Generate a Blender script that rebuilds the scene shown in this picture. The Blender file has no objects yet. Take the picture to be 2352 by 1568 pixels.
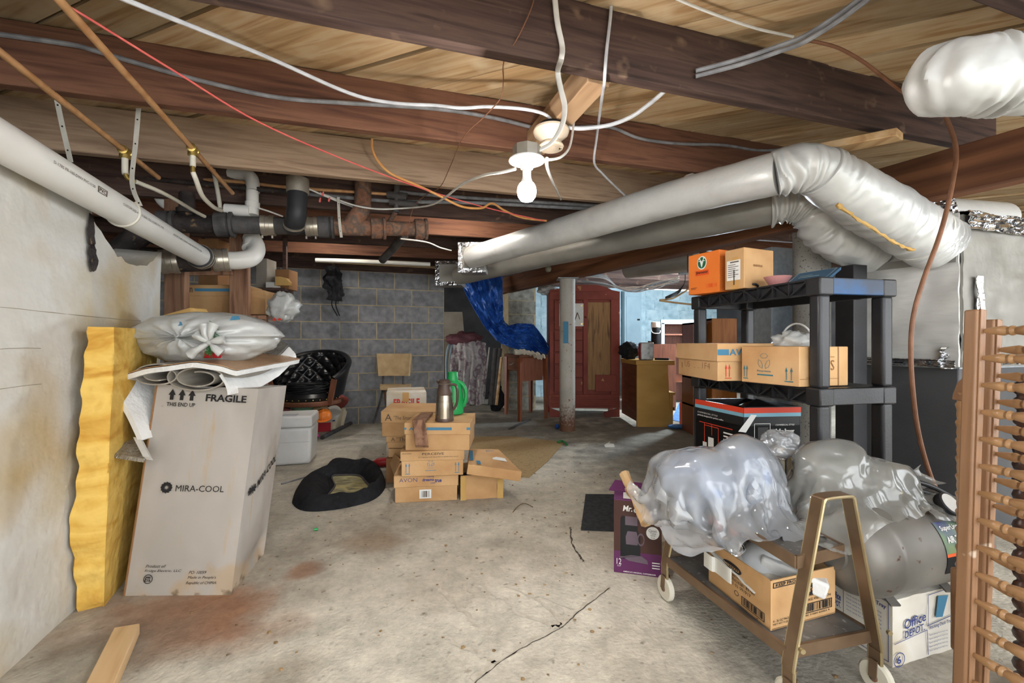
import bpy, math, random
from mathutils import Vector, Matrix, noise
V = Vector
random.seed(7)
sc = bpy.context.scene
COL = sc.collection
# ------------------------------------------------------------------ camera, world, light, exposure
F, CX, CY, H = 1000.0, 1176.0, 784.0, 1.0      # focal length in pixels of the 2352 x 1568 frame, eye height
cam_d = bpy.data.cameras.new('camera'); cam_d.sensor_width = 36.0; cam_d.lens = 36.0 * F / 2352.0
cam_d.clip_start = .02; cam_d.clip_end = 100
cam = bpy.data.objects.new('camera', cam_d); COL.objects.link(cam)
cam.location = (0, 0, H); cam.rotation_euler = (math.pi / 2, 0, 0)
sc.camera = cam
w = bpy.data.worlds.new('world'); sc.world = w; w.use_nodes = True
w.node_tree.nodes['Background'].inputs[0].default_value = (.93, .97, 1.0, 1)
w.node_tree.nodes['Background'].inputs[1].default_value = 1.05
sc.view_settings.view_transform = 'Standard'; sc.view_settings.look = 'None'
sc.view_settings.gamma = 1.0; sc.view_settings.use_curve_mapping = False
sc.view_settings.exposure = 2.38
cy = sc.cycles; cy.max_bounces = 5; cy.diffuse_bounces = 2; cy.glossy_bounces = 2; cy.transmission_bounces = 3; cy.transparent_max_bounces = 8
cy.use_adaptive_sampling = True; cy.adaptive_threshold = .04; cy.caustics_reflective = False; cy.caustics_refractive = False
BULB_W, CAM_BULB_W, FAR_W, MID_W = 76.0, 5.0, 50.0, 62.0

# ------------------------------------------------------------------ frames of reference
TH = math.radians(18.6); CT, ST = math.cos(TH), math.sin(TH)
def at(px, py, Z): return V(((px - CX) / F * Z, Z, H + (CY - py) / F * Z))
def hz(px, py, z): return at(px, py, F * (H - z) / (py - CY))        # on the level plane of height z
def fl(px, py): return hz(px, py, 0.0)
def B(a, b, z=0.0): return V((a * CT - b * ST, a * ST + b * CT, z))  # house axes: a along the joists, b away
def onb(px, py, b):
    r = (px - CX) / F
    return at(px, py, b / (CT - r * ST))
def ab(p): return (p.x * CT + p.y * ST, -p.x * ST + p.y * CT)
def zj(p): return 1.93 + .02 * (ab(p)[0] - .4)                       # underside of the joists
def fbm(p, f=1.0, o=4): return noise.fractal(V(p) * f, 1.0, 2.0, o)
def ridge(p, f=1.0, o=4): return noise.ridged_multi_fractal(V(p) * f, 1.0, 2.0, o, 1.0, 2.0)
def spline(pts, k=6):
    P = [V(p) for p in pts]; out = []
    n = len(P)
    for i in range(n - 1):
        p0, p1, p2, p3 = P[max(i - 1, 0)], P[i], P[i + 1], P[min(i + 2, n - 1)]
        for j in range(k):
            t = j / k
            out.append(.5 * ((2 * p1) + (p2 - p0) * t + (2 * p0 - 5 * p1 + 4 * p2 - p3) * t * t + (3 * p1 - p0 - 3 * p2 + p3) * t ** 3))
    out.append(P[-1]); return out

# ------------------------------------------------------------------ materials
def lin(c):
    return tuple(((x / 255) / 12.92 if x / 255 <= .04045 else ((x / 255 + .055) / 1.055) ** 2.4) for x in c[:3]) + (1.0,)
MATS = {}
def mat(name, cols, rough=.75, scale=4.0, st=(1, 1, 1), bump=0.0, bscale=None, metal=0.0, spec=.3, rnd=0.0, detail=3.0, dist=0.0,
        lo=.32, hi=.68, speck=None, rot=0.0, rvar=0.0, coat=0.0, bst=None):
    m = bpy.data.materials.new(name); m.use_nodes = True; MATS[name] = m
    nt = m.node_tree; N = nt.nodes; L = nt.links
    b = N['Principled BSDF']
    b.inputs['Roughness'].default_value = rough; b.inputs['Metallic'].default_value = metal
    b.inputs['Specular IOR Level'].default_value = spec
    if coat: b.inputs['Coat Weight'].default_value = coat; b.inputs['Coat Roughness'].default_value = .15
    tc = N.new('ShaderNodeTexCoord'); mp = N.new('ShaderNodeMapping')
    mp.inputs['Scale'].default_value = [scale * s for s in st]; mp.inputs['Rotation'].default_value = (0, 0, rot)
    L.new(tc.outputs['Object'], mp.inputs['Vector'])
    oi = N.new('ShaderNodeObjectInfo')
    nz = N.new('ShaderNodeTexNoise'); nz.noise_dimensions = '4D'
    nz.inputs['Scale'].default_value = 1.0; nz.inputs['Detail'].default_value = detail; nz.inputs['Distortion'].default_value = dist
    L.new(mp.outputs['Vector'], nz.inputs['Vector'])
    mw = N.new('ShaderNodeMath'); mw.operation = 'MULTIPLY'; mw.inputs[1].default_value = 37.0
    L.new(oi.outputs['Random'], mw.inputs[0]); L.new(mw.outputs[0], nz.inputs['W'])
    rp = N.new('ShaderNodeValToRGB'); el = rp.color_ramp.elements
    n = len(cols)
    for i, c in enumerate(cols):
        pos = lo + (hi - lo) * (i / max(n - 1, 1))
        e = el[i] if i < 2 else el.new(pos)
        e.position = pos; e.color = lin(c)
    if n == 1: el[1].color = lin(cols[0]); el[1].position = .9
    L.new(nz.outputs['Fac'], rp.inputs['Fac']); out = rp.outputs['Color']
    if speck:                                                        # (colour, scale, threshold, width)
        n2 = N.new('ShaderNodeTexNoise'); n2.inputs['Scale'].default_value = speck[1]; n2.inputs['Detail'].default_value = 2
        L.new(tc.outputs['Object'], n2.inputs['Vector'])
        mr = N.new('ShaderNodeMapRange'); mr.inputs['From Min'].default_value = speck[2]; mr.inputs['From Max'].default_value = speck[2] + speck[3]
        L.new(n2.outputs['Fac'], mr.inputs['Value'])
        mx = N.new('ShaderNodeMix'); mx.data_type = 'RGBA'
        L.new(mr.outputs['Result'], mx.inputs['Factor']); L.new(out, mx.inputs['A']); mx.inputs['B'].default_value = lin(speck[0])
        out = mx.outputs['Result']
    if rnd:
        mr = N.new('ShaderNodeMapRange'); mr.inputs['To Min'].default_value = 1 - rnd; mr.inputs['To Max'].default_value = 1 + rnd * .6
        L.new(oi.outputs['Random'], mr.inputs['Value'])
        mm = N.new('ShaderNodeVectorMath'); mm.operation = 'SCALE'
        L.new(out, mm.inputs[0]); L.new(mr.outputs['Result'], mm.inputs['Scale']); out = mm.outputs[0]
    L.new(out, b.inputs['Base Color'])
    if rvar:
        mr = N.new('ShaderNodeMapRange'); mr.inputs['To Min'].default_value = rough - rvar; mr.inputs['To Max'].default_value = rough + rvar
        L.new(nz.outputs['Fac'], mr.inputs['Value']); L.new(mr.outputs['Result'], b.inputs['Roughness'])
    if bump:
        bp = N.new('ShaderNodeBump'); bp.inputs['Strength'].default_value = bump; bp.inputs['Distance'].default_value = .01
        if bscale:
            n3 = N.new('ShaderNodeTexNoise'); n3.inputs['Scale'].default_value = bscale; n3.inputs['Detail'].default_value = 2
            if bst:
                m3 = N.new('ShaderNodeMapping'); m3.inputs['Scale'].default_value = bst; m3.inputs['Rotation'].default_value = (0, 0, rot)
                L.new(tc.outputs['Object'], m3.inputs['Vector']); L.new(m3.outputs['Vector'], n3.inputs['Vector'])
            else: L.new(tc.outputs['Object'], n3.inputs['Vector'])
            L.new(n3.outputs['Fac'], bp.inputs['Height'])
        else: L.new(nz.outputs['Fac'], bp.inputs['Height'])
        L.new(bp.outputs['Normal'], b.inputs['Normal'])
    return m
def plastic_film(name, col, clear=.45, rough=.18, bump=.4, bscale=30):
    m = bpy.data.materials.new(name); m.use_nodes = True; MATS[name] = m
    nt = m.node_tree; N = nt.nodes; L = nt.links; N.remove(N['Principled BSDF']); o = N['Material Output']
    d = N.new('ShaderNodeBsdfDiffuse'); d.inputs[0].default_value = lin(col)
    t = N.new('ShaderNodeBsdfTranslucent'); t.inputs[0].default_value = lin(col)
    g = N.new('ShaderNodeBsdfGlossy'); g.inputs[0].default_value = (1, 1, 1, 1); g.inputs['Roughness'].default_value = rough
    c = N.new('ShaderNodeBsdfTransparent')
    a1 = N.new('ShaderNodeMixShader'); a1.inputs[0].default_value = .4; L.new(d.outputs[0], a1.inputs[1]); L.new(t.outputs[0], a1.inputs[2])
    a2 = N.new('ShaderNodeMixShader'); a2.inputs[0].default_value = clear; L.new(a1.outputs[0], a2.inputs[1]); L.new(c.outputs[0], a2.inputs[2])
    fr = N.new('ShaderNodeFresnel'); fr.inputs[0].default_value = 1.5
    fm = N.new('ShaderNodeMath'); fm.operation = 'MULTIPLY'; fm.inputs[1].default_value = 1.3; L.new(fr.outputs[0], fm.inputs[0])
    a3 = N.new('ShaderNodeMixShader'); L.new(fm.outputs[0], a3.inputs[0]); L.new(a2.outputs[0], a3.inputs[1]); L.new(g.outputs[0], a3.inputs[2])
    tc = N.new('ShaderNodeTexCoord'); nz = N.new('ShaderNodeTexNoise'); nz.inputs['Scale'].default_value = bscale; nz.inputs['Detail'].default_value = 3
    nz.inputs['Distortion'].default_value = 1.2
    L.new(tc.outputs['Object'], nz.inputs['Vector'])
    bp = N.new('ShaderNodeBump'); bp.inputs['Strength'].default_value = bump; bp.inputs['Distance'].default_value = .01
    L.new(nz.outputs['Fac'], bp.inputs['Height'])
    for s in (d, g, fr): L.new(bp.outputs[0], s.inputs['Normal'])
    L.new(a3.outputs[0], o.inputs['Surface']); return m
def emit(name, col, s):
    m = bpy.data.materials.new(name); m.use_nodes = True; MATS[name] = m
    b = m.node_tree.nodes['Principled BSDF']; b.inputs['Base Color'].default_value = (1, 1, 1, 1)
    b.inputs['Emission Color'].default_value = lin(col); b.inputs['Emission Strength'].default_value = s; m.cycles.emission_sampling = 'NONE'; return m

# ------------------------------------------------------------------ mesh building
MW = {}                                                              # object name -> world matrix
def tag(o, label=None, cat=None, group=None, kind=None):
    if label: o['label'] = label
    if cat: o['category'] = cat
    if group: o['group'] = group
    if kind: o['kind'] = kind
    return o
def thing(name, label, cat, loc, group=None, rot=0.0, kind=None):
    o = bpy.data.objects.new(name, None); COL.objects.link(o); o.empty_display_size = .05
    o.location = loc; o.rotation_euler = (0, 0, rot)
    MW[o.name] = Matrix.Translation(V(loc)) @ Matrix.Rotation(rot, 4, 'Z')
    return tag(o, label, cat, group, kind)
def mobj(name, me, parent): 
    o = bpy.data.objects.new(name, me); COL.objects.link(o); o.parent = parent; MW[o.name] = MW[parent.name]; return o
def copy_tree(o, parent=None):
    c = o.copy(); COL.objects.link(c); c.parent = parent
    MW[c.name] = MW[o.name]
    for ch in list(o.children): copy_tree(ch, c)
    return c
class MB:
    def __init__(s, M=None): s.v = []; s.f = []; s.M = M
    def add(s, vs, fs):
        k = len(s.v)
        s.v += [(s.M @ V(p)) if s.M else V(p) for p in vs]
        s.f += [tuple(i + k for i in f) for f in fs]; return s
    def hexa(s, p): return s.add(p, [(3, 2, 1, 0), (4, 5, 6, 7), (0, 1, 5, 4), (1, 2, 6, 5), (2, 3, 7, 6), (3, 0, 4, 7)])
    def box(s, c, d):
        x, y, z = c; a, b, e = d[0] / 2, d[1] / 2, d[2] / 2
        return s.hexa([(x-a,y-b,z-e),(x+a,y-b,z-e),(x+a,y+b,z-e),(x-a,y+b,z-e),(x-a,y-b,z+e),(x+a,y-b,z+e),(x+a,y+b,z+e),(x-a,y+b,z+e)])
    def bar(s, p0, p1, wd, th, up=(0, 0, 1)):                         # straight stick of section wd (sideways) x th (along up)
        p0, p1 = V(p0), V(p1); d = (p1 - p0).normalized(); sd = d.cross(V(up))
        if sd.length < 1e-4: sd = d.cross(V((0, 1, 0)))
        sd.normalize(); u = sd.cross(d).normalized(); a, b = sd * wd / 2, u * th / 2
        return s.hexa([p0-a-b, p0+a-b, p1+a-b, p1-a-b, p0-a+b, p0+a+b, p1+a+b, p1-a+b])
    def tube(s, pts, r, n=10, cap=True, disp=None, sq=None):
        P = [V(p) for p in pts]; m = len(P); R = r if isinstance(r, (list, tuple)) else [r] * m
        t0 = (P[1] - P[0]).normalized(); up = V((0, 0, 1)) if abs(t0.z) < .9 else V((0, 1, 0))
        x = t0.cross(up).normalized(); vs = []; fs = []
        for i in range(m):
            t = (P[min(i + 1, m - 1)] - P[max(i - 1, 0)]).normalized()
            x = (x - t * x.dot(t)).normalized(); y = t.cross(x)
            for j in range(n):
                a = 2 * math.pi * j / n
                q = x * math.cos(a) * (sq[0] if sq else 1) + y * math.sin(a) * (sq[1] if sq else 1)
                p = P[i] + q * R[i]
                if disp: p = P[i] + q * (R[i] + disp(p, i / (m - 1), a))
                vs.append(p)
        for i in range(m - 1):
            for j in range(n):
                k = (j + 1) % n; fs.append((i*n+j, i*n+k, (i+1)*n+k, (i+1)*n+j))
        if cap: fs.append(tuple(range(n - 1, -1, -1))); fs.append(tuple((m-1)*n + j for j in range(n)))
        return s.add(vs, fs)
    def cyl(s, p0, p1, r0, r1=None, n=16, cap=True): return s.tube([p0, p1], [r0, r0 if r1 is None else r1], n, cap)
    def lathe(s, prof, base, axis=(0, 0, 1), n=20, disp=None):
        base = V(base); ax = V(axis).normalized()
        return s.tube([base + ax * h for r, h in prof], [max(r, 1e-4) for r, h in prof], n, True, disp) if len(set(round(h, 6) for r, h in prof)) == len(prof) \
            else s._lathe(prof, base, ax, n)
    def _lathe(s, prof, base, ax, n):
        x = ax.cross(V((0, 0, 1)) if abs(ax.z) < .9 else V((0, 1, 0))).normalized(); y = ax.cross(x); vs = []; fs = []; m = len(prof)
        for r, h in prof:
            for j in range(n):
                a = 2 * math.pi * j / n; vs.append(base + ax * h + (x * math.cos(a) + y * math.sin(a)) * max(r, 1e-4))
        for i in range(m - 1):
            for j in range(n):
                k = (j + 1) % n; fs.append((i*n+j, i*n+k, (i+1)*n+k, (i+1)*n+j))
        fs.append(tuple(range(n - 1, -1, -1))); fs.append(tuple((m-1)*n + j for j in range(n)))
        return s.add(vs, fs)
    def grid(s, fn, nu, nv, cu=False, flip=False):
        vs = [fn(i / (nu if cu else nu - 1), j / (nv - 1)) for j in range(nv) for i in range(nu)]; fs = []
        for j in range(nv - 1):
            for i in range(nu if cu else nu - 1):
                k = (i + 1) % nu; q = (j*nu+i, j*nu+k, (j+1)*nu+k, (j+1)*nu+i); fs.append(q[::-1] if flip else q)
        return s.add(vs, fs)
    def sheet(s, fn, nu, nv, th):                                    # a grid with thickness
        P = [[V(fn(i / (nu - 1), j / (nv - 1))) for i in range(nu)] for j in range(nv)]; vs = []; vb = []
        for j in range(nv):
            for i in range(nu):
                a = P[j][min(i+1, nu-1)] - P[j][max(i-1, 0)]; b = P[min(j+1, nv-1)][i] - P[max(j-1, 0)][i]
                nn = a.cross(b); nn = nn.normalized() if nn.length > 1e-9 else V((0, 0, 1))
                vs.append(P[j][i]); vb.append(P[j][i] - nn * th)
        o = nu * nv; fs = []
        for j in range(nv - 1):
            for i in range(nu - 1):
                q = (j*nu+i, j*nu+i+1, (j+1)*nu+i+1, (j+1)*nu+i); fs.append(q); fs.append(tuple(x + o for x in q[::-1]))
        rim = [i for i in range(nu)] + [j*nu+nu-1 for j in range(1, nv)] + [(nv-1)*nu+i for i in range(nu-2, -1, -1)] + [j*nu for j in range(nv-2, 0, -1)]
        for k in range(len(rim)): a, b = rim[k], rim[(k+1) % len(rim)]; fs.append((b, a, a + o, b + o))
        return s.add(vs + vb, fs)
    def blob(s, c, rx, ry, rz, nu=20, nv=12, disp=None):
        c = V(c); vs = [c + V((0, 0, -rz))]; fs = []
        for j in range(1, nv):
            ph = -math.pi / 2 + math.pi * j / nv
            for i in range(nu):
                a = 2 * math.pi * i / nu
                d = V((math.cos(ph) * math.cos(a), math.cos(ph) * math.sin(a), math.sin(ph)))
                p = V((d.x * rx, d.y * ry, d.z * rz)); k = 1 + (disp(d, c + p) if disp else 0); vs.append(c + p * k)
        vs.append(c + V((0, 0, rz))); t = len(vs) - 1
        for i in range(nu): fs.append((0, 1 + (i+1) % nu, 1 + i)); fs.append((t, 1 + (nv-2)*nu + i, 1 + (nv-2)*nu + (i+1) % nu))
        for j in range(nv - 2):
            for i in range(nu): k = (i+1) % nu; fs.append((1+j*nu+i, 1+j*nu+k, 1+(j+1)*nu+k, 1+(j+1)*nu+i))
        return s.add(vs, fs)
    def prism(s, pts, d):                                            # polygon pts extruded by the vector d
        n = len(pts); P = [V(p) for p in pts]; d = V(d)
        return s.add(P + [p + d for p in P], [tuple(range(n))[::-1], tuple(range(n, 2 * n))] + [(i, (i+1) % n, n + (i+1) % n, n + i) for i in range(n)])
    def base(s):
        xs = [p.x for p in s.v]; ys = [p.y for p in s.v]; return V(((min(xs)+max(xs))/2, (min(ys)+max(ys))/2, min(p.z for p in s.v)))
    def mesh(s, name, m, W, ang=.6, bev=0):
        me = bpy.data.meshes.new(name); Wi = W.inverted()
        me.from_pydata([tuple(Wi @ p) for p in s.v], [], s.f); me.update()
        me.materials.append(MATS[m] if isinstance(m, str) else m)
        if ang: 
            me.polygons.foreach_set('use_smooth', [True] * len(me.polygons)); me.set_sharp_from_angle(angle=ang)
        return me
    def build(s, name, m, parent=None, ang=.6, bev=0, seg=2, rot=0.0):
        if parent is None:
            b = s.base(); W = Matrix.Translation(b) @ Matrix.Rotation(rot, 4, 'Z')
        else: W = MW[parent.name]
        me = s.mesh(name, m, W, ang)
        o = bpy.data.objects.new(name, me); COL.objects.link(o)
        if parent is None: o.location = b; o.rotation_euler = (0, 0, rot)
        else: o.parent = parent
        MW[o.name] = W
        if bev:
            md = o.modifiers.new('bevel', 'BEVEL'); md.width = bev; md.segments = seg; md.limit_method = 'ANGLE'
        return o
def one(name, label, cat, mb, m, group=None, kind=None, **k):
    return tag(mb.build(name, m, None, **k), label, cat, group, kind)
def cable(name, label, pts, r, m, cat='cable', n=8, k=6, group=None, sq=None):
    return one(name, label, cat, MB().tube(spline(pts, k), r, n, sq=sq), m, group)

# ------------------------------------------------------------------ print on flat faces
_G = {}
def glyphs(t, bold):
    k = (t, bold)
    if k not in _G:
        cu = bpy.data.curves.new('lettering', 'FONT'); cu.body = t; cu.resolution_u = 2; cu.offset = bold; cu.size = 1
        ob = bpy.data.objects.new('lettering', cu); COL.objects.link(ob)
        bpy.context.view_layer.update()
        me = bpy.data.meshes.new_from_object(ob.evaluated_get(bpy.context.evaluated_depsgraph_get()))
        vs = [tuple(v.co) for v in me.vertices]; fs = [tuple(p.vertices) for p in me.polygons]
        bpy.data.objects.remove(ob); bpy.data.curves.remove(cu); bpy.data.meshes.remove(me)
        x0, x1 = min(v[0] for v in vs), max(v[0] for v in vs); y0, y1 = min(v[1] for v in vs), max(v[1] for v in vs)
        _G[k] = ([((v[0]-x0)/max(x1-x0, 1e-6), (v[1]-y0)/max(y1-y0, 1e-6)) for v in vs], fs)
    return _G[k]
class Print:                                                         # quad: bottom left, bottom right, top right, top left seen from outside
    def __init__(s, quad, off=.0015):
        s.q = [V(p) for p in quad]; s.n = (s.q[1]-s.q[0]).cross(s.q[3]-s.q[0]).normalized() * off; s.mb = MB(); s.marks = []
    def p(s, u, v):
        q = s.q; return (q[0]*(1-u)+q[1]*u)*(1-v) + (q[3]*(1-u)+q[2]*u)*v + s.n
    def poly(s, pts): s.marks.append((len(s.mb.v), len(s.mb.f))); s.mb.add([s.p(*t) for t in pts], [tuple(range(len(pts)))]); return s
    def rect(s, u0, v0, u1, v1): return s.poly([(u0, v0), (u1, v0), (u1, v1), (u0, v1)])
    def frame(s, u0, v0, u1, v1, t, tv=None):
        tv = tv or t
        return s.rect(u0, v0, u1, v0+tv).rect(u0, v1-tv, u1, v1).rect(u0, v0, u0+t, v1).rect(u1-t, v0, u1, v1)
    def line(s, a, b, t):
        d = V((b[0]-a[0], b[1]-a[1])); n = V((-d.y, d.x)).normalized() * t / 2
        return s.poly([(a[0]-n.x, a[1]-n.y), (b[0]-n.x, b[1]-n.y), (b[0]+n.x, b[1]+n.y), (a[0]+n.x, a[1]+n.y)])
    def disc(s, u, v, ru, rv, n=24): return s.poly([(u+ru*math.cos(2*math.pi*i/n), v+rv*math.sin(2*math.pi*i/n)) for i in range(n)])
    def ring(s, u, v, ru, rv, t, n=28):
        for i in range(n):
            a, b = 2*math.pi*i/n, 2*math.pi*(i+1)/n
            s.poly([(u+ru*math.cos(a), v+rv*math.sin(a)), (u+ru*math.cos(b), v+rv*math.sin(b)), (u+ru*(1-t)*math.cos(b), v+rv*(1-t)*math.sin(b)), (u+ru*(1-t)*math.cos(a), v+rv*(1-t)*math.sin(a))])
        return s
    def text(s, t, u0, v0, u1, v1, bold=0.0, shear=0.0, rise=0.0):
        vs, fs = glyphs(t, bold); s.marks.append((len(s.mb.v), len(s.mb.f)))
        s.mb.add([s.p(u0+(u1-u0)*x+shear*(y-.5), v0+(v1-v0)*y+rise*x) for x, y in vs], fs); return s
    def uparrow(s, u, v0, v1, w_, stem=.35, head=.45):
        h = v1 - head * (v1 - v0)
        return s.poly([(u-w_*stem, v0), (u+w_*stem, v0), (u+w_*stem, h), (u-w_*stem, h)]).poly([(u-w_, h), (u+w_, h), (u, v1)])
    def bars(s, u0, v0, u1, v1, n=22, seed=1):
        r = random.Random(seed); x = u0; st = (u1-u0)/n
        while x < u1: wd = st * r.choice((.3, .5, .8)); s.rect(x, v0, min(x+wd, u1), v1); x += st * r.choice((.7, 1, 1.3))
        return s
    def on(s, parent, m, name='printed_mark', split=False):
        if not split: return s.mb.build(name, m, parent, ang=0)
        e = s.marks + [(len(s.mb.v), len(s.mb.f))]
        for (v0, f0), (v1, f1) in zip(e, e[1:]):
            b = MB(); b.v = s.mb.v[v0:v1]; b.f = [tuple(i - v0 for i in f) for f in s.mb.f[f0:f1]]; b.build(name, m, parent, ang=0)

def carton(name, label, p0, p1, depth, h, m='card', lid=0.0, fl_=.006, dv=None, top=None, bev=.003, group=None, cat='box', root=None, tape=None):
    """cardboard box standing on the base edge p0-p1 (front), running back by depth"""
    p0, p1 = V(p0), V(p1); e = p1 - p0; e.z = 0
    d = V((-e.y, e.x, 0)).normalized() * depth if dv is None else V(dv)
    up = V((0, 0, h)) if top is None else V(top)
    r = root or thing(name, label, cat, (p0 + p1 + d) * .5 + V((0, 0, 0)) - V((0, 0, (p0.z+p1.z)/2 - min(p0.z, p1.z))), group)
    c = [p0, p1, p1 + d, p0 + d]
    MB().hexa(c + [q + up for q in c]).build('body', m, r, bev=bev)
    q = c; t = [x + up for x in c]
    if lid:
        ce = sum(c, V()) / 4
        def out(x, k): v_ = x - ce; v_.z = 0; return x + v_.normalized() * fl_ * 1.4 + up * k
        lb = [out(x, 1 - lid) for x in c]; lt = [out(x, 1) + V((0, 0, .006)) for x in c]
        lo = MB().hexa(lb + lt).build('lid', m, r, bev=bev)
        r['_'] = 1; del r['_']
        return dict(root=r, lid=lo, front=[q[0], q[1], t[1], t[0]], right=[q[1], q[2], t[2], t[1]], left=[q[3], q[0], t[0], t[3]],
                    lfront=[lb[0], lb[1], lt[1], lt[0]], lright=[lb[1], lb[2], lt[2], lt[1]], lleft=[lb[3], lb[0], lt[0], lt[3]], ltop=[lt[0], lt[1], lt[2], lt[3]])
    if tape:
        Print([t[0], t[1], t[2], t[3]], .001).rect(.0, .46, 1, .54).on(r, tape, 'packing_tape')
    return dict(root=r, front=[q[0], q[1], t[1], t[0]], right=[q[1], q[2], t[2], t[1]], left=[q[3], q[0], t[0], t[3]], top=[t[0], t[1], t[2], t[3]])
# ------------------------------------------------------------------ palette
mat('joist', [(53, 40, 36), (72, 54, 48), (87, 67, 58), (62, 47, 41)], .85, 1.0, (2.2, 30, 30), .4, rnd=.15, dist=.5, detail=5, speck=((128, 104, 84), 14, .64, .2))
mat('joist_red', [(74, 48, 37), (98, 64, 48), (114, 78, 58), (84, 54, 41)], .8, 1.0, (2.0, 28, 28), .35, rnd=.1, dist=.7, detail=5)
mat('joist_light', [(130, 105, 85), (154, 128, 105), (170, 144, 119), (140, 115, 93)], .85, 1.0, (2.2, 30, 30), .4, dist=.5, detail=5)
mat('subfloor', [(152, 118, 80), (178, 146, 106), (192, 166, 130), (166, 128, 86)], .85, 1.0, (1.6, 20, 20), .3, rnd=.34, dist=.9, detail=5, speck=((200, 178, 144), 6, .55, .25))
mat('sheathing', [(70, 46, 30)], .9)
mat('girder', [(84, 52, 34), (112, 72, 48), (130, 86, 58)], .75, 1.0, (16, 1.2, 16), .25, dist=.6)
mat('pine', [(176, 134, 92), (206, 170, 124), (220, 188, 146)], .7, 1.0, (18, 1.5, 18), .25, dist=.5)
mat('old_pine', [(138, 106, 78), (164, 132, 100), (178, 148, 116)], .8, 1.0, (18, 1.5, 18), .3, dist=.5)
mat('oldwood', [(98, 70, 54), (136, 98, 76), (160, 122, 96), (112, 82, 64)], .85, 1.0, (22, 22, 2), .4, dist=.6, rnd=.15)
mat('block', [(116, 116, 119), (134, 134, 137), (150, 150, 152)], .95, 14, (1, 1, 1), .6, bscale=160, rnd=.16, detail=5, speck=((156, 156, 156), 160, .62, .1))
mat('block_tan', [(120, 116, 106), (150, 146, 134), (170, 166, 152)], .95, 14, (1, 1, 1), .6, bscale=150, rnd=.12, detail=5, speck=((84, 82, 76), 200, .6, .1))
mat('block_blue', [(150, 176, 186), (176, 200, 208), (196, 214, 218)], .85, 6, (1, 1, 1), .3, bscale=90, rnd=.08, speck=((96, 108, 112), 30, .68, .05))
mat('mortar', [(168, 150, 120), (192, 174, 142)], .95, 12, (1, 1, 1), .5)
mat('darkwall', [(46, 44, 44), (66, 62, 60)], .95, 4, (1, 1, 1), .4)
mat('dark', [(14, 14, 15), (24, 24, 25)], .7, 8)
mat('foil', [(198, 198, 195), (214, 214, 211), (206, 206, 203)], .4, 5, (1, 1, 1), .3, bscale=20, metal=.22, spec=.5, rvar=.1)
mat('foil_grey', [(140, 137, 130), (160, 157, 150)], .45, 5, (1, 1, 1), .25, bscale=18, metal=.25, rvar=.1)
mat('foil_shiny', [(210, 212, 216), (236, 238, 240)], .18, 8, (1, 1, 1), .9, bscale=26, metal=1.0)
mat('wrap', [(208, 206, 201), (220, 218, 213), (203, 201, 196)], .5, 2.5, (1, 1, 4), .5, bscale=7, metal=.12, rvar=.12, bst=(1, 1, 7))
mat('galv', [(150, 156, 162), (172, 178, 182)], .5, 30, (1, 1, 1), .05, metal=.15)
mat('furnace', [(74, 74, 76), (83, 83, 84)], .5, 4, (1, 1, 1), .1, bscale=120, metal=.2)
mat('pvc', [(214, 210, 202), (226, 223, 216)], .35, 4, spec=.5)
mat('pex', [(206, 200, 182), (222, 216, 200)], .4, 8)
mat('copper', [(190, 140, 92), (208, 160, 112), (176, 124, 80)], .4, 12, metal=.25)
mat('brass', [(176, 148, 78), (206, 180, 108)], .3, 20, metal=.8)
mat('iron', [(34, 30, 29), (52, 46, 44), (70, 60, 55)], .7, 14, bump=.4, bscale=80, speck=((120, 96, 70), 24, .66, .06))
mat('iron_grey', [(58, 56, 56), (84, 81, 80), (70, 66, 64)], .65, 10, bump=.35, bscale=90)
mat('iron_rust', [(112, 78, 60), (140, 100, 78), (96, 84, 76), (150, 112, 88)], .85, 16, bump=.6, bscale=110)
mat('rubber', [(36, 36, 38), (50, 50, 52)], .5, 10)
mat('clamp', [(168, 158, 142), (196, 188, 172)], .32, 18, metal=.7)
mat('strap', [(196, 190, 176), (214, 208, 196)], .5, 20, metal=.3)
mat('cable_white', [(208, 204, 196), (226, 223, 216)], .45, 20)
mat('cable_grey', [(104, 104, 106), (140, 140, 142)], .6, 20)
mat('cable_silver', [(170, 170, 172), (196, 196, 198)], .45, 20)
mat('cable_red', [(206, 84, 80), (222, 110, 100)], .5, 20)
mat('cable_orange', [(206, 140, 76), (222, 164, 100)], .5, 20)
mat('cable_brown', [(112, 76, 54), (134, 94, 70)], .5, 20)
mat('cable_black', [(26, 26, 28), (44, 44, 46)], .45, 20)
mat('porcelain', [(196, 176, 150), (216, 200, 178)], .4, 10)
mat('box_metal', [(136, 128, 116), (164, 158, 146)], .45, 14, metal=.4)
mat('white', [(214, 212, 208), (228, 227, 224)], .5, 6)
mat('white_dirty', [(206, 200, 188), (222, 217, 208), (196, 184, 160)], .7, 3, lo=.35, hi=.75)
mat('card', [(184, 140, 94), (200, 158, 110), (208, 168, 122)], .85, 5, (1, 1, 1), .12, bscale=60, rnd=.08)
mat('card_dark', [(138, 98, 62), (156, 114, 76)], .85, 5, rnd=.1)
mat('card_white', [(206, 198, 184), (222, 216, 204), (196, 182, 158)], .85, 4)
mat('ink_black', [(38, 36, 36)], .8); mat('ink_grey', [(92, 78, 66)], .8); mat('ink_blue', [(74, 128, 158)], .8); mat('ink_navy', [(58, 68, 122)], .8)
mat('ink_teal', [(58, 116, 128)], .8); mat('ink_red', [(206, 68, 54)], .8); mat('ink_white', [(232, 230, 226)], .7); mat('ink_orange', [(224, 84, 30)], .8)
mat('label_white', [(222, 220, 214), (232, 230, 226)], .7, 20); mat('tape', [(196, 150, 86)], .35, 6)
mat('black_plastic', [(34, 34, 36), (46, 46, 49)], .45, 8, (1, 1, 1), .08, bscale=120, spec=.5)
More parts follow.
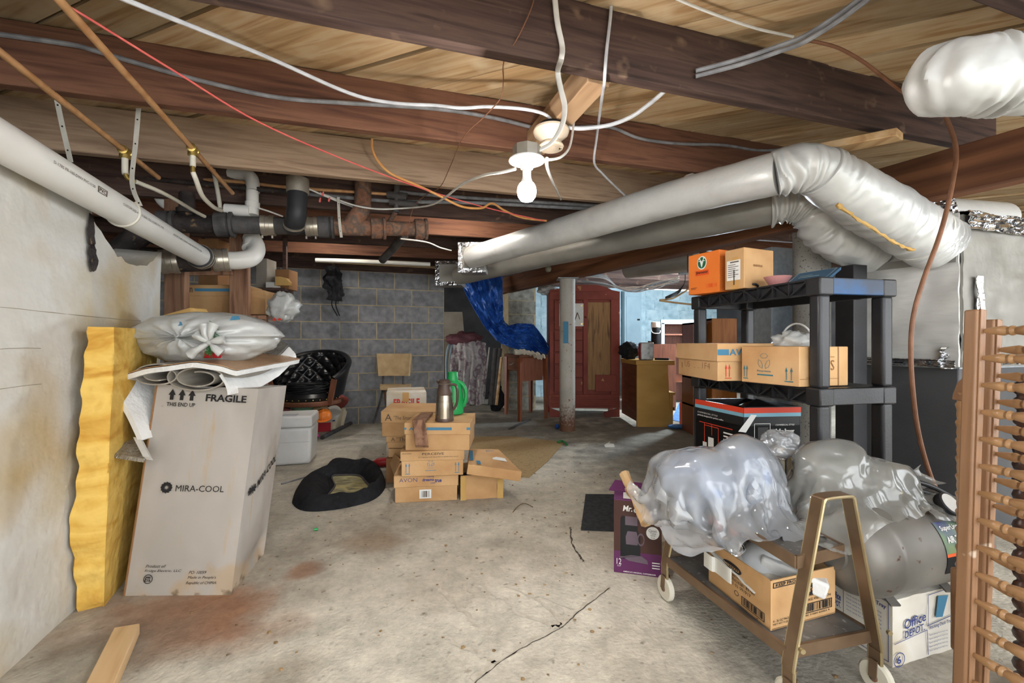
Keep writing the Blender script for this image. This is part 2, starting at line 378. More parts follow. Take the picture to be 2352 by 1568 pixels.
mat('blue_stain', [(40, 84, 130), (58, 70, 90), (60, 62, 66)], .45, 7)
mat('foam', [(206, 158, 66), (226, 188, 100), (214, 170, 80), (186, 132, 48)], .9, 3.5, (1, 1, 2.5), .8, bscale=26, dist=1.0)
mat('foam_tan', [(188, 148, 84), (206, 168, 104)], .9, 4, (1, 1, 1), .3, bscale=60)
mat('floral', [(170, 164, 162), (186, 180, 178), (120, 98, 106), (176, 170, 168)], .9, 9, (1, 1, 1), .2, lo=.38, hi=.66)
mat('tarp', [(36, 74, 150), (52, 104, 190), (42, 86, 168)], .35, 5, (1, 1, 1), .7, bscale=22, spec=.5)
mat('fabric_black', [(20, 20, 22), (34, 34, 37)], .95, 30, bump=.3, bscale=200, speck=((120, 120, 120), 90, .72, .05))
mat('vinyl', [(18, 18, 20), (30, 30, 32)], .28, 10, spec=.5)
mat('rust_wood', [(104, 62, 44), (128, 80, 56)], .6, 1, (20, 20, 4))
mat('red_paint', [(122, 54, 44), (142, 68, 56), (132, 60, 48)], .6, 3, rnd=.06, speck=((178, 130, 84), 9, .7, .02))
mat('walnut', [(96, 56, 36), (120, 74, 48)], .5, 1, (4, 4, 26), .1)
mat('mahogany', [(104, 54, 34), (132, 74, 46), (116, 62, 40)], .45, 1, (26, 26, 3), .1, spec=.5)
mat('oak_panel', [(132, 96, 60), (164, 124, 80), (112, 82, 54)], .6, 1, (30, 30, 2.2), .1, dist=1.0)
mat('ply_yellow', [(176, 134, 66), (194, 152, 82)], .6, 3, (1, 1, 2))
mat('knotty', [(150, 92, 42), (178, 116, 58), (160, 98, 46)], .5, 1, (16, 16, 2), dist=1.2)
mat('steel', [(150, 138, 122), (180, 168, 150)], .25, 6, metal=.85, st=(1, 1, 8))
mat('brown_plastic', [(74, 58, 50), (92, 74, 64)], .4, 8)
mat('green_plastic', [(24, 150, 74), (40, 176, 92)], .4, 6, spec=.5)
mat('grey_tank', [(112, 108, 102), (136, 131, 124)], .42, 6, metal=.35, speck=((84, 60, 46), 26, .68, .04))
mat('chrome_brown', [(112, 90, 70), (140, 116, 92)], .35, 8, metal=.5)
mat('chrome_edge', [(168, 150, 112), (190, 174, 138)], .3, 8, metal=.7)
mat('cart_tray', [(78, 76, 74), (104, 102, 99), (130, 128, 124)], .5, 7, metal=.2, speck=((150, 148, 144), 60, .64, .05))
mat('purple', [(92, 40, 84), (104, 50, 96)], .55, 4); mat('choc', [(72, 46, 40), (82, 54, 46)], .55, 4)
mat('plum_grey', [(92, 78, 88), (110, 96, 106)], .5, 6)
mat('brewer_black', [(26, 27, 30), (36, 37, 40)], .4, 5); mat('brewer_red', [(222, 70, 44)], .5); mat('brewer_blue', [(126, 176, 194)], .5)
mat('orange_card', [(226, 118, 44), (236, 130, 54)], .7, 4)
mat('logo_green', [(36, 96, 62)], .7); mat('orange_plastic', [(226, 84, 34), (238, 104, 48)], .45, 5)
mat('maple', [(150, 112, 74), (172, 132, 92), (160, 122, 82)], .32, 1, (40, 6, 6), .05, spec=.5, coat=.3)
mat('maple_post', [(130, 94, 66), (150, 113, 83), (140, 103, 74)], .4, 1, (24, 24, 2), .08, spec=.4, speck=((206, 186, 166), 18, .72, .05))
mat('dark_turned', [(52, 32, 24), (70, 44, 32)], .35, 8, spec=.5)
mat('pink', [(214, 150, 146)], .45, 5); mat('book_blue', [(54, 84, 110), (70, 104, 130)], .35, 12)
mat('bin_red', [(176, 40, 44), (196, 54, 56)], .4, 5)
mat('rug_tan', [(140, 114, 78), (164, 138, 98), (150, 124, 86)], .95, 40, bump=.4, bscale=160)
mat('rug_black', [(44, 46, 48), (62, 64, 66)], .95, 40, bump=.4, bscale=160)
mat('matt_tan', [(120, 112, 86), (158, 150, 116), (186, 170, 118), (104, 104, 84)], .95, 9, (1, 2, 1), .4, bscale=90)
mat('hat_green', [(86, 120, 96), (104, 136, 110)], .5, 8); mat('hat_tan', [(172, 146, 112)], .6, 6); mat('hat_red', [(176, 84, 78), (192, 104, 94)], .5, 8)
mat('hat_orange', [(224, 122, 44)], .4, 6); mat('hat_maroon', [(108, 56, 54)], .5, 6)
mat('bag_paper', [(188, 174, 148), (202, 188, 164)], .85, 6, bump=.4, bscale=16); mat('ink_crimson', [(190, 52, 62)], .8); mat('ink_royal', [(40, 72, 132)], .8)
mat('maroon_cloth', [(92, 54, 62), (112, 70, 76)], .7, 8, bump=.4, bscale=20)
mat('tube_blue', [(126, 146, 158), (150, 168, 178)], .4, 10)
mat('canvas', [(176, 148, 108), (194, 168, 128)], .85, 12, bump=.2, bscale=120); mat('ink_denim', [(74, 108, 134)], .85, 8)
mat('rag', [(200, 190, 170), (214, 206, 188)], .9, 10, bump=.3, bscale=30)
mat('tin', [(160, 160, 156), (196, 196, 192), (132, 130, 126)], .3, 10, metal=.7)
mat('panel_grey', [(150, 172, 182), (164, 186, 194)], .55, 4)
mat('epoxy_col', [(150, 147, 140), (176, 173, 165)], .7, 5, speck=((88, 84, 80), 70, .62, .06))
mat('plant_green', [(36, 92, 48), (60, 128, 66)], .6, 30); mat('gift_red', [(176, 22, 34)], .45)
mat('paper', [(206, 202, 192), (222, 218, 210)], .85, 10); mat('news', [(170, 164, 152), (196, 190, 178)], .9, 60)
mat('crack_wall', [(150, 138, 116)], .95); mat('crack_dark', [(84, 76, 66)], .95); mat('crack_white', [(170, 160, 143), (196, 188, 174)], .95, 30); mat('debris', [(92, 74, 54), (150, 122, 84)], .9, 30, rnd=.4)
mat('bubble', [(150, 146, 138), (186, 184, 180)], .22, 40, metal=.6, bump=.8, bscale=150)
mat('bubble_brown', [(172, 132, 96), (196, 160, 124)], .3, 12, metal=.35, bump=.5, bscale=120)
mat('foam_white', [(214, 212, 208), (228, 227, 224)], .85, 10, bump=.3, bscale=60); mat('board_grey', [(140, 132, 120), (160, 152, 140)], .85, 8)
mat('blue_mat', [(70, 116, 176), (110, 150, 200)], .8, 12)
mat('jug', [(200, 202, 202), (212, 214, 214)], .35, 6); mat('glass_dull', [(120, 112, 92)], .2, 6)
plastic_film('film', (228, 231, 236), .62, .12, .15, 14)
plastic_film('film_grey', (220, 219, 213), .58, .14, .15, 14)
plastic_film('film_blue', (84, 146, 222), .05, .25, .2, 14)
plastic_film('bag_white', (232, 232, 228), .06, .28, .35, 20)
emit('bulb_lit', (255, 252, 246), 30.0); emit('fill_tube_lit', (200, 226, 255), 6.0); emit('bulb_fill', (255, 250, 240), 12.0)

def node_floor():
    m = mat('concrete', [(166, 157, 142), (182, 173, 157), (198, 190, 174), (173, 166, 151)], .92, 1.7, (1, 1, 1), .35, bscale=70, detail=5, dist=.5,
            speck=((128, 118, 103), 26, .64, .14))
    nt = m.node_tree; N = nt.nodes; L = nt.links; b = N['Principled BSDF']
    src = b.inputs['Base Color'].links[0].from_socket
    tc = N.new('ShaderNodeTexCoord'); nz = N.new('ShaderNodeTexNoise'); nz.inputs['Scale'].default_value = 5; nz.inputs['Detail'].default_value = 6
    L.new(tc.outputs['Object'], nz.inputs['Vector'])
    spots = [(fl(430, 1420), .50, (142, 92, 58), .8, 1.6), (fl(860, 1240), .22, (132, 104, 78), .6, 1.0), (fl(700, 1310), .10, (140, 96, 66), .7, 1.0),
             (fl(1390, 1260), .20, (196, 186, 168), .7, 1.0), (fl(250, 1500), .30, (120, 112, 98), .5, 1.0), (fl(1240, 1390), .20, (202, 194, 178), .55, 3.0),
             (fl(1500, 1060), .9, (128, 122, 112), .7, 1.0), (fl(1150, 985), 1.6, (112, 108, 102), .75, 1.0), (fl(1600, 1010), 2.0, (108, 104, 98), .7, 1.0),
             (fl(640, 1560), .16, (132, 120, 102), .5, 1.0), (fl(1900, 1520), .5, (112, 108, 102), .55, 1.0)]
    for c, r, col, k, sx in spots:
        mp = N.new('ShaderNodeMapping'); mp.inputs['Location'].default_value = (-c.x, -c.y * sx, 0); mp.inputs['Scale'].default_value = (1, sx, 1)
        L.new(tc.outputs['Object'], mp.inputs['Vector'])
        ln = N.new('ShaderNodeVectorMath'); ln.operation = 'LENGTH'; L.new(mp.outputs[0], ln.inputs[0])
        ad = N.new('ShaderNodeMath'); ad.operation = 'MULTIPLY_ADD'; L.new(nz.outputs['Fac'], ad.inputs[0]); ad.inputs[1].default_value = r * 1.1; L.new(ln.outputs['Value'], ad.inputs[2])
        mr = N.new('ShaderNodeMapRange'); mr.interpolation_type = 'SMOOTHSTEP'
        mr.inputs['From Min'].default_value = r * .8; mr.inputs['From Max'].default_value = r * 1.55; mr.inputs['To Min'].default_value = k; mr.inputs['To Max'].default_value = 0
        L.new(ad.outputs[0], mr.inputs['Value'])
        mx = N.new('ShaderNodeMix'); mx.data_type = 'RGBA'; L.new(mr.outputs['Result'], mx.inputs['Factor']); L.new(src, mx.inputs['A']); mx.inputs['B'].default_value = lin(col)
        src = mx.outputs['Result']
    for sc_, lo_, hi_c in ((9.0, .78, 1.16), (38.0, .86, 1.12)):
        n4 = N.new('ShaderNodeTexNoise'); n4.inputs['Scale'].default_value = sc_; n4.inputs['Detail'].default_value = 5; n4.inputs['Roughness'].default_value = .65
        L.new(tc.outputs['Object'], n4.inputs['Vector']); mr = N.new('ShaderNodeMapRange'); mr.inputs['From Min'].default_value = .3; mr.inputs['From Max'].default_value = .7
        mr.inputs['To Min'].default_value = lo_; mr.inputs['To Max'].default_value = hi_c; L.new(n4.outputs['Fac'], mr.inputs['Value'])
        vm = N.new('ShaderNodeVectorMath'); vm.operation = 'SCALE'; L.new(src, vm.inputs[0]); L.new(mr.outputs['Result'], vm.inputs['Scale']); src = vm.outputs[0]
    L.new(src, b.inputs['Base Color'])
node_floor()
mat('parging', [(207, 204, 197), (200, 195, 184), (213, 210, 203), (200, 190, 167), (206, 202, 193)], .95, 1.1, (1, 1.0, 1.5), .5, bscale=22, detail=5, dist=.15, lo=.34, hi=.7, speck=((186, 164, 124), 2.2, .5, .2))

# ------------------------------------------------------------------ setting
UB0 = V((CT, ST, 0))
def S(o, label=None): o['kind'] = 'structure'; o['label'] = label or o.name; return o
def rectab(a0, a1, b0, b1, z0, z1): 
    return [B(a0, b0, z0), B(a1, b0, z0), B(a1, b1, z0), B(a0, b1, z0), B(a0, b0, z1), B(a1, b0, z1), B(a1, b1, z1), B(a0, b1, z1)]
floor_ = MB().hexa([(-6, -2.5, -.1), (8, -2.5, -.1), (8, 12, -.1), (-6, 12, -.1), (-6, -2.5, 0), (8, -2.5, 0), (8, 12, 0), (-6, 12, 0)])
floor = bpy.data.objects.new('floor', floor_.mesh('floor', 'concrete', Matrix.Identity(4), 0)); COL.objects.link(floor); MW['floor'] = Matrix.Identity(4)
S(floor, 'stained grey tan concrete floor slab of the basement')
def crack(pts, wd, m, seed):
    r = random.Random(seed); P = spline([fl(*p) for p in pts], 8); mb = MB(); vs = []
    for i, p in enumerate(P):
        t = (P[min(i+1, len(P)-1)] - P[max(i-1, 0)]).normalized(); n = V((-t.y, t.x, 0)); j = n * r.uniform(-.5, .5) * wd * 2
        hw = wd * r.uniform(.4, 1.2); vs += [p + j - n * hw + V((0, 0, .0012)), p + j + n * hw + V((0, 0, .0012))]
    mb.add(vs, [(2*i, 2*i+1, 2*i+3, 2*i+2) for i in range(len(P)-1)]); return mb.build('crack', m, floor, ang=0)
crack([(1090, 1568), (1180, 1500), (1290, 1440), (1330, 1405), (1400, 1350)], .0022, 'crack_dark', 1)
crack([(1085, 1562), (1175, 1496), (1285, 1436), (1326, 1402), (1398, 1346)], .009, 'crack_white', 5)
crack([(1310, 1210), (1312, 1240), (1325, 1268), (1340, 1290)], .005, 'crack_dark', 2)
crack([(1100, 1345), (1140, 1370), (1165, 1380), (1190, 1410), (1250, 1430), (1285, 1440)], .009, 'crack_white', 3)
crack([(1160, 1345), (1220, 1370), (1260, 1400), (1290, 1435)], .006, 'crack_white', 4)
crack([(1005, 1345), (1060, 1400), (1100, 1440), (1130, 1452)], .010, 'crack_white', 6)
crack([(1030, 1465), (1075, 1490), (1120, 1510), (1150, 1530)], .009, 'crack_white', 7)
crack([(1240, 1370), (1290, 1390), (1320, 1400)], .002, 'crack_white', 8)

# left wall: parged masonry, lower beyond the pipe hole
def wl(u, v):
    b = -1.4 + 3.6 * u; z = 1.55 * v
    return B(-1.04 + .006 * fbm((b * 2, z * 2, 1)) + .012 * max(0, 1 - z / .25), b, z)
wall_left = S(MB().sheet(lambda u, v: wl(u, v), 60, 34, .22).build('wall_left', 'parging', None, ang=.9, rot=TH), 'stained cream parged masonry wall along the pipe')
def wl2(u, v):
    b = 2.2 + .616 * u; top = 1.50 - .14 * math.sin(u * 3.0) + .02 * fbm((u * 9, 0, 2)); z = top * v
    return B(-1.04 + .008 * fbm((b * 2, z * 2, 1)), b, z)
MB().sheet(lambda u, v: wl2(u, v), 20, 26, .2).build('broken_section', 'parging', wall_left, ang=.9)

for z_, b0_, b1_ in ((1.10, .2, 2.6), (.975, -.2, 1.9), (.855, -.2, 1.9), (.56, -.2, 1.6)):
    pts = [B(-1.04 + .006 * fbm((b_ * 2, z_ * 2, 1)), b_, z_ + .006 * fbm((b_ * 3, z_, 5))) for b_ in [b0_ + (b1_ - b0_) * i / 30 for i in range(31)]]
    MB().tube(pts, [.0008 + .0014 * abs(fbm(q, 6)) for q in pts], 5).build('wall_crack', 'crack_wall', wall_left)
mb = MB(); rr = random.Random(8); cB = onb(202, 540, 1).copy()
for b0_, z0_, hh_ in ((2.17, 1.44, .07), (2.18, 1.33, .06)):
    pp = [B(-1.032, b0_ + .03 * math.cos(a) * rr.uniform(.6, 1.3), z0_ + hh_ * math.sin(a) * rr.uniform(.7, 1.2)) for a in [i * math.pi / 9 for i in range(18)]]
    MB().prism(pp, UB0 * .002).build('peeled_patch', 'iron', wall_left, ang=0)
def block_wall(name, label, a0, a1, b, z0, n, m, m_core, bw=.406, bh=.2, t=.19, jt=.011, depth=.19, off=0):
    core = MB().hexa(rectab(a0, a1, b + .004, b + depth, z0, z0 + n * bh)).build(name, m_core, None, rot=TH); S(core, label)
    cache = {}; r = random.Random(3)
    for k in range(n):
        a = a0 - (bw / 2 if (k + off) % 2 else 0); z = z0 + k * bh
        while a < a1 - .02:
            s0, s1 = max(a, a0), min(a + bw, a1)
            if s1 - s0 > .05:
                L_ = s1 - s0 - jt; key = round(L_, 3)
                if key not in cache:
                    mb = MB().hexa([(-L_/2, 0, 0), (L_/2, 0, 0), (L_/2, .03, 0), (-L_/2, .03, 0), (-L_/2, 0, bh-jt), (L_/2, 0, bh-jt), (L_/2, .03, bh-jt), (-L_/2, .03, bh-jt)])
                    cache[key] = mb.mesh('concrete_block', m, Matrix.Identity(4), .5)
                o = bpy.data.objects.new('concrete_block', cache[key]); COL.objects.link(o); o.parent = core
                o.matrix_parent_inverse = Matrix.Identity(4)
                o.location = MW[core.name].inverted() @ B((s0 + s1) / 2, b - .002 + r.uniform(-.0015, .0015), z + jt / 2)
            a += bw
    return core
wall_back = block_wall('wall_back', 'dark grey concrete block wall with pale mortar joints', -2.6, .956, 5.57, 0.0, 9, 'block', 'mortar', bh=.2055, bw=.42)
MB().hexa(rectab(-2.6, .956, 5.58, 5.76, 1.8495, 1.93)).build('sill_plate', 'joist', wall_back, ang=.5)
wall_far = block_wall('wall_far', 'pale blue painted block wall of the far room', 2.6, 7.0, 7.3, 0.0, 10, 'block_blue', 'block_blue', bh=.203)
pier = block_wall('wall_pier', 'tan concrete block pier behind the small sewing table', 1.97, 2.4, 6.02, 0.0, 9, 'block_tan', 'mortar', depth=.36)
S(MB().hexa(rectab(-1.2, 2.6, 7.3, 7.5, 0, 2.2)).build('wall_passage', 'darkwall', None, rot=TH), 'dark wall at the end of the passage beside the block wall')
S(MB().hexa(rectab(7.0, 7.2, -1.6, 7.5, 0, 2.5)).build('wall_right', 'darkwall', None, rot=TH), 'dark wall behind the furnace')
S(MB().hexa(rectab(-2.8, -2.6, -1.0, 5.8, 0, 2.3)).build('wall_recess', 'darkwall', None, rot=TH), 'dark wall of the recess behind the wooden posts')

# ceiling: diagonal boards on joists
ceil = MB().hexa([q + V((0, 0, .02 * (ab(q)[0] - .4))) for q in rectab(-2.8, 7.2, -1.0, 7.5, 2.186, 2.22)]).build('ceiling', 'sheathing', None, ang=0)
S(ceil, 'rough board ceiling on dark joists')
DB = V((.937, -.35, 0)).normalized(); NB = V((.35, .937, 0)).normalized()
bounds = [1.036, 1.258, 1.498, 1.726, 1.852]; r_ = random.Random(11)
lo = 1.036; pre = []
while lo > -1.9: lo -= r_.uniform(.13, .22); pre.append(lo)
hi_ = 1.852; post = []
while hi_ < 9.4: hi_ += r_.uniform(.12, .2); post.append(hi_)
bounds = pre[::-1] + bounds + post
RB = math.atan2(DB.y, DB.x)
def clip(n):
    t0, t1 = -12.0, 12.0; p = NB * n
    for ax, lo_, hi in ((0, -2.75, 7.1), (1, -.95, 7.4)):
        pa = ab(p)[ax]; da = ab(DB)[ax]
        s0, s1 = (lo_ - pa) / da, (hi - pa) / da
        t0, t1 = max(t0, min(s0, s1)), min(t1, max(s0, s1))
    return t0, t1
for i in range(len(bounds) - 1):
    n0, n1 = bounds[i] + .005, bounds[i+1] - .005; t0, t1 = clip((n0 + n1) / 2)
    if t1 - t0 < .2: continue
    dz = r_.uniform(-.008, .008)
    pl = [NB*n0+DB*t0, NB*n0+DB*t1, NB*n1+DB*t1, NB*n1+DB*t0]
    mb = MB().hexa([q + V((0, 0, zj(q) + .23 + dz)) for q in pl] + [q + V((0, 0, zj(q) + .25 + dz)) for q in pl])
    o = bpy.data.objects.new('ceiling_board', None)
    W = Matrix.Translation(NB * (n0+n1)/2) @ Matrix.Rotation(RB, 4, 'Z')
    me = mb.mesh('ceiling_board', 'subfloor', W, .5)
    bpy.data.objects.remove(o); o = bpy.data.objects.new('ceiling_board', me); COL.objects.link(o); o.parent = ceil
    o.matrix_local = MW[ceil.name].inverted() @ W
def in_ceiling(name, mb, m, rot, bev=.004):
    b = mb.base(); W = Matrix.Translation(b) @ Matrix.Rotation(rot, 4, 'Z')
    o = bpy.data.objects.new(name, mb.mesh(name, m, W, .5)); COL.objects.link(o); o.parent = ceil
    o.matrix_local = MW[ceil.name].inverted() @ W; MW[o.name] = W
    if bev: md = o.modifiers.new('bevel', 'BEVEL'); md.width = bev; md.segments = 2
    return o
jb = [-.55, .09, .70, 1.3376, 2.003, 2.608, 3.26, 3.82, 4.36, 4.92, 5.42, 6.0, 6.6, 7.15]
for i, b in enumerate(jb):
    a0, a1 = (-2.55, 3.1) if b < 2.2 else (-2.55, 6.95)
    if b > 5.6: a0 = 1.0
    th = .046
    pts = [B(a0, b), B(a1, b), B(a1, b + th), B(a0, b + th)]
    mb = MB().hexa([q + V((0, 0, zj(q))) for q in pts] + [q + V((0, 0, zj(q) + .229)) for q in pts])
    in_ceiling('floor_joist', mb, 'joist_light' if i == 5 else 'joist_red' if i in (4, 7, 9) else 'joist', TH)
# girder carried by the steel column
G1, G2 = V((.205, 5.69, 0)), V((2.2025, 1.873, 0)); gd = (G2 - G1).normalized(); gn = V((-gd.y, gd.x, 0))
ga, gb = G1 - gd * .9, G2 + gd * 1.2
mb = MB().hexa([p + V((0, 0, z)) for z in (1.706, 1.925) for p in (ga, gb, gb + gn * .11, ga + gn * .11)])
in_ceiling('girder', mb, 'girder', math.atan2(gd.y, gd.x) - math.pi / 2)
# blocking that carries the old lamp holder
mb = MB().hexa([B(x_, y_, z_) for z_ in (1.925, 2.03) for x_, y_ in ((.75, 1.386), (.84, 1.386), (.84, 2.0), (.75, 2.0))])
in_ceiling('blocking', mb, 'old_pine', TH)
mb = MB().hexa([p + V((0, 0, z)) for z in (1.90, 1.935) for p in (at(1880, 340, 2.05).xy.to_3d(), at(2060, 300, 1.9).xy.to_3d(), at(2075, 300, 1.95).xy.to_3d(), at(1900, 340, 2.12).xy.to_3d())])
in_ceiling('furring_strip', mb, 'pine', 0)
# white back side of the crawl space: strip of sky-lit sheathing left out; steel columns
def column(name, label, p, r, z1, m):
    t = thing(name, label, 'column', p, kind='structure')
    MB().cyl(p, V((p.x, p.y, z1)), r, n=28).build('shaft', m, t)
    MB().box((p.x, p.y, z1 - .004), (r * 2.6, r * 2.6, .008)).build('cap_plate', 'galv', t)
    return t
def node_col():
    m = mat('lally', [(166, 160, 150), (186, 181, 172)], .7, 5, speck=((122, 84, 60), 40, .66, .06))
    nt = m.node_tree; N = nt.nodes; L = nt.links; b = N['Principled BSDF']; src = b.inputs['Base Color'].links[0].from_socket
    tc = N.new('ShaderNodeTexCoord'); sx = N.new('ShaderNodeSeparateXYZ'); L.new(tc.outputs['Object'], sx.inputs[0])
    nz = N.new('ShaderNodeTexNoise'); nz.inputs['Scale'].default_value = 40; L.new(tc.outputs['Object'], nz.inputs['Vector'])
    ad = N.new('ShaderNodeMath'); ad.operation = 'MULTIPLY_ADD'; ad.inputs[1].default_value = .5; L.new(nz.outputs['Fac'], ad.inputs[0]); L.new(sx.outputs['Z'], ad.inputs[2])
    mr = N.new('ShaderNodeMapRange'); mr.inputs['From Min'].default_value = .34; mr.inputs['From Max'].default_value = .56; mr.inputs['To Min'].default_value = 1; mr.inputs['To Max'].default_value = 0
    L.new(ad.outputs[0], mr.inputs['Value']); mx = N.new('ShaderNodeMix'); mx.data_type = 'RGBA'; L.new(mr.outputs['Result'], mx.inputs['Factor'])
    L.new(src, mx.inputs['A']); mx.inputs['B'].default_value = lin((104, 72, 54)); L.new(mx.outputs['Result'], b.inputs['Base Color'])
node_col()
c1 = column('steel_column', 'grey steel column with rusty foot standing in front of the red wardrobe', fl(1303, 988), .088, 1.706, 'lally')
Print([fl(1303,988)+V((-.055,-.0885,.98)), fl(1303,988)+V((0,-.0885,.98)), fl(1303,988)+V((0,-.0885,1.22)), fl(1303,988)+V((-.055,-.0885,1.22))], .006).rect(0,0,1,1).on(c1, 'ink_blue', 'paint_smear')
column('speckled_column', 'speckled grey column rising behind the black plastic shelving', V((1.96, 2.85, 0)), .105, 1.9, 'epoxy_col')

# the lit hanging bulb, then unseen lamps added to brighten the place
def bare_bulb(name, label, p, power, col, m, hang=None, size=.034):
    t = thing(name, label, 'lamp', p); p = V(p)
    MB().lathe([(.006, -.034), (.02, -.0295), (.029, -.017), (.0325, 0), (.030, .015), (.024, .026)], p, n=24).build('bulb', m, t)
    MB().lathe([(.0242, .0255), (.018, .036), (.0148, .046), (.0138, .057)], p, n=20).build('bulb_neck', 'white', t)
    MB().lathe([(.014, .055), (.0145, .075), (.013, .078)], p, n=16).build('screw_base', 'white', t)
    if power:
        l = bpy.data.lights.new('bulb_light', 'POINT'); l.energy = power; l.color = col; l.shadow_soft_size = size
        lo = bpy.data.objects.new('bulb_light', l); COL.objects.link(lo); lo.parent = t
    return t
t = bare_bulb('bulb_lamp', 'lit bare bulb hanging from a round metal box on white cables', at(1210, 440, 1.45), BULB_W, (1.0, .97, .94), 'bulb_lit')
P = at(1210, 440, 1.45)
MB().lathe([(.016, .074), (.021, .076), (.022, .09), (.03, .094), (.05, .097), (.06, .101), (.059, .106), (.045, .108)], P, n=28).build('lamp_holder', 'white', t)
MB().lathe([(.046, .104), (.047, .108), (.047, .148), (.044, .15)], P, n=8).build('junction_box', 'box_metal', t)
fb = bare_bulb('fill_bulb', 'added fill bulb out of sight behind the viewer', V((-.25, -.75, 1.72)), CAM_BULB_W, (1.0, .97, .93), 'bulb_fill')  # added bulb, never in view, fills the room from the front
MB().lathe([(.02, .076), (.05, .09), (.055, .12), (.05, .21)], V((-.25, -.75, 1.72)), n=20).build('lamp_holder', 'porcelain', fb)
t = thing('fill_tube_lamp', 'added unseen tube lamp filling the far room with bluish light', 'lamp', V((2.95, 6.1, 1.86)))  # added unseen lamp, stands in for bluish daylight in the far room
MB().cyl((2.65, 6.0, 1.86), (3.25, 6.2, 1.86), .016, n=12).build('tube', 'fill_tube_lit', t)
MB().bar((2.6, 5.98, 1.905), (3.3, 6.22, 1.905), .09, .05).build('housing', 'white', t)
l = bpy.data.lights.new('fill_tube_light', 'POINT'); l.energy = FAR_W; l.color = (.74, .88, 1.0); l.shadow_soft_size = .12
lo = bpy.data.objects.new('fill_tube_light', l); COL.objects.link(lo); lo.parent = t; lo.location = (0, 0, -.14)

for lab_, q, pw in (('added fill bulb hidden between the middle joists', B(.75, 3.41, 2.02), MID_W), ('added fill bulb hidden between the joists over the pipes', B(-.35, 4.51, 2.02), MID_W * .7)):  # added bulbs, kept above the joist undersides, brighten the deeper half
    fb = bare_bulb('joist_fill_bulb', lab_, q, pw, (1.0, .96, .90), 'bulb_fill')
    MB().lathe([(.02, .076), (.045, .085), (.05, .1), (.045, .125)], q, n=20).build('lamp_holder', 'porcelain', fb)
# ------------------------------------------------------------------ pipes on the left
UB = V((CT, ST, 0)); VB = V((-ST, CT, 0))
def ring_band(p, d, r, wd, n=24): d = V(d).normalized(); return MB().cyl(V(p) - d * wd / 2, V(p) + d * wd / 2, r, n=n)
# big white plastic drain pipe along the wall
A0, A1 = at(-120, 255, 1.08), at(462, 590, 2.55)
t = thing('drain_pipe', 'large white plastic drain pipe sloping along the cream wall', 'pipe', V((A1.x, A1.y, A1.z - .06)))
MB().cyl(A0, A1, .057, n=28).build('pipe', 'pvc', t)
dd = (A1 - A0).normalized()
MB().lathe([(.058, -.03), (.066, -.028), (.068, .0), (.066, .03), (.06, .05)], A1, dd, n=28).build('rubber_coupling', 'rubber', t)
for k in (-.015, .012): ring_band(A1 + dd * k, dd, .0695, .011).build('hose_clamp', 'clamp', t)
sd = dd.cross(V((0, 0, 1))).normalized(); up_ = sd.cross(dd)
def onpipe(t0, t1, ang, wdt):
    # strip on the pipe side facing the room, as a quad for print
    n = (sd * math.cos(ang) + up_ * math.sin(ang)); q = up_ * math.cos(ang) - sd * math.sin(ang)
    a, b = A0 + (A1 - A0) * t0 + n * .0572, A0 + (A1 - A0) * t1 + n * .0572
    return [a - q * wdt, b - q * wdt, b + q * wdt, a + q * wdt]
for (t0, t1, tx) in ((.17, .30, 'D-1785 PR-160-DWV PVC-1120'), (.41, .62, 'CUSTOM SIZE 4 IN D-2665 CELL CORE PVC PIPE'), (.68, .90, 'ASTM F-891 DWV 4-IN MADE IN USA')):
    Print(onpipe(t0, t1, -.05, .006), .0008).text(tx, 0, .1, 1, .9).on(t, 'ink_grey', 'pipe_marking')
Print(onpipe(.31, .345, -.05, .011), .0008).frame(0, 0, 1, 1, .1).text('PVC', .15, .2, .85, .8, .02).on(t, 'ink_grey', 'pipe_marking')
# black cast iron line into the wall
c0, c1 = at(232, 606, 2.42), at(480, 598, 2.66)
d2 = (c1 - c0).normalized()
t = thing('soil_pipe', 'black cast iron pipe with wye fitting entering the wall below the drain pipe', 'pipe', V((c0.x, c0.y, c0.z - .08)))
MB().cyl(c0 - d2 * .1, c1, .064, n=24).build('pipe', 'iron', t)
MB().lathe([(.064, -.09), (.074, -.085), (.077, -.05), (.077, 0), (.07, .02)], c0 + d2 * .22, d2, n=24).build('hub', 'iron', t)
MB().tube(spline([c0 + d2 * .02, c0 + d2 * .10 + V((.0, 0, .09)), c0 + d2 * .2 + V((.02, -.02, .19))], 5), [.062] * 11, 20).build('wye_branch', 'iron', t)
MB().lathe([(.06, 0), (.07, .004), (.07, .07), (.06, .075)], c0 + d2 * .17 + V((.015, -.015, .15)), (d2 + V((0, 0, 1.0))), n=20).build('branch_hub', 'iron', t)
for px in (392, 505):
    q = at(px, 600, 2.6); s = (q - c0).dot(d2); p = c0 + d2 * s
    MB().lathe([(.066, -.045), (.071, -.042), (.071, -.016), (.068, -.014), (.068, .014), (.071, .016), (.071, .042), (.066, .045)], p, d2, n=24).build('band_clamp', 'clamp', t)
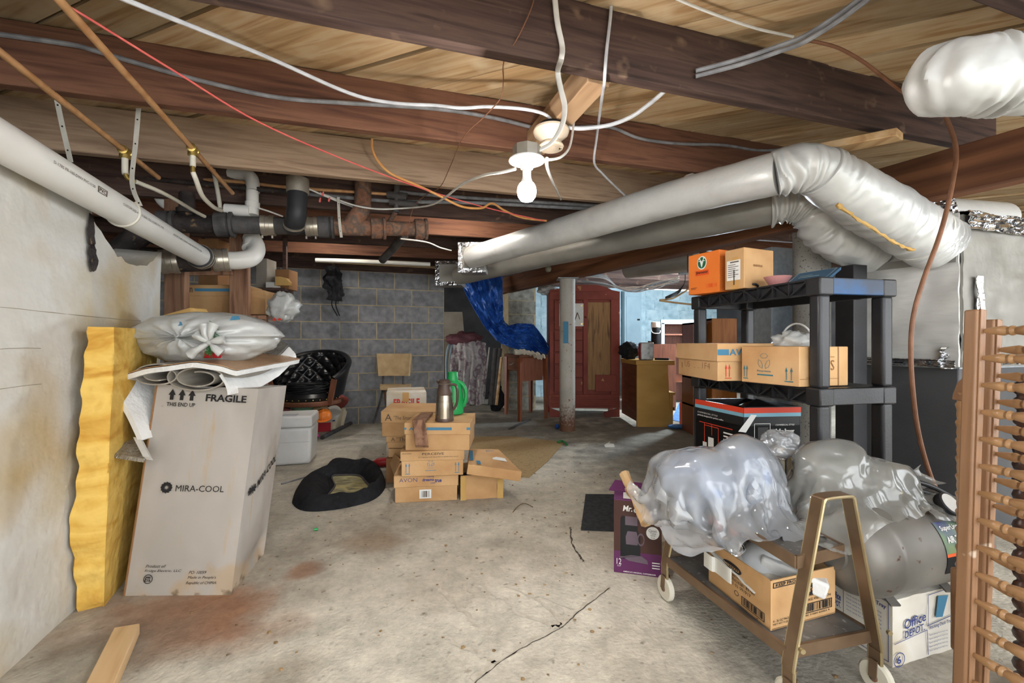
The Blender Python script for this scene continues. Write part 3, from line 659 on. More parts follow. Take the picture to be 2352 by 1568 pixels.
# white elbow at its end
e0 = c1 + d2 * .06
t = thing('pipe_elbow', 'glossy white plastic elbow curving up beside the wooden post', 'pipe', V((e0.x, e0.y, e0.z - .06)))
pts = [e0, at(545, 598, 2.72), at(575, 592, 2.78), at(588, 575, 2.86), at(583, 555, 2.92), at(577, 545, 2.94)]
MB().tube(spline(pts, 6), .055, 24).build('elbow', 'pvc', t)
q = at(582, 566, 2.9); MB().lathe([(.056, -.03), (.064, -.028), (.064, .028), (.056, .03)], q, V((-.1, .35, .6)), n=24).build('socket', 'pvc', t)
MB().cyl(at(577, 547, 2.94), at(575, 526, 2.97), .036, n=20).build('riser', 'pvc', t)
MB().lathe([(.038, -.012), (.043, -.011), (.043, .012), (.038, .013)], at(577, 546, 2.94), V((0, 0, 1)), n=20).build('reducer', 'pvc', t)

# main horizontal stack along the joists
m0, m1 = at(362, 512, 2.58), at(986, 527, 3.12); dm = (m1 - m0).normalized()
def mp(px): 
    s = (px - 362) / (986 - 362); Z = 1 / ((1 - s) / 2.58 + s / 3.12); return at(px, 512 + 15 * s, Z)
t = thing('sewer_main', 'long cast iron sewer pipe of grey and rusty lengths under the joists', 'pipe', V((m0.x, m0.y, m0.z - .07)))
def seg(a, b, r, m, nm): return MB().cyl(mp(a), mp(b), r, n=24).build(nm, m, t)
def hub(px, m, w_=.09, r=.072): 
    return MB().lathe([(r - .012, -w_/2), (r, -w_/2 + .006), (r, w_/2 - .03), (r - .008, w_/2 - .026), (r - .006, w_/2 - .02), (r + .004, w_/2 - .016), (r + .004, w_/2), (r - .015, w_/2 + .003)], mp(px), dm, n=24).build('hub', m, t)
seg(368, 500, .055, 'iron', 'iron_length'); hub(384, 'iron_grey'); hub(515, 'iron_grey', .1, .074)
seg(500, 660, .054, 'iron_grey', 'iron_length'); seg(650, 740, .052, 'rubber', 'plastic_length')
hub(748, 'iron_grey', .1, .07); seg(765, 860, .054, 'iron_rust', 'rusty_length'); hub(868, 'iron_rust', .1, .072); seg(880, 965, .05, 'iron_rust', 'rusty_length'); hub(966, 'iron_rust', .09, .072)
for px in (616, 716):
    MB().lathe([(.056, -.04), (.064, -.038), (.064, -.012), (.061, -.01), (.061, .01), (.064, .012), (.064, .038), (.056, .04)], mp(px), dm, n=24).build('band_clamp', 'clamp', t)
    for s in (-1, 1): MB().cyl(mp(px) + dm * .028 * s + V((0, -.01, -.066)), mp(px) + dm * .028 * s + V((0, -.01, -.082)), .007, n=8).build('clamp_screw', 'clamp', t)
q = mp(835); MB().tube(spline([mp(800) , at(822, 495, 2.93), at(832, 478, 2.98), at(834, 420, 3.02)], 5), .056, 22).build('wye_branch', 'iron_rust', t)
MB().cyl(mp(430), at(430, 446, 2.66), .042, n=20).build('stack_branch', 'iron', t)
MB().lathe([(.043, 0), (.056, .004), (.056, .03), (.044, .034)], at(430, 492, 2.64), n=20).build('branch_hub', 'iron', t)
# vertical rubber elbow down into the main
t = thing('vent_elbow', 'dark rubber drop pipe clamped under the joist above the sewer pipe', 'pipe', at(680, 540, 2.66))
MB().tube(spline([at(684, 395, 2.62), at(684, 430, 2.62), at(682, 480, 2.6), at(678, 508, 2.62), at(672, 520, 2.68)], 6), .056, 24).build('drop_pipe', 'rubber', t)
MB().lathe([(.058, -.045), (.063, -.043), (.063, .043), (.058, .045)], at(684, 427, 2.62), n=24).build('band_clamp', 'clamp', t)
ring_band(at(676, 516, 2.64), V((-.25, .65, -.55)), .062, .012).build('hose_clamp', 'clamp', t)

# copper supply pipes and white tubes
def hpipe(name, label, a, b0, b1, z, r, m, extra=None):
    t = thing(name, label, 'pipe', B(a, (b0+b1)/2, z - r)); MB().cyl(B(a, b0, z), B(a, b1, z), r, n=14).build('pipe', m, t); return t
def tee(t, p, r, down, m='brass'):
    MB().lathe([(r, -.026), (r*1.45, -.024), (r*1.45, -.016), (r*1.2, -.014), (r*1.2, .014), (r*1.45, .016), (r*1.45, .024), (r, .026)], p, VB, n=16).build('brass_tee', m, t)
    MB().lathe([(r*1.2, 0), (r*1.2, .014), (r*1.5, .016), (r*1.5, .03), (r*1.1, .032)], p, V((0, 0, -1)), n=16).build('brass_outlet', m, t)
p_a = at(287, 347, 1.885); a1_, b1_ = ab(p_a)
t = hpipe('copper_pipe', 'copper pipe nearest the cream wall running back under the joists', a1_, .3, b1_ + .32, p_a.z, .0115, 'copper'); tee(t, p_a, .0135, 1)
MB().tube(spline([p_a + V((0, 0, -.03)), p_a + V((.0, 0, -.085)), p_a + V((.003, .0, -.1))], 4), .012, 12).build('white_stub', 'pex', t)
MB().tube(spline([p_a + V((.003, 0, -.1)), p_a + V((.01, .005, -.118)), p_a + V((.03, .02, -.125))], 4), .009, 10).build('brass_elbow', 'brass', t)
cable('water_tube', 'white plastic water tube slanting from the wall side copper pipe', [p_a + V((.03, .02, -.125)), at(380, 446, 2.1), at(447, 485, 2.4), at(470, 497, 2.52)], .0095, 'pex', 'pipe', 10)
p_b = at(443, 342, 1.98); a2_, b2_ = ab(p_b)
t = hpipe('copper_pipe', 'copper pipe further from the cream wall ending at the cross pipe', a2_, .3, b2_ + .62, p_b.z, .0115, 'copper'); tee(t, p_b, .0135, 1)
MB().cyl(p_b + V((0, 0, -.03)), p_b + V((0, 0, -.08)), .012, n=12).build('white_stub', 'pex', t)
MB().cyl(p_b + V((0, 0, -.078)), p_b + V((0, 0, -.11)), .009, n=12).build('brass_nipple', 'brass', t)
cable('water_tube', 'curved white plastic water tube hanging from the second copper pipe', [p_b + V((0, 0, -.105)), at(450, 412, 2.0), at(465, 450, 2.1), at(490, 475, 2.25), at(508, 483, 2.4)], .0105, 'pex', 'pipe', 10)
cable('cross_pipe', 'copper cross pipe passing behind the rubber drop pipe', [at(450, 412, 2.78), at(540, 417, 2.82), at(660, 430, 2.9), at(800, 440, 3.0), at(898, 446, 3.06)], .0115, 'copper', 'pipe', 12)
cable('black_bar', 'flat black iron bar under the copper cross pipe', [at(240, 405, 2.66), at(360, 412, 2.7), at(520, 428, 2.76), at(660, 440, 2.84)], .016, 'iron', 'pipe', 8)
cable('grey_conduit', 'grey conduit running toward the duct elbow behind the lit bulb', [at(660, 442, 2.95), at(780, 452, 3.0), at(900, 462, 3.05), at(1100, 466, 3.1), at(1330, 478, 3.2), at(1420, 478, 3.2)], .013, 'cable_grey', 'pipe', 12)
cable('grey_conduit', 'upper grey conduit leaving the valve above the rusty pipe', [at(915, 440, 3.06), at(1000, 449, 3.08), at(1200, 462, 3.14), at(1400, 474, 3.2)], .012, 'cable_grey', 'pipe', 12)
t = thing('shutoff_valve', 'grey iron cross fitting on the pipes above the rusty wye', 'pipe fitting', at(912, 490, 3.05))
MB().cyl(at(912, 425, 3.05), at(910, 488, 3.05), .02, n=14).build('stem', 'iron_grey', t); MB().cyl(at(890, 447, 3.05), at(935, 452, 3.05), .026, n=14).build('cross_upper', 'iron_grey', t)
MB().cyl(at(895, 464, 3.05), at(960, 470, 3.05), .022, n=14).build('cross_lower', 'iron_grey', t); MB().cyl(at(908, 488, 3.05), at(892, 512, 3.12), .016, n=12).build('drop', 'iron_rust', t)
# white vents between the joists
t = thing('white_trap', 'white plastic pipe bend hanging behind the slanting water tube', 'pipe', at(385, 478, 2.8))
MB().tube(spline([at(368, 398, 2.8), at(368, 432, 2.8), at(372, 455, 2.8), at(388, 470, 2.8), at(410, 470, 2.85)], 5), .04, 20).build('bend', 'pvc', t)
MB().lathe([(.041, -.02), (.047, -.019), (.047, .019), (.041, .02)], at(368, 436, 2.8), n=20).build('socket', 'pvc', t)
t = thing('white_branch', 'white plastic tee beside the rubber drop pipe', 'pipe', at(560, 495, 2.72))
MB().cyl(at(518, 481, 2.72), at(575, 485, 2.75), .036, n=20).build('arm', 'pvc', t); MB().cyl(at(580, 440, 2.78), at(580, 495, 2.76), .036, n=20).build('riser', 'pvc', t)
MB().lathe([(.037, -.022), (.042, -.02), (.042, .02), (.037, .022)], at(580, 472, 2.77), n=20).build('socket', 'pvc', t)
MB().tube(spline([at(530, 400, 2.85), at(560, 400, 2.84), at(578, 410, 2.82), at(581, 440, 2.8)], 5), .04, 20).build('upper_bend', 'pvc', t)
cable('thin_riser', 'thin white tube standing behind the curved water tube', [at(490, 390, 2.75), at(500, 440, 2.72), at(506, 478, 2.7)], .012, 'pex', 'pipe', 10)
cable('grey_drain', 'grey pipe dropping toward the block wall below the rusty pipe', [at(930, 538, 3.35), at(905, 568, 3.6), at(878, 597, 3.8)], .034, 'iron_grey', 'pipe', 14)
cable('ribbed_hose', 'pale ribbed hose lying along the far joists above the hanging black cloth', [at(725, 597, 4.5), at(800, 599, 4.55), at(900, 603, 4.65), at(988, 607, 4.75)], .022, 'pvc', 'hose', 12)
# hanger straps
def strap(name, label, pts, wd, side, m='strap'):
    P = spline(pts, 5); mb = MB(); vs = []; n = len(P)
    for p in P: vs += [p - V(side) * wd / 2, p + V(side) * wd / 2]
    for i in range(n - 1): pass
    o = V((0, .0015, 0)); mb.add(vs + [p + o for p in vs], [(2*i, 2*i+1, 2*i+3, 2*i+2) for i in range(n-1)] + [(2*n+2*i+2, 2*n+2*i+3, 2*n+2*i+1, 2*n+2*i) for i in range(n-1)]
           + [(2*i+1, 2*i, 2*n+2*i, 2*n+2*i+1) for i in (0,)] + [(2*i, 2*i+2, 2*n+2*i+2, 2*n+2*i) for i in range(n-1)] + [(2*i+3, 2*i+1, 2*n+2*i+1, 2*n+2*i+3) for i in range(n-1)])
    t = tag(mb.build(name, m, None, ang=.5), label, 'strap')
    for i in range(2, n - 1, 3):
        MB().cyl(P[i] + V((0, -.0012, 0)), P[i] + V((0, .002, 0)), wd * .16, n=8).build('hole', 'dark', t)
    return t
strap('hanger_strap', 'pale perforated strap hanging near the wall end of the drain pipe', [at(128, 218, 1.60), at(143, 290, 1.62), at(162, 372, 1.66)], .02, (1, 0, 0))
ps = A0 + dd * ((at(293, 470, 1.8) - A0).dot(dd))
strap('hanger_strap', 'pale perforated strap looped under the middle of the drain pipe', [at(318, 248, 1.74), at(311, 330, 1.76), at(303, 420, 1.80), ps + sd * .06 + V((0, 0, .03))], .02, (1, 0, 0))
mbp = MB().tube([ps + (sd * math.cos(a) + up_ * math.sin(a)) * .0595 for a in [x * .2 - 3.4 for x in range(22)]], .006, 6); mbp.build('loop', 'strap', bpy.data.objects['hanger_strap.001'])
strap('hanger_strap', 'perforated metal strap holding the rusty wye pipe', [at(777, 452, 2.84), at(779, 500, 2.82), at(784, 545, 2.84)], .018, (1, 0, 0))

# ------------------------------------------------------------------ cables
cable('romex_cable', 'pale grey cable sagging across the ceiling to the old lamp holder', [at(250, -20, 1.08), at(290, 0, 1.13), at(600, 125, 1.45), at(800, 213, 1.65), at(900, 236, 1.72), at(1000, 242, 1.76), at(1060, 248, 1.78), at(1120, 245, 1.8), at(1200, 250, 1.8), at(1250, 262, 1.82), at(1272, 282, 1.84)], .0068, 'cable_silver')
cable('face_cable', 'dark grey cable stapled along the face of the second joist', [onb(x, y, 1.988) for x, y in ((-40, 74), (0, 79), (160, 102), (210, 114), (340, 152), (480, 190), (640, 224), (800, 237), (1000, 250), (1130, 270), (1228, 294))], .0085, 'cable_grey')
cable('face_cable', 'dark grey cable wandering along the second joist toward the duct elbow', [onb(x, y, 1.988) for x, y in ((1318, 292), (1400, 292), (1470, 318), (1560, 330), (1660, 333), (1740, 345), (1790, 343))], .008, 'cable_grey')
cable('red_wire', 'thin red wire strung from the top corner to the ducts', [hz(110, -14, 1.9), hz(130, 0, 1.9), hz(200, 40, 1.9), hz(400, 163, 1.9), hz(600, 283, 1.885), hz(820, 378, 1.88), hz(1000, 443, 1.85), hz(1130, 480, 1.84), hz(1250, 507, 1.83)], .0035, 'cable_red')
cable('lamp_feed_cable', 'white flat cable dropping over the near joist to the lit bulb box', [onb(1273, -20, 1.325), onb(1280, 50, 1.325), onb(1291, 105, 1.325), at(1289, 135, 1.42), at(1281, 165, 1.5), at(1288, 205, 1.5), at(1297, 245, 1.49), at(1290, 290, 1.47), at(1262, 332, 1.45), at(1214, 354, 1.44)], .0062, 'cable_white', sq=(1.5, .7))
cable('drop_cable', 'white cable hanging straight from the near joist to the second joist', [onb(1406, -20, 1.325), onb(1402, 40, 1.325), onb(1394, 110, 1.325), onb(1390, 158, 1.325), onb(1388, 190, 1.36), onb(1385, 207, 1.395), at(1379, 250, 1.78), at(1370, 320, 2.05), at(1365, 374, 2.2), at(1385, 400, 2.35), at(1410, 425, 2.5), at(1437, 450, 2.7)], .0058, 'cable_silver')
cable('thin_wire', 'thin brown wire drooping from the near joist past the second joist', [onb(1228, -15, 1.325), onb(1220, 20, 1.325), onb(1190, 85, 1.325), at(1158, 140, 1.45), at(1156, 185, 1.55), at(1150, 225, 1.65), at(1110, 270, 1.8), at(1062, 318, 1.95), at(1035, 380, 2.3), at(1010, 430, 2.6), at(975, 450, 2.8), at(948, 480, 2.95), at(935, 545, 3.0)], .0022, 'cable_brown')
cable('lamp_tail_cable', 'white cable curving from the lit bulb box toward the rusty pipe', [at(1184, 388, 1.45), at(1150, 396, 1.5), at(1110, 403, 1.62), at(1060, 424, 1.95), at(1020, 455, 2.3), at(985, 472, 2.6), at(930, 478, 2.85), at(870, 480, 2.88), at(820, 473, 2.88), at(780, 460, 2.88), at(735, 443, 2.86)], .0055, 'cable_white')
cable('orange_cable', 'orange cable looping down from behind the second joist', [at(854, 318, 2.36), at(856, 345, 2.38), at(870, 372, 2.4), at(900, 400, 2.42), at(960, 426, 2.45), at(1010, 450, 2.5), at(1060, 474, 2.6), at(1105, 478, 2.7), at(1130, 467, 2.8), at(1160, 484, 2.9), at(1200, 500, 3.0), at(1255, 507, 3.1)], .0068, 'cable_orange')
cable('loop_cable', 'white cable looping beside the old lamp holder to the bulb box', [at(1262, 285, 1.84), at(1290, 272, 1.86), at(1318, 258, 1.88), at(1317, 290, 1.84), at(1309, 335, 1.65), at(1292, 358, 1.5), at(1268, 366, 1.46), at(1240, 365, 1.45)], .0045, 'cable_white')
cable('short_cable', 'short white cable dropping behind the lit bulb to the conduit', [at(1256, 364, 1.47), at(1257, 385, 1.6), at(1268, 415, 1.95), at(1280, 440, 2.4), at(1288, 458, 2.9)], .006, 'cable_white')
cable('armored_cable', 'grey armoured cable rising from the old lamp holder over the near joist', [at(1305, 293, 1.86), at(1340, 295, 1.86), at(1400, 287, 1.86), at(1450, 268, 1.82), at(1490, 240, 1.75), at(1520, 215, 1.68), onb(1530, 205, 1.40)], .0085, 'cable_silver')
for k, dz in enumerate((0, .02)):
    cable('twin_cable', ('upper' if k else 'lower') + ' of the two grey cables crossing the near bay at the ceiling', [at(1598, 175, 1.63) + V((0, 0, dz)), at(1700, 148, 1.58) + V((0, 0, dz)), at(1790, 118, 1.52) + V((0, 0, dz)), at(1850, 95, 1.46) + V((0, 0, dz)), at(1930, 45, 1.36) + V((0, 0, dz)), at(2010, -15, 1.26) + V((0, 0, dz))], .008, 'cable_grey')
cable('board_cable', 'thin pale cable stapled to the ceiling boards in the near bay', [hz(1540, -12, 2.145), hz(1565, 2, 2.145), hz(1650, 36, 2.145), hz(1740, 66, 2.145), hz(1822, 84, 2.145)], .005, 'cable_white')
cable('board_cable', 'pale brown cable sloping down to the big silver duct elbow', [at(1852, 92, 1.62), at(1920, 108, 1.58), at(1980, 140, 1.52), at(2030, 178, 1.44), at(2070, 208, 1.38), at(2100, 226, 1.33)], .006, 'cable_brown')
cable('hanging_tube', 'long brown tube hanging in front of the silver plenum', [at(2150, 240, 1.72), at(2175, 275, 1.72), at(2196, 345, 1.7), at(2186, 430, 1.66), at(2160, 535, 1.62), at(2122, 640, 1.6), at(2099, 720, 1.6), at(2092, 800, 1.6), at(2097, 900, 1.6), at(2111, 1000, 1.6), at(2140, 1100, 1.6), at(2175, 1165, 1.58), at(2195, 1200, 1.56)], .0078, 'cable_brown', 'pipe', 10)
cable('low_cable', 'white cable running behind the rusty pipe to the duct boot', [at(920, 548, 3.25), at(980, 556, 3.5), at(1010, 568, 3.7), at(1036, 575, 3.85)], .006, 'cable_white')
cable('low_cable', 'white cable end coming out behind the rubber drop pipe', [at(595, 478, 2.7), at(620, 486, 2.7), at(650, 497, 2.72)], .005, 'cable_white')
cable('connector_cable', 'white cable with red wire nuts beside the rubber drop pipe', [at(705, 432, 2.72), at(735, 445, 2.76), at(775, 462, 2.86), at(810, 475, 2.98)], .005, 'cable_white')
t = bpy.data.objects[[o.name for o in COL.objects if o.name.startswith('connector_cable')][-1]]
for px, py in ((734, 464), (755, 463), (741, 450)): MB().lathe([(.005, 0), (.007, .01), (.004, .028)], at(px, py, 2.72), V((.2, 0, 1)), n=8).build('wire_nut', 'cable_red', t)

# old lamp holder
q = at(1266, 292, 1.86)
t = thing('lamp_holder', 'old empty porcelain lamp holder fixed under the wooden blocking', 'lamp', q + V((0, 0, -.1)))
MB().lathe([(.05, .0), (.055, -.006), (.055, -.026), (.05, -.03)], q + V((0, 0, .012)), n=28).build('box', 'dark', t)
MB().lathe([(.060, -.018), (.074, -.020), (.077, -.03), (.072, -.044), (.05, -.062), (.036, -.074), (.034, -.082), (.05, -.086), (.054, -.094), (.05, -.102), (.034, -.104), (.026, -.098)], q + V((0, 0, .01)), n=32).build('porcelain_body', 'porcelain', t)
MB().cyl(q + V((0, 0, -.092)), q + V((0, 0, -.0885)), .024, n=20).build('socket_throat', 'brown_plastic', t)

# ------------------------------------------------------------------ silver ducts
def wr(amp, f, lo=None):
    def fn(p, s, a):
        k = amp * (lo(s) if lo else 1); return k * (ridge((p.x * f, p.y * f, p.z * f), 1, 3) - 1.1) 
    return fn
def pleat(amp, nf, amp2, lo=None):
    def fn(p, s, a):
        k = lo(s) if lo else 1; w_ = max(0, .35 + 1.3 * fbm((p.x * 5, p.y * 5, p.z * 5), 1, 2))
        return k * (amp * w_ * math.sin(s * nf + 5 * fbm((p.x * 6 + 9, p.y * 6, p.z * 6), 1, 2)) + amp2 * fbm((p.x * 9, p.y * 9, p.z * 9 + 4), 1, 3))
    return fn
t = thing('round_duct', 'upper silver insulated duct with elbow crossing under the joists', 'duct', at(1835, 440, 2.0))
pa = [at(1085, 590, 3.95), at(1290, 532, 3.15), at(1520, 464, 2.55), at(1720, 414, 2.16), at(1790, 398, 2.06)]
MB().tube(spline(pa, 14), [.1] * 57, 28, disp=wr(.003, 6)).build('straight_run', 'foil', t)
pe = [at(1780, 400, 2.06), at(1830, 385, 2.02), at(1872, 388, 2.02), at(1900, 405, 2.04)]
MB().tube(spline(pe, 40), [.104] * 121, 44, disp=pleat(.010, 46, .008)).build('elbow', 'foil', t)
pl_ = [at(1880, 392, 2.02), at(1940, 432, 2.07), at(2030, 488, 2.15), at(2115, 540, 2.24), at(2150, 562, 2.27)]
MB().tube(spline(pl_, 44), [.112 + .024 * min(1, i / 88) for i in range(177)], 44, disp=pleat(.0065, 110, .006)).build('insulated_leg', 'foil', t)
mt = MB().tube(spline([at(1922, 470, 1.98), at(1960, 496, 1.99), at(2010, 528, 2.03), at(2060, 560, 2.09), at(2100, 575, 2.14)], 8), .007, 8, disp=lambda p, s, a: .008 * fbm(p, 40))
mt.build('torn_insulation', 'foam_tan', t)
for s_, px, py, Z in ((1, 1590, 443, 2.42),): 
    d_ = (pa[3] - pa[2]).normalized(); ring_band(at(px, py, Z), d_, .1035, .02, 28).build('strap_band', 'strap', t)
d_ = (pl_[3] - pl_[2]).normalized(); ring_band(at(2113, 538, 2.24), d_, .142, .012, 28).build('strap_band', 'cable_white', t)
t = thing('round_duct', 'lower grey insulated duct running behind the upper silver one', 'duct', at(1850, 520, 2.5))
pb = [at(1055, 632, 4.85), at(1300, 576, 3.86), at(1560, 520, 3.05), at(1720, 486, 2.68), at(1790, 470, 2.56)]
MB().tube(spline(pb, 12), [.105] * 49, 26, disp=wr(.004, 6)).build('straight_run', 'foil_grey', t)
pe = [at(1770, 474, 2.58), at(1820, 466, 2.53), at(1862, 480, 2.5), at(1890, 520, 2.5), at(1930, 552, 2.52), at(2000, 572, 2.58)]
MB().tube(spline(pe, 34), [.113] * 100 + [.113 + .0003 * i for i in range(71)], 40, disp=pleat(.011, 80, .009)).build('elbow', 'foil', t)
# boots at the far ends
def boot(label, cx, cy, Z, w_, h_, dpt):
    c = at(cx, cy, Z); e = V((.80, -.05, 0)).normalized(); n = V((.05, .80, 0)).normalized()
    t = thing('duct_boot', label, 'duct', c - V((0, 0, h_/2)))
    q = [c - e*w_/2, c + e*w_/2, c + e*w_/2 + n*dpt, c - e*w_/2 + n*dpt]
    MB().hexa([x - V((0, 0, h_/2)) for x in q] + [x + V((0, 0, h_/2)) for x in q]).build('body', 'foil_grey', t, bev=.01)
    for k in (-1, 1): MB().bar(c - e*w_/2 + V((0, -.004, k*h_*.44)), c + e*w_/2 + V((0, -.004, k*h_*.44)), .01, h_*.14).build('foil_tape', 'foil_shiny', t)
    MB().bar(c - e*w_*.43 + V((0, -.004, -h_/2)), c - e*w_*.43 + V((0, -.004, h_/2)), w_*.16, .01, up=(0, 1, 0)).build('foil_tape', 'foil_shiny', t)
    return t
boot('silver taped boot at the far end of the upper duct', 1084, 591, 4.0, .25, .27, .2)
boot('dusty grey boot at the far end of the lower duct', 1030, 627, 4.95, .30, .27, .25)
# duct turning up at the top right
t = thing('ceiling_duct', 'big wrinkled silver duct elbow at the ceiling over the plenum', 'duct', V((1.5, 1.23, 1.64)))
pc = [V((1.54, 1.52, 1.92)), V((1.38, 1.37, 1.825)), V((1.285, 1.275, 1.768)), V((1.30, 1.235, 1.75)), V((1.42, 1.228, 1.748)), V((1.7, 1.215, 1.746)), V((2.1, 1.2, 1.745))]
MB().tube(spline(pc, 30), [.1] * 181, 44, disp=pleat(.012, 130, .012, lambda s: 1.1 if s < .66 else .3)).build('elbow', 'foil', t)
for x in (1.52, 1.60): ring_band((x, 1.232, 1.75), V((1, -.04, 0)), .103, .014, 30).build('foil_seam', 'foil_grey', t)

# ------------------------------------------------------------------ furnace, plenum
C = V((2.264, 2.2, 0)); dl, dr = VB * .56, UB * .9
t = thing('furnace', 'grey sheet metal furnace with silver wrapped plenum on top', 'furnace', C + dl * .5 + dr * .5)
def pr(k, z0, z1, m, nm, fn=None, bev=.01):
    c = [C + (dl*.5 + dr*.5 - C*0) * 0, C + dr, C + dr + dl, C + dl]; ce = sum(c, V()) / 4
    c = [ce + (x - ce) * k for x in c]
    return MB().hexa([x + V((0, 0, z0)) for x in c] + [x + V((0, 0, z1)) for x in c]).build(nm, m, t, bev=bev)
pr(.965, 0, .885, 'furnace', 'cabinet')
def wrap_face(o, a, b, z0, z1, nm, m):
    n = (b - a).cross(V((0, 0, 1))).normalized()
    return MB().sheet(lambda u, v: a + (b - a) * u + V((0, 0, z0 + (z1 - z0) * v)) + n * (.012 + .010 * fbm((u * 3, v * 9, o), 1, 4)), 40, 40, .012).build(nm, m, t, ang=.8)
pr(.97, .86, 1.64, 'galv', 'plenum_core', bev=0)
wrap_face(1, C + dl, C, .87, 1.65, 'wrap_side', 'wrap'); wrap_face(2, C, C + dr, .87, 1.64, 'wrap_front', 'foil_grey')
def crumple(p, a, b, nm, amp=.012, m='foil_shiny', N_=16):
    n = V(a).cross(V(b)).normalized()
    return MB().sheet(lambda u, v: V(p) + V(a) * u + V(b) * v + n * amp * (ridge((u * 3 + p[0] * 7, v * 3, p[2] * 5), 1.5, 3) - 1), N_, N_, .004).build(nm, m, t, ang=.3)
sn = V((-CT, -ST, 0)); fn_ = V((ST, -CT, 0))
crumple(C + dl + sn * .03 + V((0, 0, .868)), -dl * .99, V((0, 0, .035)), 'foil_tape', .01)
crumple(C + VB * .06 + sn * .04 + V((0, 0, .86)), -VB * .06 + UB * .16 + fn_ * .02, V((0, 0, .11)), 'foil_tape', .02)
crumple(C + fn_ * .035 + UB * .03 + V((0, 0, .88)), UB * .5, V((0, 0, .05)), 'foil_tape', .012)
crumple(C + fn_ * .035 + UB * .11 + V((0, 0, .9)), UB * .05, UB * -.045 + V((0, 0, .43)), 'foil_tape', .01)
crumple(C + fn_ * .035 + V((0, 0, 1.565)), UB * .6, V((0, 0, .09)), 'foil_tape', .02)
crumple(C + fn_ * .035 + V((0, 0, 1.65)), UB * .6, VB * .25 + V((0, 0, .03)), 'foil_tape', .02)
crumple(C + sn * .04 + VB * .14 + V((0, 0, 1.64)), -VB * .13 + UB * .05, V((0, 0, .14)) + VB * .02, 'foil_tape', .03)
for z in (1.42,): MB().bar(C + dl + sn * .03 + V((0, 0, z + .02)), C + sn * .03 + V((0, 0, z)), .004, .04).build('tan_tape', 'foil_grey', t)
MB().cyl(C + UB * .08 + VB * .25 + V((0, 0, 1.72)), C + UB * .8 + VB * .2 + V((0, 0, 1.74)), .1, n=26).build('trunk_duct', 'foil', t)
# galvanised riser behind the shelving
one('sheet_riser', 'flat galvanised duct riser behind the speckled column', 'duct', MB().hexa([V((x, y, z)) for z in (0, 1.68) for x, y in ((1.86, 3.12), (2.13, 3.2), (2.08, 3.45), (1.81, 3.37))]), 'galv', bev=.004)
one('sheet_riser', 'narrow dark metal channel between the speckled column and the furnace', 'duct', MB().hexa([V((x, y, z)) for z in (0, 1.43) for x, y in ((1.90, 2.42), (2.0, 2.45), (1.97, 2.55), (1.87, 2.52))]), 'black_plastic', bev=.004)
# ------------------------------------------------------------------ left pile
def wallclear(p, m=.012):
    a, b = ab(p); return B(max(a, -1.04 + m + .02 * max(0, 1 - p.z / .25)), b, p.z)
def lerp_tab(tab, y):
    for (y0, x0), (y1, x1) in zip(tab, tab[1:]):
        if y0 <= y <= y1: return x0 + (x1 - x0) * (y - y0) / (y1 - y0)
    return tab[-1][1] if y > tab[-1][0] else tab[0][1]
LT = [(752, 200), (900, 188), (1050, 178), (1150, 172), (1250, 152), (1350, 134), (1420, 126)]
RT = [(752, 262), (850, 262), (1000, 252), (1100, 250), (1250, 243), (1395, 238)]
def foam_fn(u, v):
    # u runs round the section: left front, right front, right back, left back
    z = 1.055 * v; Zf = 1.59 + .03 * v
    yL = 1420 - 668 * v; yR = 1395 - 643 * v
    FL = V(((lerp_tab(LT, yL) - CX) / F * Zf, Zf, z)); FR = V(((lerp_tab(RT, yR) - CX) / F * (Zf + .05), Zf + .05, z))
    BK = VB * (.30 + .16 * v); BR, BL = FR + BK + UB * -.03, FL + BK
    c = [FL, FR, BR, BL]; s = u * 4; i = int(min(s, 3.999)); k = s - i
    p = c[i] * (1 - k) + c[(i + 1) % 4] * k
    nz = .013 * fbm(p, 9, 4) + .006 * math.sin(z * 55 + 3 * fbm(p, 5, 2)) if i == 0 else .002 * fbm(p, 6)
    return wallclear(p + V((.2, -1, 0)) * nz)
mb = MB().grid(foam_fn, 56, 60, cu=True); n0 = len(mb.v)
mb.f.append(tuple(range(55, -1, -1))); mb.f.append(tuple(59 * 56 + i for i in range(56)))
one('foam_slab', 'thick yellow foam slab with ragged edge standing against the cream wall', 'foam', mb, 'foam', ang=.7)
mb = MB().hexa([at(316, 770, 2.1), at(395, 790, 1.98), at(452, 770, 2.3), at(400, 752, 2.45), at(316, 752, 2.12), at(440, 706, 2.15), at(470, 722, 2.4), at(380, 745, 2.5)])
mb = MB().prism([at(315, 770, 2.12), at(330, 742, 2.12), at(375, 722, 2.12), at(437, 705, 2.12), at(452, 735, 2.12), at(470, 800, 2.12), at(420, 850, 2.12), at(330, 810, 2.12)], (0.02, .09, 0.0))
one('foam_offcut', 'tan foam offcut leaning behind the white shopping bag', 'foam', mb, 'foam_tan', bev=.008)

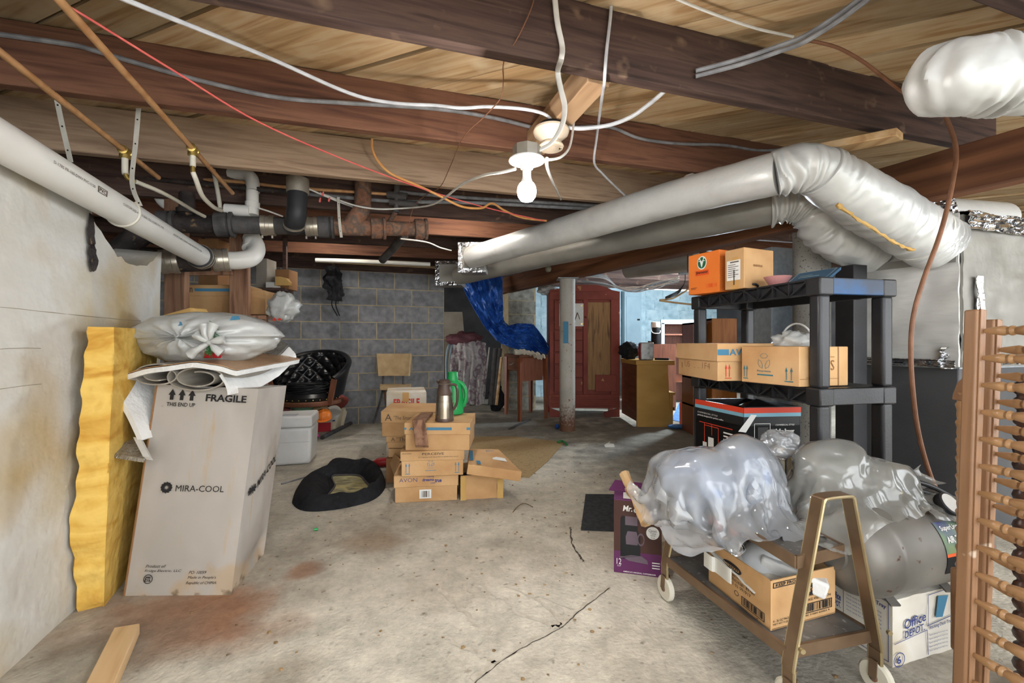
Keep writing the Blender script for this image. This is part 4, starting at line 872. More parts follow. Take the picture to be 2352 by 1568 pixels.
# tall white carton
mb_ = [fl(287, 1368), fl(531, 1366), fl(606, 1272), fl(606, 1272) + (fl(287, 1368) - fl(531, 1366))]
tt = [at(362, 882, 1.84), at(594, 893, 1.84), at(658, 885, 2.19), at(658, 885, 2.19) + (at(362, 882, 1.84) - at(594, 893, 1.84))]
r = thing('tall_carton', 'tall scuffed white carton printed FRAGILE leaning back beside the yellow foam', 'box', sum(mb_, V()) / 4)
def bil(q, u, v): return (q[0]*(1-u)+q[1]*u)*(1-v)+(q[3]*(1-u)+q[2]*u)*v
fq = [mb_[0], mb_[1], tt[1], tt[0]]; rq = [mb_[1], mb_[2], tt[2], tt[1]]
mb = MB()
def face(q, o, nu=26, nv=40, dent=None):
    n = (q[1]-q[0]).cross(q[3]-q[0]).normalized()
    mb.grid(lambda u, v: bil(q, u, v) + n * ((.004 * fbm((u * 4, v * 6, o), 1, 4) + (dent(u, v) if dent else 0)) * min(1, 12*u*(1-u)) * min(1, 12 * v * (1 - v) + .05)), nu, nv)
face(fq, 1, dent=lambda u, v: -.02 * max(0, 1 - ((u-1)/.12)**2) * max(0, 1 - v / .08) if v < .08 else 0)
face(rq, 2, dent=lambda u, v: -.05 * max(0, 1 - v / .16) * u)
face([mb_[2], mb_[3], tt[3], tt[2]], 3, 6, 8); face([mb_[3], mb_[0], tt[0], tt[3]], 4, 6, 8); face([tt[0], tt[1], tt[2], tt[3]], 5, 8, 8)
def node_tall():
    m = mat('tall_card', [(160, 152, 142), (178, 170, 161), (169, 161, 151)], .85, 3, (1, 1, .6), .2, bscale=100, bst=(160, 160, .5))
    nt = m.node_tree; N = nt.nodes; L = nt.links; b = N['Principled BSDF']; src = b.inputs['Base Color'].links[0].from_socket
    tc = N.new('ShaderNodeTexCoord'); sx = N.new('ShaderNodeSeparateXYZ'); L.new(tc.outputs['Object'], sx.inputs[0])
    def layer(src, scl, f0, f1, thr, col, k):
        mp = N.new('ShaderNodeMapping'); mp.inputs['Scale'].default_value = scl; L.new(tc.outputs['Object'], mp.inputs['Vector'])
        nz = N.new('ShaderNodeTexNoise'); nz.inputs['Scale'].default_value = 1; nz.inputs['Detail'].default_value = 5; L.new(mp.outputs[0], nz.inputs['Vector'])
        zr = N.new('ShaderNodeMapRange'); zr.inputs['From Min'].default_value = f0; zr.inputs['From Max'].default_value = f1; zr.inputs['To Min'].default_value = .25; zr.inputs['To Max'].default_value = 0; L.new(sx.outputs['Z'], zr.inputs['Value'])
        ad = N.new('ShaderNodeMath'); L.new(nz.outputs['Fac'], ad.inputs[0]); L.new(zr.outputs['Result'], ad.inputs[1])
        mr = N.new('ShaderNodeMapRange'); mr.inputs['From Min'].default_value = thr; mr.inputs['From Max'].default_value = thr + .1; mr.inputs['To Max'].default_value = k; L.new(ad.outputs[0], mr.inputs['Value'])
        mx = N.new('ShaderNodeMix'); mx.data_type = 'RGBA'; L.new(mr.outputs['Result'], mx.inputs['Factor']); L.new(src, mx.inputs['A']); mx.inputs['B'].default_value = lin(col); return mx.outputs['Result']
    src = layer(src, (14, 14, .9), 2, 3, .88, (184, 148, 88), .7)
    src = layer(src, (6, 6, 6), .0, .20, .70, (180, 152, 116), .6)
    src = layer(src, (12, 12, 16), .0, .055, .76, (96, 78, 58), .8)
    L.new(src, b.inputs['Base Color'])
node_tall()
mb.build('carton_body', 'tall_card', r, ang=.6)
# dark left edge of the corrugated board
MB().bar(mb_[0] + V((-.002, 0, 0)), tt[0] + V((-.002, 0, 0)), .006, .006).build('board_edge', 'card_dark', r)
P_ = Print(fq, .004)
for k in range(3): P_.uparrow(.165 + .098 * k, .925, .98, .036, .5, .55)
P_.text('THIS END UP', .125, .893, .405, .913, .015); P_.text('FRAGILE', .50, .925, .90, .962, .03, .0)
P_.text('MIRA-COOL', .335, .480, .80, .510, .0)
for i in range(12):
    a = i * math.pi / 6; c_, s_ = math.cos(a), math.sin(a); c2, s2 = math.cos(a + .6), math.sin(a + .6)
    P_.poly([(.245 + .012*c_, .497 + .006*s_), (.245 + .052*c_, .497 + .024*s_), (.245 + .06*c2, .497 + .029*s2), (.245 + .036*c2, .497 + .016*s2)])
P_.text('Product of:', .165, .126, .35, .14, .0, .01); P_.text('Fridge Electric, LLC', .16, .104, .50, .118, .0, .01)
P_.ring(.20, .075, .044, .021, .16); P_.text('ETL', .172, .064, .228, .086, .04, .01)
P_.text('PO: 10059', .58, .098, .74, .112, .0, .01); P_.text("Made in People's", .575, .073, .84, .089, .0, .01); P_.text('Republic of CHINA', .565, .048, .85, .064, .0, .01)
P_.on(r, 'ink_black', 'printed_lettering', True)
P_ = Print(rq, .004).text('MIRA-COOL', .36, .455, .93, .50, .02, 0, .09)
for i in range(10):
    a = i * math.pi / 5; P_.line((.2, .47), (.2 + .12*math.cos(a), .47 + .026*math.sin(a)), .012)
P_.on(r, 'ink_black', 'printed_lettering')

# roll of bubble foil insulation on the carton
r = thing('insulation_roll', 'loose roll of white and silver insulation blanket on the tall white carton', 'insulation', at(450, 893, 1.95))
ax0, ax1 = at(455, 866, 1.80), at(612, 838, 2.30); E = ax1 - ax0
def spiral(cx, cy, rx, ry, turns, nm, m):
    pts = []
    n = int(26 * turns)
    for i in range(n + 1):
        a = 2 * math.pi * turns * i / n + .6; k = 1 - .62 * i / n
        pts.append((cx + rx * k * math.cos(a) * 1.0, cy - ry * k * math.sin(a)))
    def fn(u, v):
        i = min(int(u * (len(pts) - 1)), len(pts) - 2); f_ = u * (len(pts) - 1) - i
        x = pts[i][0] * (1-f_) + pts[i+1][0] * f_; y = pts[i][1] * (1-f_) + pts[i+1][1] * f_
        return at(x, y, 1.80 + .008 * fbm((x * .05, y * .05, 1))) + E * v * .9
    return MB().sheet(fn, n * 2, 6, .0055).build(nm, m, r, ang=.9)
spiral(362, 862, 62, 26, 1.7, 'rolled_end', 'board_grey'); spiral(455, 868, 78, 33, 2.2, 'rolled_end', 'board_grey')
prof = [(318, 1015), (300, 975), (275, 930), (251, 886), (275, 866), (320, 852), (380, 840), (440, 834), (500, 840), (545, 852)]
P2 = spline([at(x, y, 1.76 if i < 4 else 1.78) for i, (x, y) in enumerate(prof)], 5)
def outer(u, v):
    i = min(int(u * (len(P2) - 1)), len(P2) - 2); f_ = u * (len(P2) - 1) - i
    return P2[i] * (1 - f_) + P2[i+1] * f_ + E * v * (1.05 * min(1, max(.28, (u - .12) / .45))) + V((0, 0, .004 * fbm((u * 8, v * 3, 4))))
MB().sheet(outer, 60, 14, .02).build('outer_blanket', 'foam_white', r, ang=.8)
def topskin(u, v):
    p = outer(.42 + .58 * u, v); return p + V((0, 0, .006))
MB().sheet(topskin, 30, 14, .003).build('foil_face', 'bubble_brown', r, ang=.8)
mb = MB().prism([at(240, 1048, 1.70), at(330, 1062, 1.68), at(338, 1050, 1.72), at(320, 1008, 1.80), at(268, 1032, 1.76)], (0, .004, .014))
mb.build('flap_foot', 'bubble', r)
MB().sheet(lambda u, v: at(314 + 22 * v, 1010 + 45 * v, 1.79 - .1 * v) + V((.035 * u, -.01 * u, 0)), 4, 10, .02).build('flap_end', 'foam_white', r)
bw = [at(520, 858, 1.80), at(585, 852, 2.02), at(640, 826, 2.22), at(672, 796, 2.32)]
W2 = spline(bw, 6)
def side(u, v):
    i = min(int(u * (len(W2) - 1)), len(W2) - 2); f_ = u * (len(W2) - 1) - i; p = W2[i] * (1-f_) + W2[i+1] * f_
    k = math.sin(v * math.pi / 2); return p + V((.05 * k - .02, -.02 * k, -.085 * v * (1 - .35 * u))) + V((0, 0, .004 * fbm((u * 6, v * 4, 2))))
MB().sheet(lambda u, v: side(u, 1 - v), 24, 10, .012).build('white_side', 'foam_white', r, ang=.9)
MB().sheet(lambda u, v: side(u, 0) + V((-.10 * v, .04 * v, .012 + .03 * v * u)), 24, 6, .004).build('silver_edge', 'bubble', r, ang=.9)

# shopping bag
r = thing('shopping_bag', 'knotted white plastic shopping bag lying on the insulation roll', 'bag', at(478, 832, 2.0))
Mx = Matrix.Translation(at(478, 776, 1.98)) @ Matrix.Rotation(math.pi / 2, 4, 'X')
def bagd(d, p):
    a = math.atan2(d.y, d.x - .02); k = max(0, d.z) ** 2
    return .045 * k * math.sin(a * 15 + 2 * fbm(d, 2)) + .06 * fbm(d, 2.2, 4) - .16 * max(0, d.z - .55) + .05 * abs(d.x) * (1 if d.y > 0 else -.5)
mb = MB(Mx).blob((0, 0, 0), .315, .118, .19, 96, 48, bagd); mb.build('bag_body', 'bag_white', r, ang=1.2)
kp = at(485, 786, 1.80)
for dx, dz, l in ((-.05, .03, .06), (.06, .012, .09), (-.075, -.05, .05), (.05, -.045, .06), (.02, .075, .06), (-.02, .07, .05)):
    MB().tube(spline([kp, kp + V((dx * .5, -.018, dz * .5)), kp + V((dx, -.01, dz)) ], 5), [.008 + .012 * (i / 10) for i in range(11)], 8, disp=lambda p, s, a: .005 * fbm(p, 60)).build('bag_fold', 'bag_white', r, ang=1.2)
MB().blob(kp + V((0, -.01, 0)), .014, .012, .012, 12, 8).build('knot', 'bag_white', r)
for px, py, w_ in ((408, 744, 24), (540, 731, 24)):
    q = [at(px - w_/2, py + 5, 1.82), at(px + w_/2, py + 3, 1.82), at(px + w_/2 - 3, py - 5, 1.83), at(px - w_/2 + 5, py - 5, 1.83)]
    Print(q, .001).rect(0, 0, 1, 1).on(r, 'ink_blue', 'printed_mark')
t = thing('garland', 'green tinsel garland showing through the bag knot', 'garland', at(487, 818, 1.82)); mb = MB(); rr = random.Random(5)
for cx, cy, n in ((488, 762, 110), (482, 803, 110)):
    for i in range(n):
        p = at(cx + rr.gauss(0, 5.5), cy + rr.gauss(0, 8), 1.815 + rr.uniform(-.01, .01)); d = V((rr.gauss(0, 1), -abs(rr.gauss(0, .6)), rr.gauss(0, 1))).normalized() * .014
        s_ = d.cross(V((0, 1, 0))).normalized() * .0016; mb.add([p - s_, p + s_, p + d], [(0, 1, 2)])
o = mb.build('needles', 'plant_green', t, ang=0); o['kind'] = 'stuff'
one('gift', 'small red parcel peeking out under the green garland', 'parcel', MB().hexa([at(468, 822, 1.83), at(508, 822, 1.81), at(508, 822, 1.87), at(468, 822, 1.87), at(470, 806, 1.83), at(512, 806, 1.81), at(512, 806, 1.87), at(470, 806, 1.87)]), 'gift_red', bev=.003)

# ------------------------------------------------------------------ timber rack with cartons behind
def post(name, label, px0, px1, Z, th, z1=1.9):
    x0, x1 = (px0 - CX) / F * Z, (px1 - CX) / F * Z
    return one(name, label, 'post', MB().hexa([V((x, y, z)) for z in (0, z1) for x, y in ((x0, Z), (x1, Z), (x1, Z + th), (x0, Z + th))]), 'oldwood', bev=.004)
post('wooden_post', 'paint splashed wooden post at the end of the cream wall', 376, 424, 2.74, .045)
post('wooden_post', 'knotty wooden post below the white pipe elbow', 526, 567, 2.99, .045)
one('rack_rail', 'short wooden rail between the two rack posts', 'rail', MB().bar(at(415, 627, 2.79), at(534, 626, 2.97), .03, .032), 'oldwood')
r = thing('rack_shelf', 'rough plank shelf carrying the cartons behind the posts', 'shelf', at(530, 733, 3.2).xy.to_3d())
MB().hexa([at(424, 733, 2.93), at(612, 733, 3.05), at(655, 728, 3.5), at(470, 728, 3.5), at(424, 724, 2.93), at(612, 724, 3.05), at(655, 719, 3.5), at(470, 719, 3.5)]).build('plank', 'oldwood', r, bev=.003)
for px, Z in ((604, 3.2), (440, 3.4)): MB().bar(at(px, 727, Z).xy.to_3d(), at(px, 727, Z), .05, .05).build('leg', 'oldwood', r)
d = carton('lidded_carton', 'brown lidded carton with blue stripe on the plank shelf', at(427, 723, 3.04), at(567, 723, 3.09), .22, .205, lid=.36)
Print(d['lfront']).text('on', .02, .32, .13, .75, .03).on(d['root'], 'ink_grey', 'printed_lettering'); Print(d['lfront']).rect(.16, .42, .86, .68).on(d['root'], 'ink_blue', 'printed_stripe')
d = carton('open_carton', 'brown carton with loose flaps at the shelf end beside the white bag', at(570, 722, 3.11), at(610, 722, 3.12), .25, .17, 'card')
tq = d['top']
MB().hexa([tq[0] + V((-.005, -.004, -.03)), tq[1] + V((.004, -.004, -.06)), tq[1] + V((.004, .004, -.06)), tq[0] + V((-.005, .004, -.03)), tq[0] + V((0, .01, .03)), tq[1] + V((0, .01, -.0)), tq[1] + V((0, .016, 0)), tq[0] + V((0, .016, .03))]).build('flap', 'card', d['root'])
r = thing('upper_rack', 'dark plank hung from the joists holding the upper cartons', 'shelf', at(560, 668, 3.7))
MB().bar(at(460, 668, 3.62), at(665, 668, 3.78), .3, .022).build('plank', 'joist', r)
for px in (470, 655): MB().bar(at(px, 672, 3.9), V((at(px, 668, 3.9).x, 3.9, 1.96)), .03, .03).build('hanger', 'joist', r)
carton('small_carton', 'grey brown carton on the dark plank behind the white elbow', at(588, 664, 3.68), at(613, 664, 3.68), .15, .26, 'board_grey')
carton('small_carton', 'dark brown carton at the end of the dark plank', at(632, 664, 3.74), at(664, 664, 3.74), .15, .17, 'card_dark')
carton('small_carton', 'tan carton glimpsed between the pipes above the rail', at(455, 664, 3.62), at(500, 664, 3.62), .15, .42, 'card_dark')
carton('paper_stack', 'stack of white papers on the dark plank', at(610, 664, 3.62), at(630, 664, 3.62), .1, .06, 'paper', cat='papers')
one('yellow_folder', 'yellow folder sticking out beside the papers on the dark plank', 'folder', MB().prism([at(632, 655, 3.6), at(663, 655, 3.6), at(664, 648, 3.6), at(656, 638, 3.6), at(645, 635, 3.6), at(632, 635, 3.6)], (0, .05, 0)), 'foam_tan')
bl = MB().blob(at(648, 705, 3.06), .115, .09, .105, 40, 24, lambda d, p: .22 * fbm(d, 2.4, 4) + .10 * (ridge(d, 3, 3) - 1.2) - .15 * max(0, -d.x))
r = tag(bl.build('hanging_bag', 'bag_white', None, ang=1.2), 'crumpled white bag with red print hanging off the shelf end', 'bag')
Print([at(625, 737, 2.945), at(648, 737, 2.945), at(648, 729, 2.945), at(625, 729, 2.945)]).poly([(0, .2), (.3, 0), (.45, .6), (.2, 1)]).poly([(.55, .1), (1, .3), (.8, .9), (.6, .7)]).on(r, 'ink_red', 'printed_mark')
# black cloth hanging from the joist by the block wall
p = at(768, 612, 4.8)
mb = MB().tube(spline([p, at(766, 640, 4.8), at(770, 668, 4.8), at(769, 690, 4.8)], 8), [.03 + .07 * math.sin(min(1, i / 14) * 2.2) * (1 - .5 * i / 24) for i in range(25)], 24, disp=lambda q, s, a: .045 * fbm(q, 12, 4) + .018 * math.sin(a * 7 + s * 4))
r = tag(mb.build('hanging_cloth', 'fabric_black', None, ang=1.0), 'black cloth bundle with trailing strings hung on the far joist', 'cloth')
for a, b in ((762, 775), (771, 780)): MB().tube(spline([at(a + 4, 680, 4.8), at(a, 700, 4.79), at(b, 725, 4.78)], 5), .006, 6).build('string', 'fabric_black', r)
MB().tube([at(768, 618, 4.8), at(768, 596, 4.8)], .004, 6).build('hook', 'iron', r)

# ------------------------------------------------------------------ cooler, hats, swivel chair
p0, p1 = fl(598, 1074), fl(716, 1066); e = (p1 - p0); n = V((-e.y, e.x, 0)).normalized() * .34
r = thing('cooler', 'white hard plastic cooler with grey lid behind the tall carton', 'cooler', (p0 + p1 + n) / 2)
c = [p0, p1, p1 + n, p0 + n]; ce = sum(c, V()) / 4
MB().hexa([ce + (x - ce) * .93 + V((0, 0, .0)) for x in c] + [x + V((0, 0, .30)) for x in c]).build('body', 'white', r, bev=.025, seg=3)
MB().hexa([ce + (x - ce) * 1.02 + V((0, 0, .303)) for x in c] + [ce + (x - ce) * 1.0 + V((0, 0, .395)) for x in c]).build('lid', 'white', r, bev=.018, seg=3)
MB().bar(c[0] * .5 + c[1] * .5 + n * .12 + V((-.1, 0, .397)), c[0] * .3 + c[1] * .7 + n * .12 + V((0, 0, .397)), .05, .012).build('lid_grip', 'cable_silver', r)
Print([c[0] * .02 + c[1] * .98 * 0 + c[0] * .98, c[1], c[1] + V((0, 0, .3)), c[0] + V((0, 0, .3))], .004).rect(.1, .62, .95, .63).on(r, 'cable_silver', 'moulded_line')

def hat(label, p, r_, tilt, rz, m, up=True):
    t = thing('hard_hat', label, 'hard hat', V(p), 'hard hats under the swivel chair')
    M_ = Matrix.Translation(V(p)) @ Matrix.Rotation(rz, 4, 'Z') @ Matrix.Rotation(tilt, 4, 'X')
    MB(M_).lathe([(r_ * 1.0, 0), (r_ * .99, r_ * .2), (r_ * .93, r_ * .45), (r_ * .78, r_ * .72), (r_ * .5, r_ * .9), (r_ * .2, r_ * .97), (.002, r_ * .98)], (0, 0, 0), n=24).build('shell', m, t)
    MB(M_).prism([(r_ * 1.0 * math.cos(a), r_ * 1.0 * math.sin(a) * (1.35 if math.sin(a) < 0 else 1.05) , 0) for a in [i * math.pi / 12 for i in range(24)]], (0, 0, .006)).build('brim', m, t)
    MB(M_).tube([(0, r_ * math.cos(a) * 1.01, r_ * math.sin(a) * 1.0) for a in [i * math.pi / 10 for i in range(11)]], .006, 6).build('ridge', m, t)
    return t
hat('green hard hat turned over under the chair edge', at(697, 940, 4.45) + V((0, 0, .045)), .10, 2.7, .2, 'hat_green')
hat('tan hard hat between the green and orange ones', at(735, 948, 4.55), .10, .5, -.5, 'hat_tan')
hat('faded red hard hat tipped up at the pile edge', at(775, 930, 4.75), .115, -.7, .9, 'hat_red')
hat('orange hard hat lying on the paper sack', at(742, 958, 4.42), .085, .3, .3, 'hat_orange')
hat('white hard hat squeezed beside the orange one', at(765, 950, 4.62), .085, -1.0, .5, 'white_dirty')
hat('maroon hard hat half hidden by the tall carton', at(655, 952, 4.4), .10, 1.2, -.8, 'hat_maroon')
# paper sack carrying the hats
r = thing('paper_sack', 'crumpled paper sack with red and blue squares holding the hard hats', 'sack', fl(735, 997))
pb_ = [fl(668, 1000), fl(772, 992), fl(790, 978), fl(690, 985)]; pt_ = [at(670, 945, 4.5), at(770, 940, 4.7), at(795, 935, 5.0), at(690, 940, 4.9)]
def sack(u, v):
    s = u * 4; i = int(min(s, 3.999)); k = s - i; a = pb_[i] * (1-k) + pb_[(i+1) % 4] * k; b = pt_[i] * (1-k) + pt_[(i+1) % 4] * k
    return a * (1-v) + b * v + V((0, -1, 0)) * (.03 * fbm((u * 9, v * 4, 2), 1, 3) * min(1, v * 5) + .01 * (ridge((u * 7, v * 3, 0), 1, 2) - 1) * v)
MB().grid(sack, 64, 18, cu=True).build('sack_body', 'bag_paper', r, ang=1.0)
def sackq(u0, u1, v0, v1): return [sack(u0, v0) + V((0, -.02, 0)), sack(u1, v0) + V((0, -.02, 0)), sack(u1, v1) + V((0, -.02, 0)), sack(u0, v1) + V((0, -.02, 0))]
Print(sackq(.135, .225, .08, .46)).rect(0, 0, 1, 1).on(r, 'ink_crimson', 'printed_square')
q = sackq(.06, .135, .5, .85); Print(q).rect(0, 0, 1, 1).on(r, 'ink_royal', 'printed_square'); Print(q, .004).text('O', .5, .3, .8, .7, .04).on(r, 'ink_white', 'printed_letter')
Print(sackq(.235, .25, .5, .95)).rect(0, 0, 1, 1).on(r, 'ink_royal', 'printed_square')
one('card_flap', 'stiff grey card standing behind the paper sack', 'card', MB().prism([fl(786, 985) + V((0, .02, 0)), at(797, 945, 4.95), at(785, 935, 4.95), at(772, 942, 4.95), at(772, 985, 4.95)], (0, .006, 0)), 'bag_paper')

# swivel chair
cc = at(714, 905, 4.58); r = thing('swivel_chair', 'black tufted swivel chair seat resting on the pile of hard hats', 'chair', V((cc.x, cc.y, .36)))
R_ = .29
MB().lathe([(.0, .0), (R_ * .8, .0), (R_ * .98, .02), (R_ * 1.0, .05), (R_ * .9, .085), (R_ * .5, .1), (0.001, .104)], V((cc.x, cc.y, .385)), n=36).build('seat', 'vinyl', r)
a0, a1 = math.radians(-32), math.radians(212)
def back(u, v, off=0.0):
    a = a0 + (a1 - a0) * u; s = math.sin((u) * math.pi)
    h = .02 + (.18 + .26 * s) * v; rad = R_ * (.96 + .26 * v) + off
    tu, tv = u * 9, v * 3.2
    g = min(abs(((tu + tv) % 1) - .5), abs(((tu - tv) % 1) - .5))
    rad -= .03 * min(1, g * 4) if off == 0 else 0
    return V((cc.x + rad * math.cos(a), cc.y + rad * math.sin(a), .42 + h))
MB().grid(lambda u, v: back(u, v), 90, 30).build('tufted_back', 'vinyl', r, ang=1.2)
MB().sheet(lambda u, v: back(u, v, .045), 40, 8, .02).build('back_shell', 'vinyl', r, ang=1.0)
MB().tube([back(i / 40, 1.0, .02) for i in range(41)], .03, 10).build('top_roll', 'vinyl', r)
MB().tube([V((cc.x + R_ * 1.06 * math.cos(a), cc.y + R_ * 1.06 * math.sin(a), .375)) for a in [i * math.pi / 24 for i in range(49)]], .024, 8, sq=(.5, 1)).build('wooden_rim', 'rust_wood', r)
for s_ in (0, 1):
    q = back(s_, 0, .035); q2 = back(s_, 1, .035); MB().bar(V((q.x, q.y, .36)), q2 + V((0, 0, .0)), .03, .05, up=(1, 0, 0)).build('arm_front', 'rust_wood', r)
for i in range(14):
    a = math.radians(200 + 160 * i / 13); MB().blob((cc.x + R_ * 1.04 * math.cos(a), cc.y + R_ * 1.04 * math.sin(a), .415), .006, .006, .006, 8, 6).build('nail_head', 'brass', r)
mb = MB(); rr = random.Random(2)
for k in range(16):
    rx, ry, zz = .19 + rr.uniform(-.03, .035), .15 + rr.uniform(-.04, .04), .49 + rr.uniform(0, .06)
    ox, oy, tl = rr.uniform(-.02, .02), -.03 + rr.uniform(-.02, .02), rr.uniform(-.12, .12)
    pts = [V((cc.x + ox + rx * math.cos(a), cc.y + oy + ry * math.sin(a), zz + tl * math.sin(a + k) * .3)) for a in [i * math.pi / 14 for i in range(29)]]
    mb.tube(pts, .007, 6)
one('cable_coil', 'coil of black cable dumped on the swivel chair seat', 'cable', mb, 'cable_black')
one('floor_pipe', 'short grey pipe lying in front of the paper sack', 'pipe', MB().tube([fl(740, 1009) + V((0, 0, .02)), fl(812, 972) + V((0, 0, .02))], .022, 14), 'iron_grey')
t = one('pink_toy', 'small pink plastic ball beside the cooler', 'toy', MB().blob(fl(727, 1006) + V((0, 0, .025)), .025, .025, .025, 14, 10), 'gift_red'); MATS['hotpink'] = mat('hotpink', [(226, 70, 150)], .4); t.data.materials[0] = MATS['hotpink']

# folding chair at the block wall
r = thing('folding_chair', 'folding metal chair with paint stained tan back by the block wall', 'chair', fl(905, 972))
Z = 5.0
def bk(u, v):
    x0, x1 = 864 + 4 * (1 - v), 946 - 4 * (1 - v); p = at(x0 + (x1 - x0) * u, 863 - 51 * v, Z); return p + V((0, .05 * (1 - (2*u-1)**2), 0))
MB().sheet(bk, 16, 8, -.03).build('backrest', 'canvas', r, ang=.9)
def bq(u0, u1, v0, v1): return [bk(u0, v0) + V((0, -.006, 0)), bk(u1, v0) + V((0, -.006, 0)), bk(u1, v1) + V((0, -.006, 0)), bk(u0, v1) + V((0, -.006, 0))]
Print(bq(.02, .22, .1, .62), .004).poly([(.3, .0), (1, .0), (.75, .45), (.4, 1), (.2, .9)]).on(r, 'ink_denim', 'paint_stain'); Print(bq(.02, .16, .75, .98), .004).poly([(0, 0), (1, .3), (.7, 1), (0, 1)]).on(r, 'ink_denim', 'paint_stain')
Print(bq(.68, .86, .18, .52), .004).disc(.5, .5, .48, .46).on(r, 'ink_denim', 'paint_stain')
for px in (880, 927):
    MB().tube(spline([at(px, 850, Z + .03), at(px - 2, 900, Z + .02), at(px - (22 if px < 900 else 4), 972, Z + .03 )], 6), .012, 10).build('back_leg', 'iron_grey', r)
    MB().tube(spline([at(px, 880, Z + .03), at(px + 6, 925, Z - .12), at(px + 8, 985, Z - .26)], 5), .012, 10).build('front_leg', 'iron_rust', r)
MB().hexa([at(872, 896, Z - .28), at(944, 896, Z - .28), at(944, 888, Z + .08), at(872, 888, Z + .08), at(872, 888, Z - .28), at(944, 888, Z - .28), at(944, 881, Z + .08), at(872, 881, Z + .08)]).build('seat', 'canvas', r, bev=.01)

# ------------------------------------------------------------------ stack of cartons in the middle
G = 'shallow lidded cartons stacked on the floor'
d = carton('lidded_carton', 'bottom carton of the front stack, sagging, with white barcode label', fl(907, 1155), fl(1050, 1148), .30, .163, lid=.42, group=G)
P_ = Print(d['lfront']).text('AVON', .085, .45, .36, .78, -.01).text('making', .51, .74, .62, .92, .0).text('dreams', .44, .46, .62, .72, .03).text('come', .565, .22, .64, .36, .0).text('true', .63, .34, .74, .64, .03); P_.on(d['root'], 'ink_navy', 'printed_lettering')
P_ = Print(d['front'], .003).rect(.39, .13, .58, .47); P_.on(d['root'], 'label_white', 'barcode_label'); Print(d['front'], .0045).bars(.42, .18, .55, .42, 14).on(d['root'], 'ink_grey', 'barcode')
z1 = .169
d = carton('lidded_carton', 'middle carton of the front stack with recycling sign and blue arrows', hz(922, 1095, z1), hz(1064, 1090, z1), .30, .150, lid=.36, group=G)
P_ = Print(d['lfront']).text('AVON', .03, .70, .17, .86).text('PERCEIVE', .34, .58, .68, .82, .01).text('the fragrance with the power to elevate your mood', .28, .28, .90, .45); P_.on(d['root'], 'ink_grey', 'printed_lettering')
P_ = Print(d['front'], .002)
for u in (.075, .125, .875, .925): P_.uparrow(u, .16, .56, .014, .3, .35)
P_.rect(.06, .10, .14, .125).rect(.86, .10, .94, .125).rect(.38, .22, .56, .24).text('Recyclable', .425, .30, .515, .35)
def recycle(P_, u, v, s, sv):
    for i in range(3):
        a = math.pi / 2 + i * 2 * math.pi / 3
        for k in range(2):
            b = a + (.62 if k else -.62); c_ = a + (1.35 if k else -1.35) * .55
        p = [(u + s * math.cos(a + x) * y, v + sv * math.sin(a + x) * y) for x, y in ((-.75, 1.0), (-.25, 1.08), (.25, 1.08), (.75, 1.0), (.62, .55), (-.62, .55))]
        for j in range(6): P_.line(p[j], p[(j+1) % 6], .0075)
recycle(P_, .47, .52, .052, .13); P_.on(d['root'], 'ink_blue', 'printed_mark')
z2 = z1 + .156
d = carton('lidded_carton', 'top carton of the front stack, under the steel flask, blue stripe', hz(931, 1034, z2), hz(1078, 1034, z2), .36, .165, lid=.40, group=G)
Print(d['lfront']).rect(.34, .38, .72, .62).rect(0, .42, .035, .60).rect(.945, .40, 1, .62).text('Avon', .07, .36, .32, .64, .01).on(d['root'], 'ink_blue', 'printed_mark')
zt = z2 + .165 + .006
d = carton('lidded_carton', 'wide carton topping the rear stack, lettered with a large A', at(877, 1002, 3.08), at(1004, 1002, 3.12), .42, .172, lid=.44, group=G); zb = d['front'][0].z
Print(d['lfront']).text('A', .07, .2, .19, .78).text('"The Smarter', .22, .3, .62, .62, 0, .01).on(d['root'], 'ink_grey', 'printed_lettering')
d = carton('lidded_carton', 'second carton of the rear stack, set back on its left', at(889, 1029, 3.1), at(1000, 1029, 3.14), .34, zb - .004 - at(889, 1029, 3.1).z, lid=.5, group=G); zb2 = d['front'][0].z
Print(d['lfront']).text('A "The', .1, .2, .42, .78).on(d['root'], 'ink_grey', 'printed_lettering')
d = carton('lidded_carton', 'third carton of the rear stack, crushed at the corner', at(892, 1050, 3.1), at(1000, 1050, 3.14), .34, zb2 - .004 - at(892, 1050, 3.1).z, lid=0, group=G); zb3 = d['front'][0].z
d = carton('lidded_carton', 'lowest carton of the rear stack with a torn open flap', V((at(879, 1100, 3.0).x, 3.08, 0)), V((at(1000, 1100, 3.0).x, 3.12, 0)), .34, zb3 - .003, 'card_dark', group=G)
f0 = d['front']; MB().prism([f0[0] + V((.03, -.012, .14)), f0[0] + V((.10, -.16, .10)), f0[0] + V((.13, -.13, .20)), f0[0] + V((.06, -.01, .21))], (.004, .004, 0)).build('torn_flap', 'card', d['root'])
d = carton('fragile_carton', 'white carton stamped FRAGILE in red behind the rear stack', V((at(887, 903, 3.62).x, 3.62, 0)), V((at(975, 903, 3.62).x, 3.70, 0)), .42, .572, 'card_white', tape='tape')
P_ = Print(d['front'], .002).text('FRAGILE', .18, .79, .83, .91, .03).text('FRAGILE', .18, .60, .83, .72, .03); P_.on(d['root'], 'ink_red', 'printed_lettering')
Print(d['right'], .002).text('FRAGILE', .2, .78, .8, .9, .0).text('FRAGILE', .2, .64, .8, .76, .0).on(d['root'], 'ink_red', 'printed_lettering')
Print(d['front'], .003).rect(.40, .86, .56, 1).on(d['root'], 'tape', 'packing_tape')
